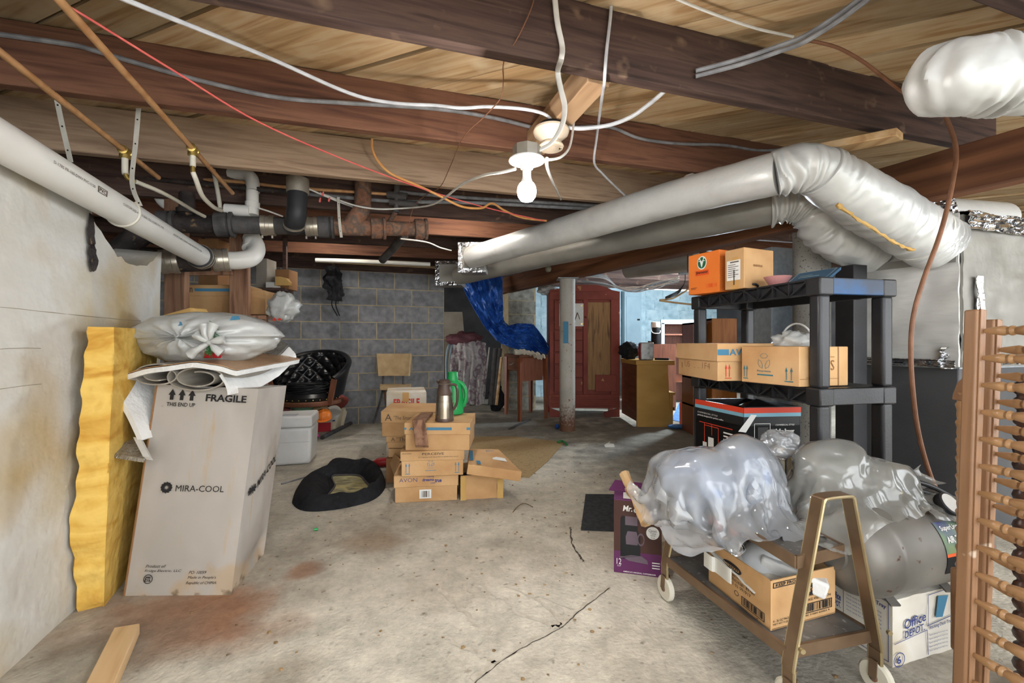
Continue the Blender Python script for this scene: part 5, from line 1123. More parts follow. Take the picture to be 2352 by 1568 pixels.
# open carton at the right with its lid slipped off
p0, p1 = fl(1058, 1148), fl(1156, 1142); e = p1 - p0; n = V((-e.y, e.x, 0)).normalized() * .3
r = thing('open_carton', 'stained open carton beside the front stack with dented corners', 'box', (p0 + p1 + n) / 2); hh = .152
for nm, a, b in (('front_wall', p0, p1), ('right_wall', p1, p1 + n), ('back_wall', p1 + n, p0 + n), ('left_wall', p0 + n, p0)):
    nn = (b - a).cross(V((0, 0, 1))).normalized()
    MB().sheet(lambda u, v: a + (b - a) * u + V((0, 0, hh * v)) - nn * .005 * fbm((u * 3, v * 3, a.x), 1, 3) * 4 * u * (1-u) - nn * .002, 14, 8, .005).build(nm, 'card', r, ang=.8)
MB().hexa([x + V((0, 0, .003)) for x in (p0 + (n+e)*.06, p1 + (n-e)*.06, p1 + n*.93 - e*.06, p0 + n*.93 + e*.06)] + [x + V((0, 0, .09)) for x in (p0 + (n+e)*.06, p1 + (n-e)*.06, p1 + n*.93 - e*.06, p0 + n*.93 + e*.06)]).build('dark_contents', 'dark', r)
Print([p0 - V((0, .008, 0)), p1 - V((0, .008, 0)), p1 + V((0, -.008, hh)), p0 + V((0, -.008, hh))], .002).rect(.0, .0, .13, 1).rect(.86, 0, 1, 1).on(r, 'card_white' if False else 'foam_tan', 'corner_flap')
lt = [at(1072, 1052, 2.80), at(1197, 1082, 2.66), at(1143, 1030, 3.05), at(1079, 1028, 3.08)]
lt = [at(1075, 1066, 2.66), at(1199, 1083, 2.70), at(1145, 1031, 3.04), at(1078, 1030, 3.06)]
dn = V((-.01, 0, -.062))
r = thing('carton_lid', 'dusty carton lid tipped over the open carton', 'box lid', sum(lt, V()) / 4 + dn)
MB().hexa([x + dn for x in lt] + lt).build('lid_shell', 'card', r, bev=.004)
Print(lt, .007).poly([(.32, .42), (.86, .34), (.88, .50), (.36, .60)]).on(r, 'label_white', 'address_label'); Print(lt, .007).rect(.02, .2, .10, .8).rect(.16, .04, .24, .22).text('AVON', .5, .78, .75, .88).on(r, 'ink_blue', 'printed_mark')
# flask, jug, plank on top
p = hz(1021, 966, zt); r = thing('vacuum_flask', 'steel vacuum flask with brown top standing on the front stack', 'flask', p); s = .0595
MB().lathe([(s * .96, 0), (s, .004), (s * .98, .018), (s * .97, .02)], p, n=32).build('base', 'brown_plastic', r)
MB().lathe([(s * .96, .018), (s * .95, .06), (s * .90, .11), (s * .83, .15), (s * .80, .168)], p, n=32).build('steel_body', 'steel', r)
MB().lathe([(s * .82, .165), (s * .84, .172), (s * .80, .19), (s * .66, .215), (s * .62, .232), (s * .66, .236), (s * .66, .252), (s * .5, .262), (s * .2, .264)], p, n=32).build('collar', 'brown_plastic', r)
MB().tube([p + V((s * .64 * math.cos(a), s * .64 * math.sin(a), .236)) for a in [i * math.pi / 16 for i in range(33)]], .0022, 6).build('chrome_ring', 'clamp', r)
MB().tube(spline([p + V((s * .62, 0, .232)), p + V((s * 1.2, .0, .225)), p + V((s * 1.38, .0, .18)), p + V((s * 1.3, 0, .11)), p + V((s * .92, 0, .07))], 6), .0105, 10, sq=(1.3, .8)).build('handle', 'brown_plastic', r)
MB().tube([p + V((-s * .6, 0, .246)), p + V((-s * .85, 0, .254))], [.014, .007], 8).build('spout', 'brown_plastic', r)
p = hz(1042, 950, zt); r = thing('detergent_jug', 'bright green plastic detergent jug behind the steel flask', 'jug', p)
MB().lathe([(.058, 0), (.068, .006), (.07, .06), (.067, .13), (.06, .175), (.046, .21), (.034, .228), (.03, .235)], p, n=28).build('body', 'green_plastic', r)
MB().lathe([(.034, .228), (.037, .232), (.038, .262), (.035, .268), (.035, .29), (.033, .293)], p + V((-.006, 0, 0)), n=20).build('cap', 'green_plastic', r)
MB().tube(spline([p + V((.02, 0, .225)), p + V((.055, 0, .212)), p + V((.08, 0, .17)), p + V((.086, 0, .11)), p + V((.064, 0, .05))], 6), .014, 12).build('handle', 'green_plastic', r)
Print([p + V((-.01, -.0695, .03)), p + V((.03, -.0625, .03)), p + V((.03, -.0625, .1)), p + V((-.01, -.0695, .1))], .001).disc(.5, .5, .5, .5).on(r, 'label_white', 'label'); Print([p + V((-.01, -.0695, .03)), p + V((.03, -.0625, .03)), p + V((.03, -.0625, .1)), p + V((-.01, -.0695, .1))], .002).disc(.5, .55, .25, .25).on(r, 'ink_red', 'label_spot')
def plank(u, v): 
    p = at(964 - 10 * u, 0, 2.9); z = zt + .012 + .0 ; 
    q0, q1 = V((at(966, 0, 3.03).x, 2.97, zt + .022)), V((at(966, 0, 2.7).x + .0, 2.66, zt + .012)); q2 = at(958, 1030, 2.60)
    m = .62 
    return None
q0, q1, q2 = V((-.62, 2.99, zt + .004)), V((-.612, 2.682, zt + .006)), at(955, 1028, 2.60)
mb = MB().prism([V((q.x, q.y, q.z)) for q in (q0, q1, q2)] + [q + V((0, -.016, .018)) for q in (q2, q1, q0)], (.078, 0, 0))
mb.build; mbv = one('weathered_strip', 'weathered brown leather strip draped over the top carton', 'strip', mb, 'oldwood', bev=.004)

# black moulded trunk mat
OUT = [(746, 1081), (769, 1062), (826, 1065), (863, 1073), (882, 1097), (884, 1122), (857, 1149), (793, 1167), (729, 1175), (691, 1172), (673, 1159), (672, 1147), (682, 1121), (701, 1100)]
INN = [(764, 1098), (775, 1096), (824, 1097), (840, 1112), (857, 1131), (853, 1139), (830, 1146), (787, 1149), (760, 1146), (754, 1143), (762, 1132), (769, 1121), (766, 1112), (762, 1104)]
So = spline([fl(*p) for p in OUT + OUT[:1]], 5)[:-1]; Si = spline([fl(*p) for p in INN + INN[:1]], 5)[:-1]; nn = len(So)
def trunk(u, v):
    i = int(round(u * nn)) % nn; o, q = So[i], Si[i]; p = o * (1 - v) + q * v
    h = .065 * math.sin(min(1, v * 1.15) * math.pi) ** .8 + .028 * max(0, fbm((p.x * 7, p.y * 7, 2), 1, 3)) * math.sin(v * math.pi) + (.012 if v > .9 else 0)
    return V((p.x, p.y, .002 + h * (1.25 if 2 < i / 5 < 6 else 1)))
r = thing('trunk_mat', 'black moulded trunk mat with dirty tan centre lying on the floor', 'mat', fl(780, 1125))
MB().grid(trunk, nn, 16, cu=True, flip=True).build('black_border', 'fabric_black', r, ang=1.0)
MB().add([p + V((0, 0, .012)) for p in Si], [tuple(range(nn))]).build('tan_centre', 'matt_tan', r, ang=0)
MB().tube([p + V((0, 0, .018)) for p in Si] + [Si[0] + V((0, 0, .018))], .006, 6).build('piping', 'iron_grey', r)
one('thin_rod', 'thin grey rod poking out from under the trunk mat', 'rod', MB().tube([fl(646, 1113) + V((0, 0, .006)), fl(705, 1096) + V((0, 0, .006))], .005, 8), 'cable_grey')
one('red_bottle', 'red plastic bottle lying behind the trunk mat', 'bottle', MB().lathe([(.012, 0), (.014, .02), (.03, .04), (.034, .06), (.034, .14), (.03, .15)], fl(853, 1072) + V((0, 0, .035)), (1, .2, 0), n=16), 'bin_red')
def rug(name, label, pts, m, th=.006): return one(name, label, 'rug', MB().prism([fl(*p) for p in pts], (0, 0, th)), m, ang=.5)
rug('carpet_piece', 'tan carpet offcut lying on the floor behind the cartons', [(1085, 1003), (1180, 1003), (1297, 1016), (1258, 1060), (1215, 1097), (1120, 1090), (1080, 1050)], 'rug_tan')
rug('rubber_mat', 'small black mat beside the purple box', [(1345, 1136), (1470, 1137), (1450, 1222), (1334, 1218)], 'rug_black')
t = one('paper_scrap', 'white paper scrap on the floor near the column', 'paper', MB().prism([fl(1388, 1022), fl(1402, 1014), fl(1398, 1018), fl(1410, 1020), fl(1412, 1027), fl(1390, 1027)], (0, 0, .004)), 'paper')
one('green_sprig', 'green plastic sprig at the corner of the tan carpet', 'sprig', MB().tube(spline([fl(1280, 1019) + V((0, 0, .015)), fl(1292, 1017) + V((0, 0, .02)), fl(1302, 1024) + V((0, 0, .012))], 5), .01, 6, disp=lambda p, s, a: .006 * fbm(p, 90)), 'plant_green')
one('green_plug', 'tiny green plug on the bare floor', 'plug', MB().cyl(fl(722, 1219) + V((0, 0, .008)), fl(730, 1218) + V((0, 0, .008)), .007, n=10), 'green_plastic')
one('twig', 'dry twig on the floor in front of the cartons', 'twig', MB().tube(spline([fl(1178, 1178) + V((0, 0, .005)), fl(1190, 1166) + V((0, 0, .01)), fl(1205, 1160) + V((0, 0, .012)), fl(1224, 1166) + V((0, 0, .005))], 5), .0025, 5), 'debris')
one('marker_stick', 'black and white marker stick on the floor by the sewing table', 'stick', MB().tube([fl(1170, 987) + V((0, 0, .012)), fl(1190, 977) + V((0, 0, .012)), fl(1218, 965) + V((0, 0, .012))], .012, 8), 'iron_grey')
one('blue_ball', 'small blue ball at the foot of the steel column', 'ball', MB().blob(fl(1280, 985) + V((0, 0, .03)), .03, .03, .03, 12, 8), 'ink_royal')
# two by four in the corner
q = [fl(262, 1466), fl(321, 1456), fl(321, 1456) + (fl(275, 1568) - fl(321, 1456)) * 2.4, fl(262, 1466) + (fl(190, 1568) - fl(262, 1466)) * 2.4]
q[3] = q[2] + (q[0] - q[1])
one('lumber', 'pale pine board lying on the floor near the cream wall', 'board', MB().hexa([x + V((0, 0, .0)) for x in q[::1]] + [x + V((0, 0, .038)) for x in q]), 'pine', bev=.003, rot=math.atan2((q[2]-q[1]).y, (q[2]-q[1]).x) - math.pi/2)
mb = MB(); rr = random.Random(9)
for i in range(260):
    p = V((rr.uniform(-1.2, 1.1), rr.uniform(1.2, 4.6), .002)); 
    if ab(p)[0] < -.95: continue
    s_ = rr.uniform(.003, .009); a = rr.uniform(0, 6.28)
    mb.blob(p, s_, s_ * rr.uniform(.4, 1), s_ * .4, 5, 3)
tag(mb.build('debris', 'debris', None, ang=0), 'small chips and crumbs scattered over the concrete floor', 'debris', kind='stuff')
# ------------------------------------------------------------------ passage and far room
# sheet covered folding chair
r = thing('covered_chair', 'folding chair draped with a grey floral sheet in the passage', 'chair', fl(1070, 938))
Zc = 6.35
pr_ = [(1046, 790), (1060, 772), (1082, 774), (1105, 788), (1113, 800)]
def drape(u, v):
    x0 = 1040 + 74 * u; top = 772 + 22 * abs(u - .3) ; bot = 935 - 34 * max(0, u - .55) + 6 * math.sin(u * 9)
    x = x0 + (-6 + 10 * u) * math.sin(v * 3) + 10 * (v - .5) * (.2 - u * .6)
    p = at(x, top + (bot - top) * v, Zc - .12 * v - .10 * math.sin(math.pi * u) * (.4 + v))
    f_ = .03 * math.sin(u * 34 + 2.5 * fbm((u * 3, v * 2, 1)) ) * min(1, v * 2) + .05 * fbm((u * 4, v * 4, 2))
    return p + V((0, -f_, 0))
MB().sheet(drape, 60, 40, -.006).build('floral_sheet', 'floral', r, ang=1.2)
for x0, x1 in ((1026, 1030), (1034, 1038)):
    MB().tube(spline([at(x0, 880, Zc), at(x0 - 1, 830, Zc), at(x0 + 4, 795, Zc), at(x0 + 16, 790, Zc + .1), at(x0 + 24, 800, Zc + .15)], 5), .016, 10).build('tube_frame', 'tube_blue', r)
MB().tube([at(1030, 880, Zc), at(1040, 938, Zc - .02)], .016, 10).build('tube_leg', 'tube_blue', r); MB().tube([at(1090, 860, Zc + .2), at(1095, 930, Zc + .2)], .016, 10).build('tube_leg', 'tube_blue', r)
one('maroon_bundle', 'maroon quilted bundle lying on the draped chair', 'bundle', MB().blob(at(1066, 778, Zc + .05), .26, .14, .10, 32, 18, lambda d, p: .3 * fbm(d, 2, 4)), 'maroon_cloth', ang=1.2)
one('white_rod', 'thin white rod leaning beside the draped chair', 'rod', MB().tube([at(1109, 926, 6.4), at(1124, 798, 6.8)], .012, 8), 'cable_white')
one('white_board', 'grey board leaning in the dark passage behind the bundle', 'board', MB().hexa([fl(1022, 932), fl(1080, 932), fl(1080, 932) + V((0, .03, 0)), fl(1022, 932) + V((0, .03, 0)), at(1020, 716, 6.95), at(1062, 716, 6.95), at(1062, 716, 6.98), at(1020, 716, 6.98)]), 'board_grey')
r = thing('black_sack', 'black plastic sack with rolled tubes beside the sewing table', 'bag', fl(1140, 948))
MB().blob(at(1140, 915, 6.3), .11, .11, .21, 28, 18, lambda d, p: .25 * fbm(d, 2.5, 4)).build('sack', 'fabric_black', r, ang=1.0)
for a, b in ((1130, 1146), (1140, 1156)): MB().tube([at(a - 4, 930, 6.2), at(b - 8, 800, 6.3)], .035, 12).build('rolled_tube', 'iron_grey', r)
MB().bar(at(1140, 930, 6.15), at(1152, 820, 6.25), .03, .03).build('wood_batten', 'pine', r)
# tarp
def tarp(u, v):
    L_ = [(1052, 634), (1078, 690), (1112, 748), (1140, 782), (1168, 797), (1210, 808), (1256, 820)]
    R_t = [(1154, 634), (1155, 690), (1156, 735), (1168, 748), (1190, 742), (1226, 745), (1262, 795)]
    s = v * 6; i = int(min(s, 5.999)); k = s - i
    l = V((L_[i][0]*(1-k)+L_[i+1][0]*k, L_[i][1]*(1-k)+L_[i+1][1]*k)); q = V((R_t[i][0]*(1-k)+R_t[i+1][0]*k, R_t[i][1]*(1-k)+R_t[i+1][1]*k))
    p = l * (1 - u) + q * u; Z = 6.05 - .12 * v + .16 * fbm((u * 4, v * 7, 3), 1, 5) + .06 * math.sin((u * .6 + v * 2.2) * 16 + 3 * fbm((u * 2, v * 3, 1))) * (.2 + .8 * v) + .35 * max(0, v - .7) * 0
    return at(p.x, p.y, Z)
one('blue_tarp', 'crumpled blue tarp hung from the girder over the sewing table', 'tarp', MB().sheet(lambda u, v: tarp(1 - u, v), 50, 110, .006), 'tarp', ang=.8)
# sewing table
k0, k1, k2 = fl(1193, 968), fl(1160, 951), fl(1257, 961); k3 = k1 + k2 - k0; r = thing('sewing_table', 'small brown sewing table with one drawer in front of the block pier', 'table', (k0 + k3) / 2)
zt_ = .795; ce = (k0 + k3) / 2
for q, tx in ((k0, 0), (k1, 0), (k2, 0), (k3, 0)):
    i_ = (ce - q).normalized() * .03; MB().tube([q + i_ * .6, q + i_ + V((0, 0, zt_))], [.026, .036], 4).build('leg', 'mahogany', r, ang=.3)
top = [k0, k2, k3, k1]
MB().hexa([ce + (x - ce) * 1.04 + V((0, 0, zt_)) for x in top] + [ce + (x - ce) * 1.04 + V((0, 0, zt_ + .035)) for x in top]).build('table_top', 'walnut', r, bev=.006)
def apron(a, b, z0, m, nm, inn=.03):
    d_ = (b - a).normalized(); n = V((-d_.y, d_.x, 0)); s = 1 if n.dot(ce - a) > 0 else -1
    return MB().hexa([x + n * s * o + V((0, 0, z)) for z in (z0, zt_) for x, o in ((a + d_ * .05, inn), (b - d_ * .05, inn), (b - d_ * .05, inn + .02), (a + d_ * .05, inn + .02))]).build(nm, m, r)
apron(k0, k2, .50, 'mahogany', 'front_apron'); apron(k1, k0, .62, 'walnut', 'drawer_front', .02); apron(k2, k3, .55, 'mahogany', 'side_apron'); apron(k3, k1, .6, 'mahogany', 'back_apron')
m_ = (k0 + k1) / 2; nx = V(((k0-k1).y, -(k0-k1).x, 0)).normalized(); nx = nx if nx.dot(m_ - ce) > 0 else -nx
dh = MB().tube(spline([m_ - nx * .012 + (k0-k1).normalized() * -.04 + V((0, 0, .72)), m_ + nx * .02 + (k0-k1).normalized() * -.03 + V((0, 0, .70)), m_ + nx * .02 + (k0-k1).normalized() * .03 + V((0, 0, .70)), m_ - nx * .012 + (k0-k1).normalized() * .04 + V((0, 0, .72))], 4), .007, 8).build('drawer_pull', 'clamp', [o for o in r.children if o.name.startswith('drawer_front')][0])
def rag(u, v):
    p = hz(1182 + 88 * u, 812 + 14 * u + 14 * (v - .3), zt_ + .04); return V((p.x, 5.55 + .14 * v - .22 * u, zt_ + .05 + .045 * fbm((u * 6, v * 4, 1), 1, 3) + .05 * (1 - u) * (1 - abs(2 * v - 1)) - .05 * max(0, u - .8) * 5))
one('work_rag', 'cream rag lying across the sewing table top', 'rag', MB().sheet(rag, 36, 14, .012), 'rag', ang=1.0)

# red wardrobe
wz = 5.74; x0, x1 = (1263 - CX) / F * wz, (1424 - CX) / F * wz; r = thing('wardrobe', 'battered red painted wardrobe with drawers and a broken mirror door', 'wardrobe', V(((x0+x1)/2, wz + .25, 0)))
def wb(xa, xb, za, zb, ya, yb, nm, m, par=None, bev=.004): return MB().hexa([V((x, y, z)) for z in (za, zb) for x, y in ((xa, ya), (xb, ya), (xb, yb), (xa, yb))]).build(nm, m, par or r, bev=bev)
W_ = x1 - x0; HT = 1.66
wb(x0, x1, .12, HT, wz + .03, wz + .52, 'carcass', 'red_paint'); 
MB().prism([V((x0, wz + .02, HT)), V((x0, wz + .02, HT + .02)), V((x0 + .1, wz + .02, HT + .035)), V((x0 + .3, wz + .02, HT + .09)), V((x0 + .62, wz + .02, HT + .09)), V((x1 - .18, wz + .02, HT + .06)), V((x1 - .1, wz + .02, HT + .02)), V((x1, wz + .02, HT))], (0, .03, 0)).build('crest', 'red_paint', r)
for a, b in ((x0, x0 + .16), (x1 - .2, x1)):
    MB().prism([V((a, wz + .02, 0)), V((b, wz + .02, 0)), V((b, wz + .02, .06)) if a == x0 else V((b, wz + .02, .12)), V((a, wz + .02, .12)) if a == x0 else V((a, wz + .02, .06))][::-1], (0, .04, 0)).build('foot', 'red_paint', r)
wb(x0, x0 + .05, 0, .12, wz + .4, wz + .5, 'foot', 'red_paint'); wb(x1 - .05, x1, 0, .12, wz + .4, wz + .5, 'foot', 'red_paint')
wb(x0, x1, .12, .30, wz + .005, wz + .03, 'base_rail', 'red_paint')
for k in range(5): wb(x0 + .01, x1 - .01, .14 + .028 * k, .155 + .028 * k, wz - .004, wz + .006, 'moulding', 'red_paint', bev=.003)
wb(x0, x0 + .05, .3, HT, wz, wz + .03, 'stile', 'red_paint'); wb(x1 - .12, x1, .3, HT, wz, wz + .03, 'stile', 'red_paint'); wb(x0 + .44, x0 + .50, .3, HT, wz, wz + .03, 'stile', 'red_paint'); wb(x0, x1, HT - .11, HT, wz - .002, wz + .03, 'top_rail', 'red_paint')
zz = [.33, .52, .70, .86, 1.02, 1.15]
for k in range(4): dq = wb(x0 + .06, x0 + .43, zz[k] + .01, zz[k+1] - .01, wz - .012, wz + .025, 'drawer', 'red_paint'); MB().blob((x0 + .24, wz - .02, (zz[k] + zz[k+1]) / 2), .012, .012, .012, 10, 8).build('knob', 'walnut', dq)
wb(x0 + .06, x0 + .43, 1.02, 1.14, wz - .012, wz + .025, 'drawer', 'red_paint'); wb(x0 + .06, x0 + .43, 1.16, HT - .12, wz - .008, wz + .025, 'hat_door', 'red_paint')
wb(x0 + .50, x1 - .12, .36, HT - .14, wz + .022, wz + .034, 'door_panel', 'oak_panel'); wb(x0 + .60, x1 - .05, .34, .56, wz - .012, wz + .004, 'broken_panel', 'red_paint')
q = [V((x0 + .12, wz - .012, 1.20)), V((x0 + .44, wz - .012, 1.20)), V((x0 + .44, wz - .012, 1.50)), V((x0 + .12, wz - .012, 1.50))]
Print(q, .003).rect(0, 0, 1, 1).on(r, 'label_white', 'poster'); Print(q, .006).disc(.93, .9, .04, .04).disc(.93, .1, .04, .04).on(r, 'brass', 'poster_stud'); Print(q, .006).line((.6, .1), (.75, .6), .04).line((.75, .6), (.85, .3), .03).on(r, 'ink_grey', 'poster_print')
MB().blob((x0 + .47, wz - .01, 1.32), .016, .02, .016, 12, 8).build('door_knob', 'walnut', r)
one('wardrobe_bag', 'white bag slumped on top of the red wardrobe', 'bag', MB().blob(V((x0 + .0, wz + .3, HT + .05)), .14, .12, .07, 24, 14, lambda d, p: .35 * fbm(d, 2.4, 4)), 'bag_white', ang=1.2)

# desk
dz_ = 5.05; r = thing('desk', 'yellow sided wooden desk beside the red wardrobe', 'desk', fl(1500, 982))
a0_, a1_ = fl(1463, 980), fl(1540, 981); bk_ = V((-.05, .95, 0)) ; bk_ = V((.0, 0, 0)) + (at(1428, 900, 5.75).xy.to_3d() - a0_.xy.to_3d()); hgt = 1 - .042 * dz_
hgt = H + (CY - 838) / F * a0_.y
MB().hexa([a0_, a1_, a1_ + V((0, .03, 0)), a0_ + V((0, .03, 0))] + [x + V((0, 0, hgt)) for x in (a0_, a1_ + V((-.03, 0, 0)), a1_ + V((-.03, .03, 0)), a0_ + V((0, .03, 0)))]).build('side_panel', 'ply_yellow', r)
MB().hexa([x + V((0, 0, z)) for z in (.06, hgt) for x in (a0_ + V((.004, .0, 0)), a0_ + V((.02, .02, 0)), a0_ + bk_ + V((.03, 0, 0)), a0_ + bk_)]).build('back_panel', 'walnut', r)
MB().hexa([x + V((0, 0, z)) for z in (hgt, hgt + .055) for x in (a0_ + V((-.015, -.01, 0)), a1_ + V((.05, -.01, 0)), a1_ + bk_ + V((.05, 0, 0)), a0_ + bk_ + V((-.015, 0, 0)))]).build('desk_top', 'ply_yellow', r, bev=.005)
MB().hexa([x + V((0, 0, z)) for z in (.0, hgt * .52) for x in (a1_ + V((-.01, .0, 0)), a1_ + V((.03, .0, 0)), a1_ + V((.03, .35, 0)), a1_ + V((-.01, .35, 0)))]).build('drawer_block', 'ply_yellow', r)
MB().hexa([x + V((0, 0, z)) for z in (hgt * .52, hgt * .56) for x in (a1_ + V((-.01, -.004, 0)), a1_ + V((.055, -.004, 0)), a1_ + V((.055, .35, 0)), a1_ + V((-.01, .35, 0)))]).build('drawer_ledge', 'ply_yellow', r)
dt = hgt + .055
c_ = hz(1487, 827, dt); r = thing('tin_can', 'shiny rectangular metal can standing on the yellow sided desk', 'can', c_)
MB().box((c_.x, c_.y + .05, dt + .105), (.155, .1, .21)).build('can_body', 'tin', r, bev=.012); MB().cyl((c_.x + .04, c_.y + .05, dt + .21), (c_.x + .04, c_.y + .05, dt + .225), .018, n=14).build('cap', 'dark', r); MB().box((c_.x - .0785, c_.y + .05, dt + .105), (.002, .08, .18)).build('side_label', 'bin_red', r)
one('black_bundle', 'black plastic bundle with loose wires behind the metal can', 'bag', MB().blob(at(1445, 806, 5.5), .12, .12, .11, 26, 16, lambda d, p: .3 * fbm(d, 2.4, 4)), 'fabric_black', ang=1.0)
one('black_brush', 'black brush lying at the front of the desk top', 'brush', MB().bar(V((c_.x + .12, c_.y + .1, dt + .012)), V((c_.x + .26, c_.y + .02, dt + .012)), .04, .024), 'dark', bev=.005)
# cabinets and coffee urn beyond
x_, y_ = 1.98, 6.1
def cab(name, label, pxa, pxb, pya, Z, dep, m, parts=None):
    xa, xb = (pxa - CX) / F * Z, (pxb - CX) / F * Z; top = H + (CY - pya) / F * Z; t = thing(name, label, 'cabinet', V(((xa+xb)/2, Z + dep/2, 0)))
    for nm, a in (('side_panel', (xa, xa + .02)), ('side_panel', (xb - .02, xb))): MB().hexa([V((x, y, z)) for z in (0, top) for x, y in ((a[0], Z), (a[1], Z), (a[1], Z + dep), (a[0], Z + dep))]).build(nm, m, t)
    MB().hexa([V((x, y, z)) for z in (0.02, top) for x, y in ((xa, Z + dep - .01), (xb, Z + dep - .01), (xb, Z + dep), (xa, Z + dep))]).build('back_panel', m, t)
    for z in ([top - .02] + (parts or [])): MB().hexa([V((x, y, zz_)) for zz_ in (z, z + .02) for x, y in ((xa, Z), (xb, Z), (xb, Z + dep), (xa, Z + dep))]).build('shelf_board', m, t)
    return t, xa, xb, top
t, xa, xb, top = cab('brown_cabinet', 'dark brown sideboard behind the desk', 1500, 1552, 790, 6.3, .5, 'walnut', [.4])
MB().hexa([V((x, y, z)) for z in (.05, top) for x, y in ((xa, 6.29), (xb, 6.29), (xb, 6.31), (xa, 6.31))]).build('front_panel', 'mahogany', t)
t2, xa, xb, top = cab('open_bookcase', 'open brown bookcase with blue framed hood against the far wall', 1524, 1600, 742, 6.95, .3, 'mahogany', [.35, .75, 1.1])
MB().bar(V((xa - .05, 6.93, top + .02)), V((xb + .3, 6.93, top + .02)), .03, .07).build('blue_trim', 'panel_grey', t2); MB().bar(V((xa - .02, 6.93, .6)), V((xa - .02, 6.93, top)), .05, .03, up=(0, 1, 0)).build('blue_trim', 'panel_grey', t2)
cab('pine_cabinet', 'knotty pine cabinet seen through the black shelving', 1634, 1692, 731, 4.6, .3, 'knotty', [.3, .7]); t = bpy.data.objects['pine_cabinet']
MB().hexa([V((x, y, z)) for z in (0, 1.24) for x, y in ((2.11, 4.59), (2.37, 4.59), (2.37, 4.61), (2.11, 4.61))]).build('door_front', 'knotty', t)
cab('dark_shelves', 'small dark shelf unit beside the knotty pine cabinet', 1592, 1634, 740, 4.65, .3, 'mahogany', [.3, .6, .95])
one('pine_plank', 'upright pine plank behind the shelving beside the pine cabinet', 'board', MB().hexa([V((x, y, z)) for z in (0, 1.28) for x, y in ((2.16, 4.05), (2.27, 4.05), (2.27, 4.09), (2.16, 4.09))]), 'pine')
one('red_bin', 'red bin glimpsed behind the shelving beside the upright plank', 'bin', MB().lathe([(.10, .0), (.13, .02), (.15, .35), (.155, .36), (.15, .365)], V((2.55, 4.4, .62)), n=20), 'bin_red')
one('bin_stand', 'dark carton under the red bin', 'box', MB().box((2.55, 4.4, .31), (.32, .32, .62)), 'card_dark')
q = hz(1506, 793, .945); q = V(((1506 - CX) / F * 6.45, 6.45, H + (CY - 790) / F * 6.3)); r = thing('coffee_urn', 'dark drip coffee maker with white top standing on the sideboard', 'coffee maker', q)
MB().lathe([(.062, 0), (.066, .01), (.064, .24), (.06, .245)], q, n=20).build('body', 'dark', r); MB().lathe([(.06, .24), (.068, .25), (.066, .32), (.05, .33)], q, n=20).build('top', 'white_dirty', r)
MB().tube(spline([q + V((-.06, -.02, .3)), q + V((-.075, -.04, .2)), q + V((-.05, -.07, .16)), q + V((.03, -.07, .16)), q + V((.05, -.05, .2))], 5), .006, 6).build('bail', 'white', r)
r = thing('breaker_panel', 'grey electric panel on the far blue wall', 'panel', B(3.1, 7.28, .85)); pl = onb(1448, 720, 7.27); a_, b_ = ab(pl)
MB().hexa([B(a_ - .19, b_ - .09, H + (CY - 795) / F * pl.y), B(a_ + .19, b_ - .09, H + (CY - 795) / F * pl.y), B(a_ + .19, b_, H + (CY - 795) / F * pl.y), B(a_ - .19, b_, H + (CY - 795) / F * pl.y), B(a_ - .19, b_ - .09, 1.96), B(a_ + .19, b_ - .09, 1.96), B(a_ + .19, b_, 1.96), B(a_ - .19, b_, 1.96)]).build('cabinet_box', 'panel_grey', r, bev=.005)
MB().hexa([B(a_ + x, b_ - y, z) for z in (H - .05, 1.86) for x, y in ((-.15, .1), (.15, .1), (.15, .09), (-.15, .09))]).build('panel_door', 'panel_grey', r, bev=.004); MB().box(tuple(B(a_ + .11, b_ - .104, 1.42)), (.05, .02, .03)).build('latch', 'dark', r)
rr = random.Random(4)
for k in range(9):
    y0 = rr.uniform(648, 662); m_ = rr.choice(('cable_white', 'cable_silver', 'tube_blue'))
    cable('wire_run', 'pale wire %s the loose bundle under the far joists' % ('topmost in', 'second in', 'third in', 'fourth in', 'fifth in', 'sixth in', 'seventh in', 'eighth in', 'lowest in')[k], [at(1330 + rr.uniform(-8, 8), y0 - 16, 6.0), at(1385, y0 - 12 + rr.uniform(-6, 6), 6.05), at(1420, 661 + rr.uniform(-3, 3), 6.1), at(1460, 664 + rr.uniform(-6, 10), 6.1), at(1510, 652 + rr.uniform(-8, 14), 6.0), at(1560, 640 + rr.uniform(-8, 12), 5.9)], .007, m_, group='pale wires bunched in the far room')
r = thing('coat_hangers', 'bundle of wire and wood hangers on a rail in the far room', 'hangers', at(1540, 690, 4.2)); 
MB().tube(spline([at(1515, 689, 4.2), at(1540, 686, 4.2), at(1555, 680, 4.2), at(1600, 652, 4.2)], 6), .008, 8).build('wood_hanger', 'pine', r); MB().tube(spline([at(1515, 690, 4.2), at(1560, 696, 4.2), at(1620, 702, 4.2)], 5), .009, 8).build('wood_hanger', 'pine', r)
for k in range(5): MB().tube(spline([at(1528, 686 - k, 4.22 + .02 * k), at(1556, 676 - 2 * k, 4.22), at(1572, 650, 4.22 + .02 * k), at(1574, 628, 4.22)], 5), .0035, 6).build('wire_hanger', 'iron_grey', r)
MB().tube([at(1560, 628, 4.2), at(1700, 628, 4.5)], .012, 8).build('hanging_rail', 'galv', r)
for px, Z in ((1580, 4.24), (1690, 4.48)): MB().tube([at(px, 628, Z), V((at(px, 628, Z).x, Z, 2.22))], .006, 6).build('rail_hanger', 'iron_grey', r)
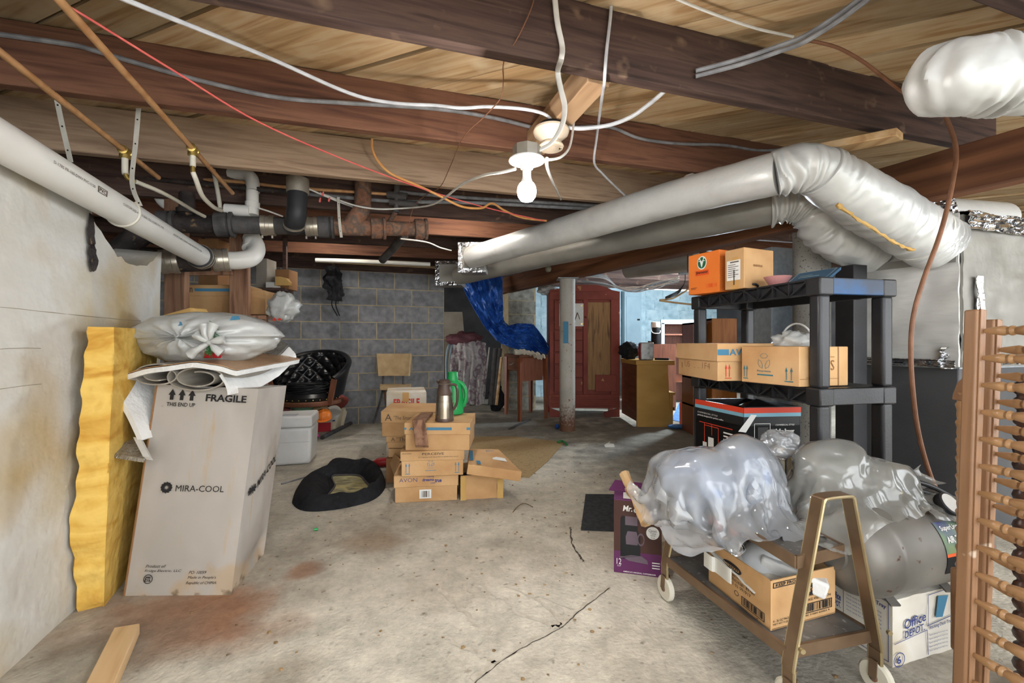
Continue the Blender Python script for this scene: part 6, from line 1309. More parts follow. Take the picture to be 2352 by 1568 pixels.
r = bare_bulb('spare_bulb', 'unlit clear bulb hanging under the lower duct', at(1259, 617, 4.35), 0, (1, 1, 1), 'glass_dull'); MB().lathe([(.014, .074), (.022, .078), (.024, .11), (.02, .14)], at(1259, 617, 4.35), n=16).build('socket', 'porcelain', r); MB().cyl(at(1259, 617, 4.35) + V((0, 0, .13)), V((at(1259, 617, 4.35).x, 4.35, 1.95)), .004, n=8).build('cord', 'cable_black', r)
for z, px0, px1, Z, m_, nm in ((1.86, 1440, 1600, 5.0, 'foil_grey', 'dusty grey duct crossing the far room ceiling'),):
    one('far_duct', nm, 'duct', MB().tube([at(1440, 617, 5.4), at(1600, 598, 4.8)], .12, 20), m_)
one('blue_mat', 'blue patterned mat on the floor behind the yellow sided desk', 'rug', MB().prism([fl(1542, 965), fl(1590, 975), fl(1620, 930), fl(1560, 925)], (0, 0, .006)), 'blue_mat')
one('shoe_box_lid', 'white and blue slipper on the floor behind the desk', 'slipper', MB().blob(fl(1556, 984) + V((0, 0, .025)), .12, .05, .025, 18, 10), 'blue_mat')
t = thing('fuel_can', 'red plastic fuel can beside the black shelving', 'can', fl(1590, 990)); q = fl(1592, 985)
MB().prism([q + V((-.1, 0, 0)), q + V((.12, 0, 0)), q + V((.12, 0, .28)), q + V((.05, 0, .34)), q + V((-.06, 0, .34)), q + V((-.1, 0, .27))], (0, .16, 0)).build('can_body', 'bin_red', t, bev=.015)
MB().tube(spline([q + V((-.05, .08, .34)), q + V((-.02, .08, .4)), q + V((.06, .08, .4)), q + V((.1, .08, .3))], 4), .015, 8).build('handle', 'bin_red', t)
# ------------------------------------------------------------------ black plastic shelving
N_ = V((1.147, 1.62, 0)); LD = V((-.216, .9764, 0)).normalized(); DD = V((.9764, .216, 0)).normalized(); SL, SD = .775, .36
zs = [.03, .404, .822, 1.24]
r = thing('plastic_shelving', 'black plastic shelving unit loaded with boxes in front of the furnace', 'shelving', N_ + LD * SL / 2 + DD * SD / 2)
def sp(l, d_, z): return N_ + LD * l + DD * d_ + V((0, 0, z))
def sbox(l0, l1, d0, d1, z0, z1): return [sp(l0, d0, z0), sp(l0, d1, z0), sp(l1, d1, z0), sp(l1, d0, z0), sp(l0, d0, z1), sp(l0, d1, z1), sp(l1, d1, z1), sp(l1, d0, z1)]
RH = .062
for k, z in enumerate(zs):
    o = MB().hexa(sbox(0, SL, 0, SD, z - .008, z)).build('shelf_deck', 'black_plastic', r, bev=.002)
    for d_ in (0, SD):
        s = 1 if d_ == 0 else -1
        MB().hexa(sbox(.06, SL - .06, d_ + s * .018 if s > 0 else d_ - .024, d_ + s * .024 if s > 0 else d_ - .018, z - RH, z - .006)).build('rim_web', 'black_plastic', o)
        MB().hexa(sbox(0, SL, d_ if s > 0 else d_ - .02, d_ + .02 if s > 0 else d_, z - RH, z - RH + .006)).build('rim_flange', 'black_plastic', o)
        n = 8; st = (SL - .12) / n; dp = d_ + (.009 if s > 0 else -.009)
        mb = MB()
        for i in range(n + 1): MB().bar(sp(.06 + st * i, dp, z - RH), sp(.06 + st * i, dp, z), .006, .018, up=DD).build('rim_rib', 'black_plastic', o)
        for i in range(n):
            a, b = (z - RH, z - .008) if i % 2 else (z - .008, z - RH)
            MB().bar(sp(.06 + st * i, dp, a), sp(.06 + st * (i + 1), dp, b), .006, .018, up=DD).build('rim_brace', 'black_plastic', o)
    for l_ in (0, SL): MB().hexa(sbox(l_ if l_ == 0 else l_ - .02, l_ + .02 if l_ == 0 else l_, .05, SD - .05, z - RH, z)).build('end_rim', 'blue_stain' if (k == 3 and l_ == 0) else 'black_plastic', o, bev=.003)
    for l_ in (0, SL - .062):
        for d_ in (0, SD - .062): MB().hexa(sbox(l_ - .002, l_ + .064, d_ - .002, d_ + .064, z - RH - .004, z + .002)).build('corner_socket', 'black_plastic', o, bev=.006)
    if k < 3:
        for l_ in (.005, SL - .057):
            for d_ in (.005, SD - .057): MB().hexa(sbox(l_, l_ + .052, d_, d_ + .052, z, zs[k+1] - RH)).build('leg', 'black_plastic', r, bev=.012, seg=3)
for l_ in (.005, SL - .057):
    for d_ in (.005, SD - .057): pass
# boxes on the upper shelf
zt3 = 1.243
pA, pB = V((.907 + .02, 2.286, zt3)), V((1.008, 2.115, zt3))
d = carton('orange_carton', 'bright orange drinks carton with round green emblem on the top shelf', pA, pB, .15, .205, 'orange_card', bev=.002)
f_ = d['front']; Print(f_, .0012).disc(.455, .76, .155, .165).on(d['root'], 'ink_white', 'emblem_rim'); P_ = Print(f_, .002).disc(.455, .76, .13, .14); P_.on(d['root'], 'logo_green', 'emblem')
P_ = Print(f_, .0028).poly([(.40, .80), (.51, .80), (.475, .68), (.455, .64), (.435, .68)])
for s in (-1, 1):
    for a, b in (((.455 + s*.02, .80), (.455 + s*.075, .86)), ((.455 + s*.06, .845), (.455 + s*.05, .89)), ((.455 + s*.075, .86), (.455 + s*.095, .89)), ((.455 + s*.03, .81), (.455 + s*.10, .80))): P_.line(a, b, .02)
P_.on(d['root'], 'ink_white', 'emblem_stag')
Print(f_, .002).rect(.25, .45, .68, .57).on(d['root'], 'ink_orange', 'name_panel'); Print(f_, .003).text('Jägermeister', .27, .47, .66, .56, .03).rect(.1, .15, .3, .16).rect(.1, .12, .26, .13).on(d['root'], 'choc', 'printed_lettering')
P_ = Print(f_, .002).bars(.6, .13, .92, .22, 16); P_.on(d['root'], 'ink_orange', 'barcode')
pA, pB = V((1.010, 2.065, zt3)), V((1.052, 1.972, zt3))
d = carton('tan_carton', 'tan carton with white shipping label on the top shelf', pA, pB, .20, .185, 'card', bev=.003)
f_ = d['front']; Print(f_, .002).rect(.12, .22, .82, .72).on(d['root'], 'label_white', 'shipping_label'); P_ = Print(f_, .003)
for k in range(7): P_.rect(.18, .30 + .05 * k, .18 + (.55 if k % 2 else .4), .315 + .05 * k)
P_.rect(.3, .66, .75, .69); P_.on(d['root'], 'ink_grey', 'label_print'); Print(f_, .0035).rect(.48, .1, .53, .48).on(d['root'], 'ink_black', 'ink_streak')
Print(f_, .001).rect(.38, .0, .72, .8).on(d['root'], 'tape', 'packing_tape'); Print(d['right'], .002).rect(.3, .55, .36, .6).rect(.38, .55, .44, .6).rect(.46, .55, .52, .6).rect(.54, .55, .6, .6).on(d['root'], 'card_dark', 'printed_lettering')
q = sp(.30, .1, zt3); one('pink_bowl', 'small pink plastic bowl on the top shelf', 'bowl', MB()._lathe([(.026, 0), (.03, .002), (.054, .042), (.056, .044), (.053, .044), (.028, .006), (.001, .005)], q, V((0, 0, 1)), 24), 'pink')
q = [sp(.08, .12, zt3 + .004), sp(.26, .10, zt3 + .004), sp(.26, .17, zt3 + .055), sp(.08, .19, zt3 + .055)]
r2 = thing('booklet', 'glossy blue booklet propped behind the pink bowl', 'booklet', sum(q, V()) / 4 - V((0, 0, .025))); MB().prism(q, V((.004, .006, -.01))).build('cover', 'book_blue', r2); Print([q[1], q[0], q[3], q[2]], .003).frame(.05, .06, .95, .94, .02).rect(.2, .4, .7, .46).rect(.2, .55, .5, .6).on(r2, 'panel_grey', 'cover_print')
one('cord_tangle', 'tangled black cord at the shelf edge beside the pink bowl', 'cable', MB().tube(spline([sp(.40, .03, zt3 + .006), sp(.42, .06, zt3 + .02), sp(.38, .07, zt3 + .012), sp(.37, .04, zt3 + .02), sp(.41, .04, zt3 + .01), sp(.40, .08, zt3 + .008)], 6), .005, 6), 'cable_black')
# boxes on the second shelf
z2s = .825
pA, pB = V((.905, 1.915, z2s)), V((1.25, 1.99, z2s)); dv = V((-.02, .40, 0))
d = carton('lidded_carton', 'wide lidded carton overhanging the middle shelf', pA, V((1.235, 1.985, z2s)), .40, .160, 'card', lid=.46, dv=dv, fl_=.008)
Print(d['lfront'], .002).rect(.0, .36, .16, .68).text('AVON', .17, .34, .55, .70, .02).on(d['root'], 'ink_blue', 'printed_mark'); P_ = Print(d['front'], .002)
for u in (.12, .17): P_.uparrow(u, .12, .46, .018, .3, .35)
P_.rect(.10, .07, .20, .09); P_.on(d['root'], 'ink_red', 'printed_arrows')
P_ = Print(d['left'], .002).line((.12, .42), (.12, .25), .02)
P_.text('U5', .2, .30, .34, .48, -.01).text('1F4', .66, .30, .84, .48, -.01).rect(.44, .3, .49, .31).rect(.54, .3, .59, .31)
P_.on(d['root'], 'card_dark', 'perforated_code', True)
pA, pB = V((1.002, 1.900, z2s)), V((1.104, 1.672, z2s)); dv = V((.235, .062, 0))
pB = pB + V((0, 0, 0))
d = carton('recycling_carton', 'open carton with large recycling sign on the middle shelf', pA, pB, .25, .155, 'card', dv=dv)
P_ = Print(d['front'], .002); recycle(P_, .42, .60, .10, .20)
P_.text('Recyclable', .30, .30, .54, .37).rect(.30, .22, .58, .255)
for u in (.06, .11, .80, .88): P_.uparrow(u, .15, .48, .02, .3, .35)
P_.rect(.04, .10, .13, .125).rect(.77, .10, .91, .125); P_.on(d['root'], 'ink_teal', 'printed_mark')
Print(d['right'], .002).text('US', .5, .4, .7, .66).rect(.12, .22, .2, .23).rect(.3, .22, .38, .23).rect(.52, .73, .6, .75).rect(.62, .73, .7, .75).on(d['root'], 'card_dark', 'perforated_code', True); Print(d['right'], .002).rect(.0, .185, .78, .195).rect(.78, 0, .795, 1).on(d['root'], 'card_dark', 'fold_line')
q = sp(.30, .20, z2s); r2 = thing('bucket', 'white bucket with wire handle behind the recycling carton', 'bucket', q)
MB().lathe([(.075, 0), (.08, .01), (.09, .14), (.094, .145), (.092, .15)], q, n=28).build('pail', 'white', r2); MB().tube([q + DD * 0 + LD * (.094 * math.cos(a)) * 1.0 + V((0, 0, .14 + .115 * math.sin(a))) for a in [i * math.pi / 20 for i in range(21)]], .0042, 8).build('wire_handle', 'white', r2)
one('white_liner', 'crumpled white bag stuffed in the bucket', 'bag', MB().blob(q + V((-.01, 0, .17)), .085, .07, .05, 28, 16, lambda d, p: .3 * fbm(d, 2.5, 4)), 'bag_white', ang=1.2)
# coffee brewer box on the third shelf
z3s = .407
a_, b_, c_ = sp(.73, .02, z3s), sp(.36, .0, z3s), sp(.30, .27, z3s)
a_ = V((.985, 2.34, z3s)); b_ = V((1.075, 2.02, z3s)); c_ = V((1.36, 2.05, z3s))
r2 = thing('brewer_box', 'black coffee brewer box with red band on the lower shelf', 'box', (a_ + c_) / 2); hb = .285
dcor = a_ + (c_ - b_); base_ = [b_, c_, dcor, a_]
for nm, x, y in (('left_face', a_, b_), ('front_face', b_, c_), ('right_face', c_, dcor), ('back_face', dcor, a_)):
    nn = (y - x).cross(V((0, 0, 1))).normalized(); MB().hexa([x, y, y - nn * .005, x - nn * .005] + [p + V((0, 0, hb)) for p in (x, y, y - nn * .005, x - nn * .005)]).build(nm, 'brewer_black', r2)
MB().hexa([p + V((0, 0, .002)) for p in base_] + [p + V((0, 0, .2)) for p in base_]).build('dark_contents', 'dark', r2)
ql = [a_, b_, b_ + V((0, 0, hb)), a_ + V((0, 0, hb))]; qf = [b_, c_, c_ + V((0, 0, hb)), b_ + V((0, 0, hb))]
for q_ in (ql, qf):
    Print(q_, .0015).rect(0, .91, 1, 1).on(r2, 'brewer_red', 'red_band'); Print(q_, .0015).rect(0, .85, 1, .91).on(r2, 'brewer_blue', 'blue_band')
P_ = Print(ql, .0015).text('perfectly designed for perfect coffee', .06, .70, .62, .735, .02).text('COMMERCIAL STYLE', .06, .76, .5, .785).rect(.3, .1, .42, .36).rect(.18, .1, .27, .25)
for k in range(6): P_.rect(.62, .2 + .06 * k, .9, .225 + .06 * k)
P_.on(r2, 'ink_white', 'printed_lettering', True); P_ = Print(ql, .0018)
for a, b in (((.1, .6), (.8, .6)), ((.22, .6), (.22, .25)), ((.38, .6), (.38, .4)), ((.52, .56), (.52, .3)), ((.22, .56), (.52, .56))): P_.line(a, b, .012)
P_.on(r2, 'brewer_red', 'printed_lines')
Print(qf, .0015).text('COMMERCIAL STYLE', .55, .70, .88, .725).text('Coffee Brewer', .54, .575, .88, .65, .01).rect(.54, .495, .82, .505).rect(.54, .425, .8, .435).rect(.54, .355, .78, .365).frame(.18, .15, .46, .74, .008).on(r2, 'ink_white', 'printed_lettering', True)
Print(qf, .002).rect(.24, .2, .42, .68).on(r2, 'vinyl', 'printed_machine'); Print(qf, .003).disc(.33, .52, .012, .012).on(r2, 'brewer_red', 'red_dot')
Print(qf, .003).poly([(-.1, .62), (.03, .60), (.22, .88), (.12, .89)]).on(r2, 'ink_white', 'corner_ribbon')
MB().prism([b_ + V((0, 0, hb)), c_ + V((0, 0, hb)), c_ + V((-.12, .16, hb + .015)), b_ + V((.05, .14, hb - .01))], (0, 0, .003)).build('top_flap', 'brewer_black', r2)
# orange crate and jars low on the shelf
q = sp(.60, .06, .034); r2 = thing('orange_crate', 'orange plastic crate on the lowest shelf', 'crate', q + DD * .1)
for k in range(4): MB().hexa(sbox(.46, .70, .05, .055, .036 + .05 * k, .072 + .05 * k)).build('slat', 'orange_plastic', r2)
for l_ in (.46, .69): MB().hexa(sbox(l_, l_ + .01, .05, .28, .036, .23)).build('side', 'orange_plastic', r2)
carton('shelf_carton', 'brown carton on the lowest shelf beside the orange crate', sp(.44, .05, .034), sp(.2, .05, .034), .2, .2, 'card_dark')
for (l_, d_, lab) in ((.18, .08, 'glass jar with brass lid standing behind the plastic sheeting'), (.30, .09, 'larger glass jar behind the crumpled plastic on the third shelf')):
    q = sp(l_, d_, z3s); r2 = thing('glass_jar', lab, 'jar', q); MB().lathe([(.033, 0), (.036, .004), (.036, .09), (.028, .105), (.028, .11)], q, n=20).build('jar', 'glass_dull', r2); MB().lathe([(.03, .108), (.032, .11), (.032, .128), (.029, .13)], q, n=20).build('lid', 'brass', r2)

# ------------------------------------------------------------------ purple box and stake
p0, p1 = fl(1410, 1313), fl(1520, 1327)
d = carton('coffee_maker_box', 'purple and brown coffee maker box standing near the cart', p0, p1, .17, .318, 'purple', bev=.002)
f_ = d['front']; Print(f_, .001).rect(.0, .30, 1, .985).on(d['root'], 'choc', 'brown_panel')
P_ = Print(f_, .0025).text('Mr.', .20, .845, .40, .925, .03, .02).text('Coffee', .42, .835, .82, .915, .03, .03, -.01).text("AMERICA'S ORIGINAL COFFEEMAKER", .2, .02, .88, .04, .01).text('12', .06, .12, .16, .2, .0).text('CUP', .07, .09, .15, .11)
P_.disc(.865, .90, .035, .022).rect(.83, .84, .90, .87)
for k in range(3): P_.rect(.80, .18 - .035*k, .96, .195 - .035*k)
P_.on(d['root'], 'ink_white', 'printed_lettering')
Print(f_, .0018).poly([(.14, .20), (.56, .20), (.56, .52), (.50, .60), (.52, .78), (.17, .78), (.14, .74)]).on(d['root'], 'brewer_black', 'printed_machine')
Print(f_, .0022).poly([(.24, .78), (.50, .78), (.50, .66), (.24, .66)]).poly([(.26, .40), (.50, .40), (.52, .48), (.48, .58), (.29, .58), (.25, .50)]).poly([(.12, .20), (.12, .23), (.20, .22), (.32, .18), (.72, .16), (.70, .21), (.58, .26), (.36, .26), (.24, .24)]).ring(.57, .48, .075, .085, .28).on(d['root'], 'plum_grey', 'printed_machine')
Print(f_, .003).disc(.815, .585, .135, .085).on(d['root'], 'ink_white', 'round_sticker'); Print(f_, .0038).text('Classic', .73, .60, .9, .635).text('Taste', .76, .57, .88, .595).text('easy', .77, .54, .87, .56).text('brew', .78, .515, .86, .535).on(d['root'], 'ink_black', 'sticker_writing')
tq = d['top']; Print(tq, .002).rect(.2, .05, .95, .62).on(d['root'], 'label_white', 'address_label'); Print(tq, .003).line((.45, .45), (.6, .5), .02).line((.7, .4), (.8, .42), .03).on(d['root'], 'ink_orange', 'orange_scrap')
MB().hexa([tq[0] + V((0, .1, .002)), tq[1] + V((-.07, .1, .002)), tq[2] + V((-.07, -.01, .03)), tq[3] + V((0, -.01, .03)), tq[0] + V((0, .1, .005)), tq[1] + V((-.07, .1, .005)), tq[2] + V((-.07, -.01, .033)), tq[3] + V((0, -.01, .033))]).build('open_flap', 'purple', d['root'])
s0, s1 = at(1434, 1088, 2.0), at(1486, 1200, 1.78)
mb = MB().tube([s0 + (s1 - s0) * (i / 12) for i in range(13)], [.024 + (.005 if i > 9 else 0) for i in range(13)], 8, disp=lambda p, s, a: .004 * fbm(p, 40, 3)); mb.tube([s0 + (s1-s0)*.33 + V((.002, 0, 0)), s0 + (s1-s0)*.37], .031, 8)
one('wooden_stake', 'split wooden stake lying across the purple box', 'stake', mb, 'pine', ang=.4)

# ------------------------------------------------------------------ serving cart
FLc, NLc, NRc, FRc = V((.592, 1.686, 0)), V((.743, 1.168, 0)), V((1.034, 1.24, 0)), V((.883, 1.758, 0))
r = thing('serving_cart', 'old metal serving cart with wood grain legs heaped with plastic sheeting', 'cart', (FLc + NRc) / 2)
def uframe(a, b, ztop, nm):
    m = (a + b) / 2; ta, tb = m + (a - m) * .40, m + (b - m) * .40; up = (b - a).normalized()
    pts = [a + V((0, 0, .085)), a + (a-m)*.0 + V((0, 0, .12)), a * .93 + ta * .07 + V((0, 0, .17)), ta + V((0, 0, ztop - .04)), ta * .93 + tb * .07 + V((0, 0, ztop - .008)), ta * .8 + tb * .2 + V((0, 0, ztop)), tb * .8 + ta * .2 + V((0, 0, ztop)), tb * .93 + ta * .07 + V((0, 0, ztop - .008)), tb + V((0, 0, ztop - .04)), b * .93 + tb * .07 + V((0, 0, .17)), b + V((0, 0, .12)), b + V((0, 0, .085))]
    P = spline(pts, 5); dn_ = V(((b-a).y, -(b-a).x, 0)).normalized() * .017; vs = []; n = len(P); c_ = m + V((0, 0, ztop * .4))
    for i, p in enumerate(P):
        t_ = (P[min(i+1, n-1)] - P[max(i-1, 0)]).normalized(); nn = t_.cross(dn_.normalized()).normalized() * .004
        vs += [p - dn_ - nn, p + dn_ - nn, p + dn_ + nn, p - dn_ + nn]
    fs = [(0, 1, 2, 3), (4*n-1, 4*n-2, 4*n-3, 4*n-4)]
    for i in range(n - 1):
        for j in range(4): k = (j + 1) % 4; fs.append((4*i+j, 4*(i+1)+j, 4*(i+1)+k, 4*i+k))
    o = MB().add(vs, fs).build(nm, 'chrome_brown', r, ang=.7)
    for s in (-1, 1): MB().tube([p + dn_ * s for p in P], .0045, 6).build('bright_edge', 'chrome_edge', o)
    return o
uframe(NLc, NRc, .574, 'end_frame'); uframe(FLc, FRc, .574, 'end_frame')
def tray(z, k, m, nm):
    c = [NLc, NRc, FRc, FLc]; ce = sum(c, V()) / 4; c = [ce + V(((x - ce).x * k, (x - ce).y * .96, 0)) for x in c]
    MB().hexa([x + V((0, 0, z)) for x in c] + [x + V((0, 0, z + .006)) for x in c]).build(nm, m, r)
    for a, b in ((0, 1), (1, 2), (2, 3), (3, 0)): MB().bar(c[a] + V((0, 0, z - .008)), c[b] + V((0, 0, z - .008)), .008, .034).build('tray_rail', 'chrome_brown', r)
tray(.165, .98, 'cart_tray', 'lower_tray'); tray(.41, .62, 'cart_tray', 'upper_tray')
for q in (FLc, NLc, NRc, FRc):
    ax = V((.95, .25, 0)).normalized(); c = q + V((.004, 0, .047)); o = MB().lathe([(.012, -.012), (.04, -.011), (.046, -.006), (.046, .006), (.04, .011), (.012, .012)], c, ax, n=24).build('caster_wheel', 'pex', r); MB().cyl(c - ax * .014, c + ax * .014, .012, n=12).build('caster_hub', 'iron_rust', o)
    for s in (-1, 1): MB().bar(c + ax * .016 * s, c + ax * .012 * s + V((0, 0, .05)), .022, .003, up=ax).build('caster_fork', 'chrome_brown', o)
for q in ((NLc, .187), (NRc, .187)): MB().cyl(q[0] + V((.02, -.02, q[1])), q[0] + V((.02, -.028, q[1])), .007, n=8).build('bolt', 'chrome_edge', r)
# pasta carton on the lower tray
zc_ = .173; K = V((.740, 1.245, zc_)); Lq = V((.680, 1.505, zc_)); Rq = V((.985, 1.327, zc_)); hh = .142; Bq = Lq + Rq - K
r2 = thing('food_carton', 'open brown frozen food carton on the lower cart tray', 'box', (Lq + Rq) / 2)
quads = {}
for nm, x, y in (('left_wall', Lq, K), ('front_wall', K, Rq), ('right_wall', Rq, Bq), ('back_wall', Bq, Lq)):
    nn = (y - x).cross(V((0, 0, 1))).normalized(); MB().hexa([x, y, y - nn * .004, x - nn * .004] + [p + V((0, 0, hh)) for p in (x, y, y - nn * .004, x - nn * .004)]).build(nm, 'card', r2); quads[nm] = [x, y, y + V((0, 0, hh)), x + V((0, 0, hh))]
MB().hexa([p + V((0, 0, .001)) for p in (K, Rq, Bq, Lq)] + [p + V((0, 0, .004)) for p in (K, Rq, Bq, Lq)]).build('bottom', 'card_dark', r2)
P_ = Print(quads['front_wall'], .0015).frame(.03, .84, .54, .95, .012, .015).text('KEEP FROZEN', .07, .865, .50, .925, .02).disc(.60, .64, .24, .135).text('ITALIAN SAUSAGE AND RIGATONI', .32, .41, .92, .465).frame(.44, .16, .94, .36, .012, .015).bars(.48, .19, .92, .34, 26).text('0 00 31000 65052 4', .48, .10, .90, .14).text('4 - 36 OZ PACKAGES', .03, .15, .36, .20).text('NET WT 9 LB (4.08kg)', .03, .08, .38, .13); P_.on(r2, 'ink_black', 'printed_lettering')
Print(quads['front_wall'], .0022).ring(.60, .64, .225, .122, .05).text('BERTOLLI', .42, .60, .78, .69, .02).on(r2, 'card', 'printed_logo')
P_ = Print(quads['left_wall'], .0015).disc(.42, .74, .16, .10).text('ITALIAN SAUSAGE AND RIGATONI', .3, .56, .66, .60).text('5831626381 89764', .36, .46, .78, .53).text('1 241 02 091917', .34, .36, .72, .43).frame(.58, .07, .92, .26, .01, .014).bars(.6, .1, .9, .24, 24, 3).text('4', .8, .02, .83, .05).ring(.5, .23, .035, .055, .2); P_.on(r2, 'ink_black', 'printed_lettering'); Print(quads['left_wall'], .0022).text('BERTOLLI', .30, .71, .54, .77, .02).on(r2, 'card', 'printed_logo')
jq = V((.83, 1.42, zc_ + .11)); one('milk_jug', 'cloudy plastic jug lying in the food carton', 'jug', MB(Matrix.Translation(jq) @ Matrix.Rotation(1.9, 4, 'Z') @ Matrix.Rotation(.9, 4, 'X')).lathe([(.03, -.12), (.066, -.11), (.072, -.05), (.07, .03), (.05, .08), (.022, .11), (.02, .135)], (0, 0, 0), n=24), 'jug')
for k in range(6):
    q = [V((.722 + .006 * k, 1.30 + .004 * k, zc_ + .075 + .006 * k)), V((.668 + .01 * k, 1.50 - .01 * k, zc_ + .115 + .004 * k)), V((.735 + .012 * k, 1.53 - .01 * k, zc_ + .13 + .004 * k)), V((.80 + .006 * k, 1.30, zc_ + .07 + .006 * k))]
    one('newspaper', 'sheet %s in the pile of papers in the food carton' % ('one, lowest,', 'two', 'three', 'four', 'five', 'six, topmost,')[k], 'paper', MB().sheet(lambda u, v: (q[0]*(1-u)+q[3]*u)*(1-v)+(q[1]*(1-u)+q[2]*u)*v + V((0, 0, .008 * fbm((u * 4, v * 4, k)))), 10, 10, .0015), 'news' if k % 2 else 'paper', group='loose papers in the food carton')
q = V((.865, 1.345, zc_ + .11)); one('foam_block', 'white foam packing block in the food carton', 'foam', MB(Matrix.Translation(q) @ Matrix.Rotation(-.5, 4, 'Z') @ Matrix.Rotation(.25, 4, 'Y')).box((0, 0, 0), (.18, .06, .05)), 'foam_white', bev=.008)
def cuff(u, v): return at(1616 + 60 * u, 1262 + 40 * u + 34 * v, 1.50 - .09 * u - .015) + V((0, -.012 * math.sin(u * 9) - .006, 0))
one('white_wrapper', 'crumpled white wrapper hanging over the edge of the food carton', 'paper', MB().sheet(cuff, 18, 8, .002), 'paper')

# plastic sheeting heaped on the cart: thin sheets settled over what lies under them
import numpy as np
def settle(org, ex, ey, nx, ny, slack, ell, boxes, steps=80, seed=0, pins=(), floor_z=.0):
    rs = np.random.RandomState(seed); org, ex, ey = (np.array(q, float) for q in (org, ex, ey))
    u, v = np.meshgrid(np.linspace(0, 1, nx), np.linspace(0, 1, ny)); P = org + u[..., None] * ex + v[..., None] * ey
    lx, ly = np.linalg.norm(ex) / (nx - 1) * slack, np.linalg.norm(ey) / (ny - 1) * slack
    P[..., 2] += .02 * np.sin(u * 17 + seed) * np.sin(v * 13 + seed * 2) + rs.normal(0, .006, u.shape); Vv = np.zeros_like(P)
    for _ in range(2): P[1:-1, 1:-1] = (P[:-2, 1:-1] + P[2:, 1:-1] + P[1:-1, :-2] + P[1:-1, 2:]) / 4
    pin = [(int(round(a * (nx - 1))), int(round(b * (ny - 1))), np.array(q, float)) for a, b, q in pins]
    dg = math.hypot(lx, ly)
    def con(A, Bv, L_, k, two=False):
        d = Bv - A; n = np.linalg.norm(d, axis=-1, keepdims=True) + 1e-9; c = d * ((n - L_) / n) * .5 * k
        if two: c = np.where(n < L_, c, 0)
        A += c; Bv -= c
    for st in range(steps):
        Vv *= .965; Vv[..., 2] -= .0011; Q = P.copy(); P += Vv; hit = np.zeros(P.shape[:2], bool)
        for it in range(7):
            for o in (0, 1):
                con(P[:, o:-1:2], P[:, o + 1::2], lx, .9); con(P[o:-1:2], P[o + 1::2], ly, .9)
            for o in (0, 1):
                for q in (0, 1):
                    A, C_ = P[o:-1:2, q:-1:2], P[o + 1::2, q + 1::2]; con(A, C_, dg, .5)
                    A, C_ = P[o:-1:2, q + 1::2], P[o + 1::2, q:-1:2]; con(A, C_, dg, .5)
            for o in (0, 1, 2, 3):
                a, b = P[:, o:-2:4], P[:, o + 2::4]; m = min(a.shape[1], b.shape[1]); con(a[:, :m], b[:, :m], 2 * lx, .25, True)
                a, b = P[o:-2:4], P[o + 2::4]; m = min(a.shape[0], b.shape[0]); con(a[:m], b[:m], 2 * ly, .25, True)
            for c, r_ in ell:
                c, r_ = np.array(c, float), np.array(r_, float); d = (P - c) / r_; n = np.linalg.norm(d, axis=-1, keepdims=True); h_ = (n < 1.0); hit |= h_[..., 0]; P = np.where(h_, c + d / np.maximum(n, 1e-6) * r_, P)
            for (cx, cy), hw, zt in boxes:
                ins = (np.abs(P[..., 0] - cx) < hw[0]) & (np.abs(P[..., 1] - cy) < hw[1]) & (P[..., 2] < zt) & (P[..., 2] > zt - .06); hit |= ins; P[..., 2] = np.where(ins, zt, P[..., 2])
            P[..., 2] = np.maximum(P[..., 2], floor_z)
            for a, b, q in pin: P[b, a] = q
        P[hit] -= (P[hit] - Q[hit]) * .85; Vv = P - Q
    return P
def sheet_obj(name, label, P, m, k=1.0):
    ny, nx = P.shape[:2]; mb = MB(); Q = P.copy()
    gx, gy = np.gradient(P, axis=1), np.gradient(P, axis=0); nr = np.cross(gx, gy); nr /= np.linalg.norm(nr, axis=-1, keepdims=True) + 1e-9
    for j in range(ny):
        for i in range(nx):
            q = V((i * .045, j * .045, .3 * P[j, i, 2])); d1 = noise.voronoi(q * 2.4)[0][0]; d2 = noise.voronoi(q * 6.0 + V((3, 1, 2)))[0][0]
            Q[j, i] += nr[j, i] * k * (.046 * (d1 - .4) + .009 * (d2 - .4))
    P = Q; mb.add([tuple(q) for q in P.reshape(-1, 3)], [(j*nx+i, j*nx+i+1, (j+1)*nx+i+1, (j+1)*nx+i) for j in range(ny-1) for i in range(nx-1)])
    o = one(name, label, 'plastic sheet', mb, m, ang=0.55); sm = o.modifiers.new('smooth', 'SUBSURF'); sm.levels = 1; sm.render_levels = 1; return o
def lump(name, label, c, rx, ry, rz, m, seed, amp=.12): return one(name, label, 'plastic bag', MB().blob(c, rx, ry, rz, 48, 28, lambda d, p: amp * fbm(d + V((seed, 0, 0)), 1.6, 3)), m, ang=1.5)
e1, e2, e3 = at(1610, 1105, 1.52), at(1705, 1092, 1.50), at(1560, 1090, 1.60)
lump('blue_bag', 'larger pale blue plastic bag under clear sheeting on the cart', e1, .135, .11, .10, 'film_blue', 3)
lump('blue_bag', 'smaller pale blue plastic bag at the cart middle under clear sheeting', e2, .10, .09, .10, 'film_blue', 9)
EL = [(e1, (.15, .125, .115)), (e2, (.115, .105, .12)), (e3, (.09, .09, .08))]
TRAY = [((.80, 1.46), (.12, .27), .42)]
sheet_obj('plastic_sheet', 'clear plastic sheet heaped over the blue bags on the cart', settle((.45, 1.19, .66), (.58, .09, 0), (-.06, .54, 0), 72, 64, 1.18, EL, TRAY, 75, 3, pins=[(0, .75, at(1440, 1102, 1.66))], floor_z=.37), 'film')
sheet_obj('plastic_sheet', 'inner clear plastic sheet folded under the top one', settle((.52, 1.30, .66), (.44, .08, .03), (-.05, .38, 0), 48, 36, 1.22, [(c, tuple(x - .008 for x in r_)) for c, r_ in EL], TRAY, 75, 8, floor_z=.40), 'film')
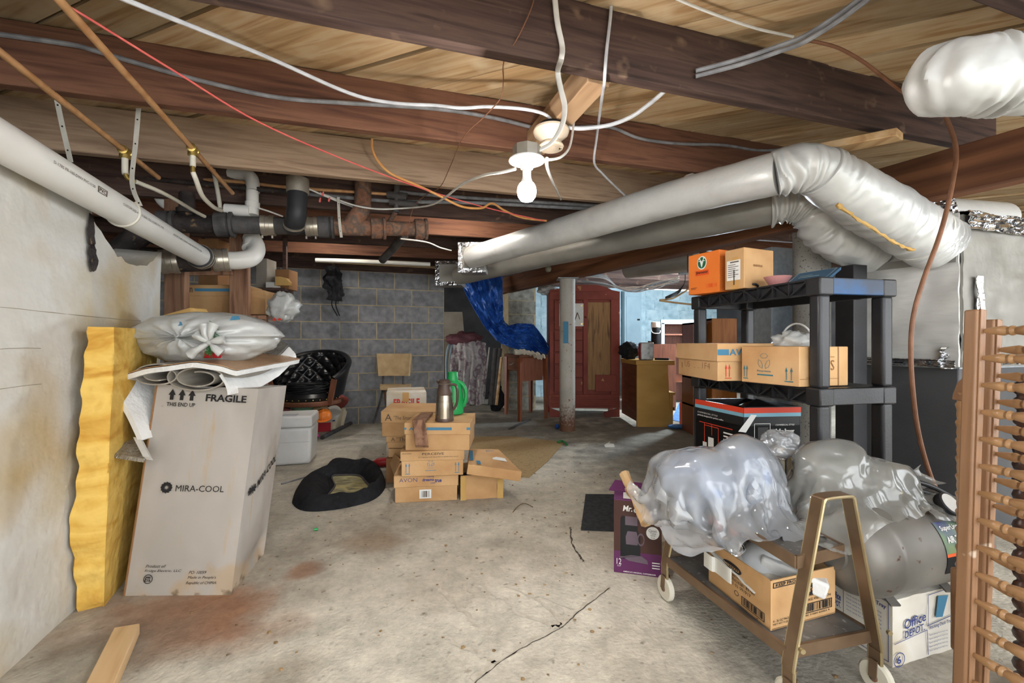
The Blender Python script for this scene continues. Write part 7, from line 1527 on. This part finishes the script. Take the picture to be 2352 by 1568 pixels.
tk = [(V((1.265, 1.425, .352)) + V((.956, .294, 0)) * s, (.146, .146, .146)) for s in (-.2, -.12, -.04, .04, .12, .2)]
e4, e5 = at(1905, 1075, 1.50), at(2010, 1100, 1.46)
lump('grey_bag', 'puffed grey plastic bag beside the near shelving leg', e4, .10, .08, .07, 'film_grey', 5)
lump('grey_bag', 'flat grey plastic bag lying on the air tank', e5, .10, .07, .05, 'film_grey', 12)
sheet_obj('plastic_sheet', 'grey plastic sheeting spread over the air tank and the cart end', settle((.87, 1.22, .62), (.50, .12, 0), (-.06, .36, 0), 66, 48, 1.16, tk + [(e4, (.115, .095, .085)), (e5, (.115, .085, .065))], TRAY, 75, 14, pins=[(1, .85, at(2186, 1110, 1.50)), (.93, 1, at(2120, 1062, 1.52))], floor_z=.36), 'film_grey')
lump('plastic_wad', 'small wad of clear plastic by the jars', at(1790, 1022, 1.60), .07, .055, .055, 'film', 25, .35)

# ------------------------------------------------------------------ stacking tray carton and air tank
K = fl(2050, 1533); Rv = V((.263, .081, 0)); Lv = V((-.3, .95, 0)).normalized() * .185; hh = .205
r = thing('tray_carton', 'water stained white office supply carton under the air tank', 'box', K + Rv * .5 + Lv * .5)
def cface(q, nm, dent):
    n = (q[1]-q[0]).cross(q[3]-q[0]).normalized(); return MB().sheet(lambda u, v: bil(q, u, v) + n * (.004 * fbm((u * 4, v * 4, dent), 1, 3) * 4 * u * (1-u) - .0) - n * .0, 18, 14, .005).build(nm, 'card_white', r, ang=.8)
up = V((0, 0, hh)); qL = [K + Lv, K, K + up, K + Lv + up]; qF = [K, K + Rv, K + Rv + up, K + up]
cface(qL, 'left_face', 1); cface(qF, 'front_face', 2); cface([K + Rv, K + Rv + Lv, K + Rv + Lv + up, K + Rv + up], 'right_face', 3); cface([K + up, K + Rv + up, K + Rv + Lv + up, K + Lv + up], 'top_face', 4)
P_ = Print(qF, .005).text('Office', .16, .53, .52, .68, .015, .0, .06).text('DEPOT.', .17, .40, .50, .51, .015, .0, .05).text('Stacking Desk Tray', .58, .42, .97, .49, .01, 0, .02)
P_.line((.56, .5), (.56, .97), .008).line((.56, .97), (.97, 1.0), .01).line((.97, 1.0), (.97, .56), .008).line((.0, .36), (.54, .44), .01).line((.54, .44), (.56, .05), .01).line((.54, .5), (.98, .56), .012)
for k in range(5): P_.text('Space saving front load tray', .58, .33 - .06 * k, .9, .36 - .06 * k)
P_.ring(.08, .11, .09, .11, .12).text('6', .04, .05, .11, .17, .03); P_.on(r, 'ink_navy', 'printed_lettering')
P_ = Print(qF, .006).poly([(.68, .60), (.80, .58), (.90, .90), (.72, .92)]); P_.on(r, 'ink_blue', 'printed_tray')
P_ = Print(qL, .005).text('Stacking Desk Tray', .28, .82, .92, .90, .02).frame(.22, .06, .96, .97, .01).text('Office', .0, .58, .18, .70, .03).text('DEPOT.', .0, .46, .18, .56, .03)
for k in range(5): P_.text('Stack easily for convenient sorting', .28, .73 - .06 * k, .85, .76 - .06 * k)
P_.on(r, 'ink_navy', 'printed_lettering')
r = thing('air_tank', 'grey portable air tank lying on the white office carton', 'tank', V((1.27, 1.42, .21)))
ax = V((.956, .294, 0)); c = V((1.265, 1.425, .352)); R_ = .138
MB().lathe([(.02, -.30), (.07, -.292), (.105, -.272), (.128, -.24), (R_, -.20), (R_ * 1.01, -.195), (R_ * 1.01, -.18), (R_, -.175), (R_, .17), (R_ * 1.01, .175), (R_ * 1.01, .19), (.13, .23), (.1, .265), (.05, .285), (.01, .29)], c, ax, n=44).build('tank_body', 'grey_tank', r, ang=.7)
MB().lathe([(.045, -.302), (.05, -.298), (.05, -.294)], c, ax, n=24).build('end_boss', 'grey_tank', r)
def lab(u, v):
    a = math.radians(-18 + 62 * v); s = -.02 + .22 * u; n = V((ax.y, -ax.x, 0)); return c + ax * s + (n * math.cos(a) + V((0, 0, 1)) * math.sin(a)) * (R_ + .0015)
MATS['label_grad'] = mat('label_grad', [(70, 74, 118), (104, 128, 92), (150, 150, 80)], .4, 6, lo=.4, hi=.6)
MB().grid(lambda u, v: lab(u, .35 + .65 * v), 16, 12).build('label', 'label_grad', r, ang=1.2); MB().grid(lambda u, v: lab(u, .35 * v), 16, 8).build('label_band', 'dark', r, ang=1.2); MB().grid(lambda u, v: lab(u, .35 + .06 * v) + V((0, -.0005, 0)), 16, 4).build('label_stripe', 'orange_plastic', r, ang=1.2)
class CurvePrint(Print):
    def __init__(s, fn): s.fn = fn; s.mb = MB(); s.n = V(); s.marks = []
    def p(s, u, v): return s.fn(u, v)
def lab2(u, v): q_ = lab(u, v); n = (q_ - c - ax * (q_ - c).dot(ax)).normalized(); return q_ + n * .0015
CurvePrint(lab2).text('SuperLine', .06, .80, .42, .92, .02).text('AIR TANK', .08, .60, .50, .72, .03).text('5 GAL.', .20, .46, .44, .57, .03).on(r, 'ink_white', 'label_lettering'); CurvePrint(lambda u, v: lab(u, v) + V((0, -.001, .0005))).rect(.6, .5, .95, .9).on(r, 'label_white', 'label_picture')
g0 = c + ax * .10 + V((.02, -.06, R_ * .88)); MB().lathe([(.034, 0), (.036, .004), (.036, .024), (.033, .026)], g0, V((.25, -.75, .62)), n=26).build('gauge', 'rubber', r); MB().lathe([(.03, .0255), (.0302, .0268)], g0, V((.25, -.75, .62)), n=26).build('gauge_dial', 'label_white', r); MB().cyl(g0 - V((0, -.02, .03)), g0, .009, n=10).build('gauge_stem', 'brass', r)
for s in (-.12, .13):
    for q in (-1, 1): MB().bar(c + ax * s + V((0, q * .05, -R_ + .01)), c + ax * s + V((0, q * .085, -R_ - .006)), .03, .006).build('foot_bracket', 'grey_tank', r)
MB().cyl(c + ax * -.06 + V((0, 0, R_ - .004)), c + ax * -.06 + V((0, 0, R_ + .03)), .016, n=12).build('valve', 'dark', r); MB().cyl(c + ax * -.055 + V((0, 0, R_ + .02)), c + ax * .0 + V((0, -.01, R_ + .02)), .008, n=10).build('hose_fitting', 'brass', r)
h0 = c + V((0, -.01, R_ + .02)); cable('air_hose', 'black air hose arching over the grey tank', [h0, h0 + ax * .05 + V((0, -.005, .004)), h0 + ax * .12 + V((0, -.02, -.012)), h0 + ax * .2 + V((0, -.05, -.04)), h0 + ax * .27 + V((0, -.08, -.09))], .009, 'cable_black', 'hose', 10)
cable('air_hose', 'second black hose lying behind the tank valve', [h0 + ax * -.07 + V((0, .03, .03)), h0 + V((0, .02, .035)), h0 + ax * .1 + V((0, 0, .02)), h0 + ax * .2 + V((0, -.01, -.02)), h0 + ax * .3 + V((0, -.03, -.08))], .008, 'cable_black', 'hose', 10)

# ------------------------------------------------------------------ bed parts at the right edge
PD = V((.156, -.988, 0)).normalized(); PS = V((PD.y, -PD.x, 0)) * -1
def spindle_mesh():
    mb = MB(); prof = [(.0035, 0), (.006, .006), (.0085, .018), (.0105, .030), (.0118, .040), (.0095, .047), (.0078, .049), (.0105, .052), (.0118, .056), (.0105, .060), (.0078, .063), (.0095, .066), (.0125, .080), (.014, .105), (.0125, .13), (.0095, .146), (.0078, .149), (.0118, .156), (.0078, .163), (.0095, .166), (.0118, .175), (.0105, .19), (.006, .21)]
    return mb.lathe(prof, (0, 0, 0), PD, n=14)
SP = spindle_mesh()
def bedpanel(name, label, px, Z, ytop, z_first, pitch, n, lean, m):
    x = (px - CX) / F * Z; top = H + (CY - ytop) / F * Z; r = thing(name, label, 'bed part', V((x - lean, Z, 0)))
    b0, t0 = V((x - lean, Z, 0)), V((x, Z, top))
    W_ = V((.033, 0, 0)); D_ = PD * -.028
    MB().hexa([b0, b0 + W_ * .8, b0 + W_ * .8 - D_ * 0 + D_, b0 + D_, t0, t0 + W_ * .8, t0 + W_ * .8 + D_, t0 + D_]).build('stile', m, r, bev=.004)
    MB().hexa([p + V((.006, -.004, 0)) for p in (b0, b0 + W_ * .25, b0 + W_ * .25 + V((0, .004, 0)), b0 + V((0, .004, 0)), t0, t0 + W_ * .25, t0 + W_ * .25 + V((0, .004, 0)), t0 + V((0, .004, 0)))]).build('stile_bead', m, r, bev=.001)
    me = None
    far = PD * .222
    MB().hexa([p + far for p in (b0, b0 + W_ * .8, b0 + W_ * .8 + PD * .028, b0 + PD * .028, t0, t0 + W_ * .8, t0 + W_ * .8 + PD * .028, t0 + PD * .028)]).build('stile', m, r, bev=.004)
    for k in range(n):
        z = z_first - pitch * k
        if z < .05: break
        f_ = z / top; p = b0 * (1 - f_) + t0 * f_ + W_ * .5
        if me is None: me = SP.mesh('spindle', 'maple', Matrix.Identity(4), .6)
        o = bpy.data.objects.new('spindle', me); COL.objects.link(o); o.parent = r; o.location = p - V(MW[r.name].translation)
    return r
Z1 = 1.06; pit = .0655
bedpanel('spindle_panel', 'nearer upright bed panel with a row of pointed turned spindles', 2244, Z1, 710, H + (CY - 760) / F * Z1, pit, 16, .035, 'maple_post')
Z2 = 1.10
bedpanel('spindle_panel', 'further upright bed panel with turned spindles behind the first', 2282, Z2, 733, H + (CY - 803) / F * Z2, pit, 16, .04, 'maple_post')
# turned bed post with scroll top
bx, by = (2224 - CX) / F * 1.14, 1.14; r = thing('bed_post', 'turned maple bed post with curved top beside the air tank', 'bed part', V((bx, by, 0)))
prof = [(.021, .40)]; z = .40
while z < .84:
    prof += [(.0235, z + .004), (.025, z + .009), (.0235, z + .014), (.021, z + .017), (.0225, z + .03), (.0215, z + .043)]; z += .047
MB().lathe(prof, (bx, by, 0), n=22).build('turned_shaft', 'maple', r, ang=.9)
MB().box((bx, by, .29), (.05, .05, .22)).build('square_block', 'maple_post', r, bev=.006); MB().lathe([(.015, .1), (.02, .12), (.014, .14), (.019, .16), (.02, .18)], (bx, by, 0), n=18).build('turned_foot', 'maple', r); MB().box((bx, by, .055), (.044, .044, .11)).build('foot_block', 'maple_post', r, bev=.005)
sx = [V((bx - .024, by - .02, .845)), V((bx - .022, by - .02, .86)), V((bx - .01, by - .02, .89)), V((bx + .01, by - .02, .91)), V((bx + .05, by - .02, .93)), V((bx + .05, by - .02, .885)), V((bx + .03, by - .02, .865)), V((bx + .024, by - .02, .845))]
MB().prism(sx, (0, .04, 0)).build('scroll_top', 'maple_post', r, bev=.003)
r = thing('dark_spindle_post', 'dark turned bed post behind the spindle panels', 'bed part', V((1.40, 1.19, 0)))
prof = [(.018, 0)]; z = .02
while z < .9: prof += [(.02, z), (.0235, z + .012), (.02, z + .024), (.014, z + .03), (.014, z + .036)]; z += .042
MB().lathe(prof, (1.40, 1.19, 0), n=18).build('turned_shaft', 'dark_turned', r, ang=.9); MB().hexa([V((x, y, z)) for z in (.0, .88) for x, y in ((1.43, 1.19), (1.60, 1.17), (1.60, 1.19), (1.43, 1.21))]).build('dark_panel', 'dark_turned', r)
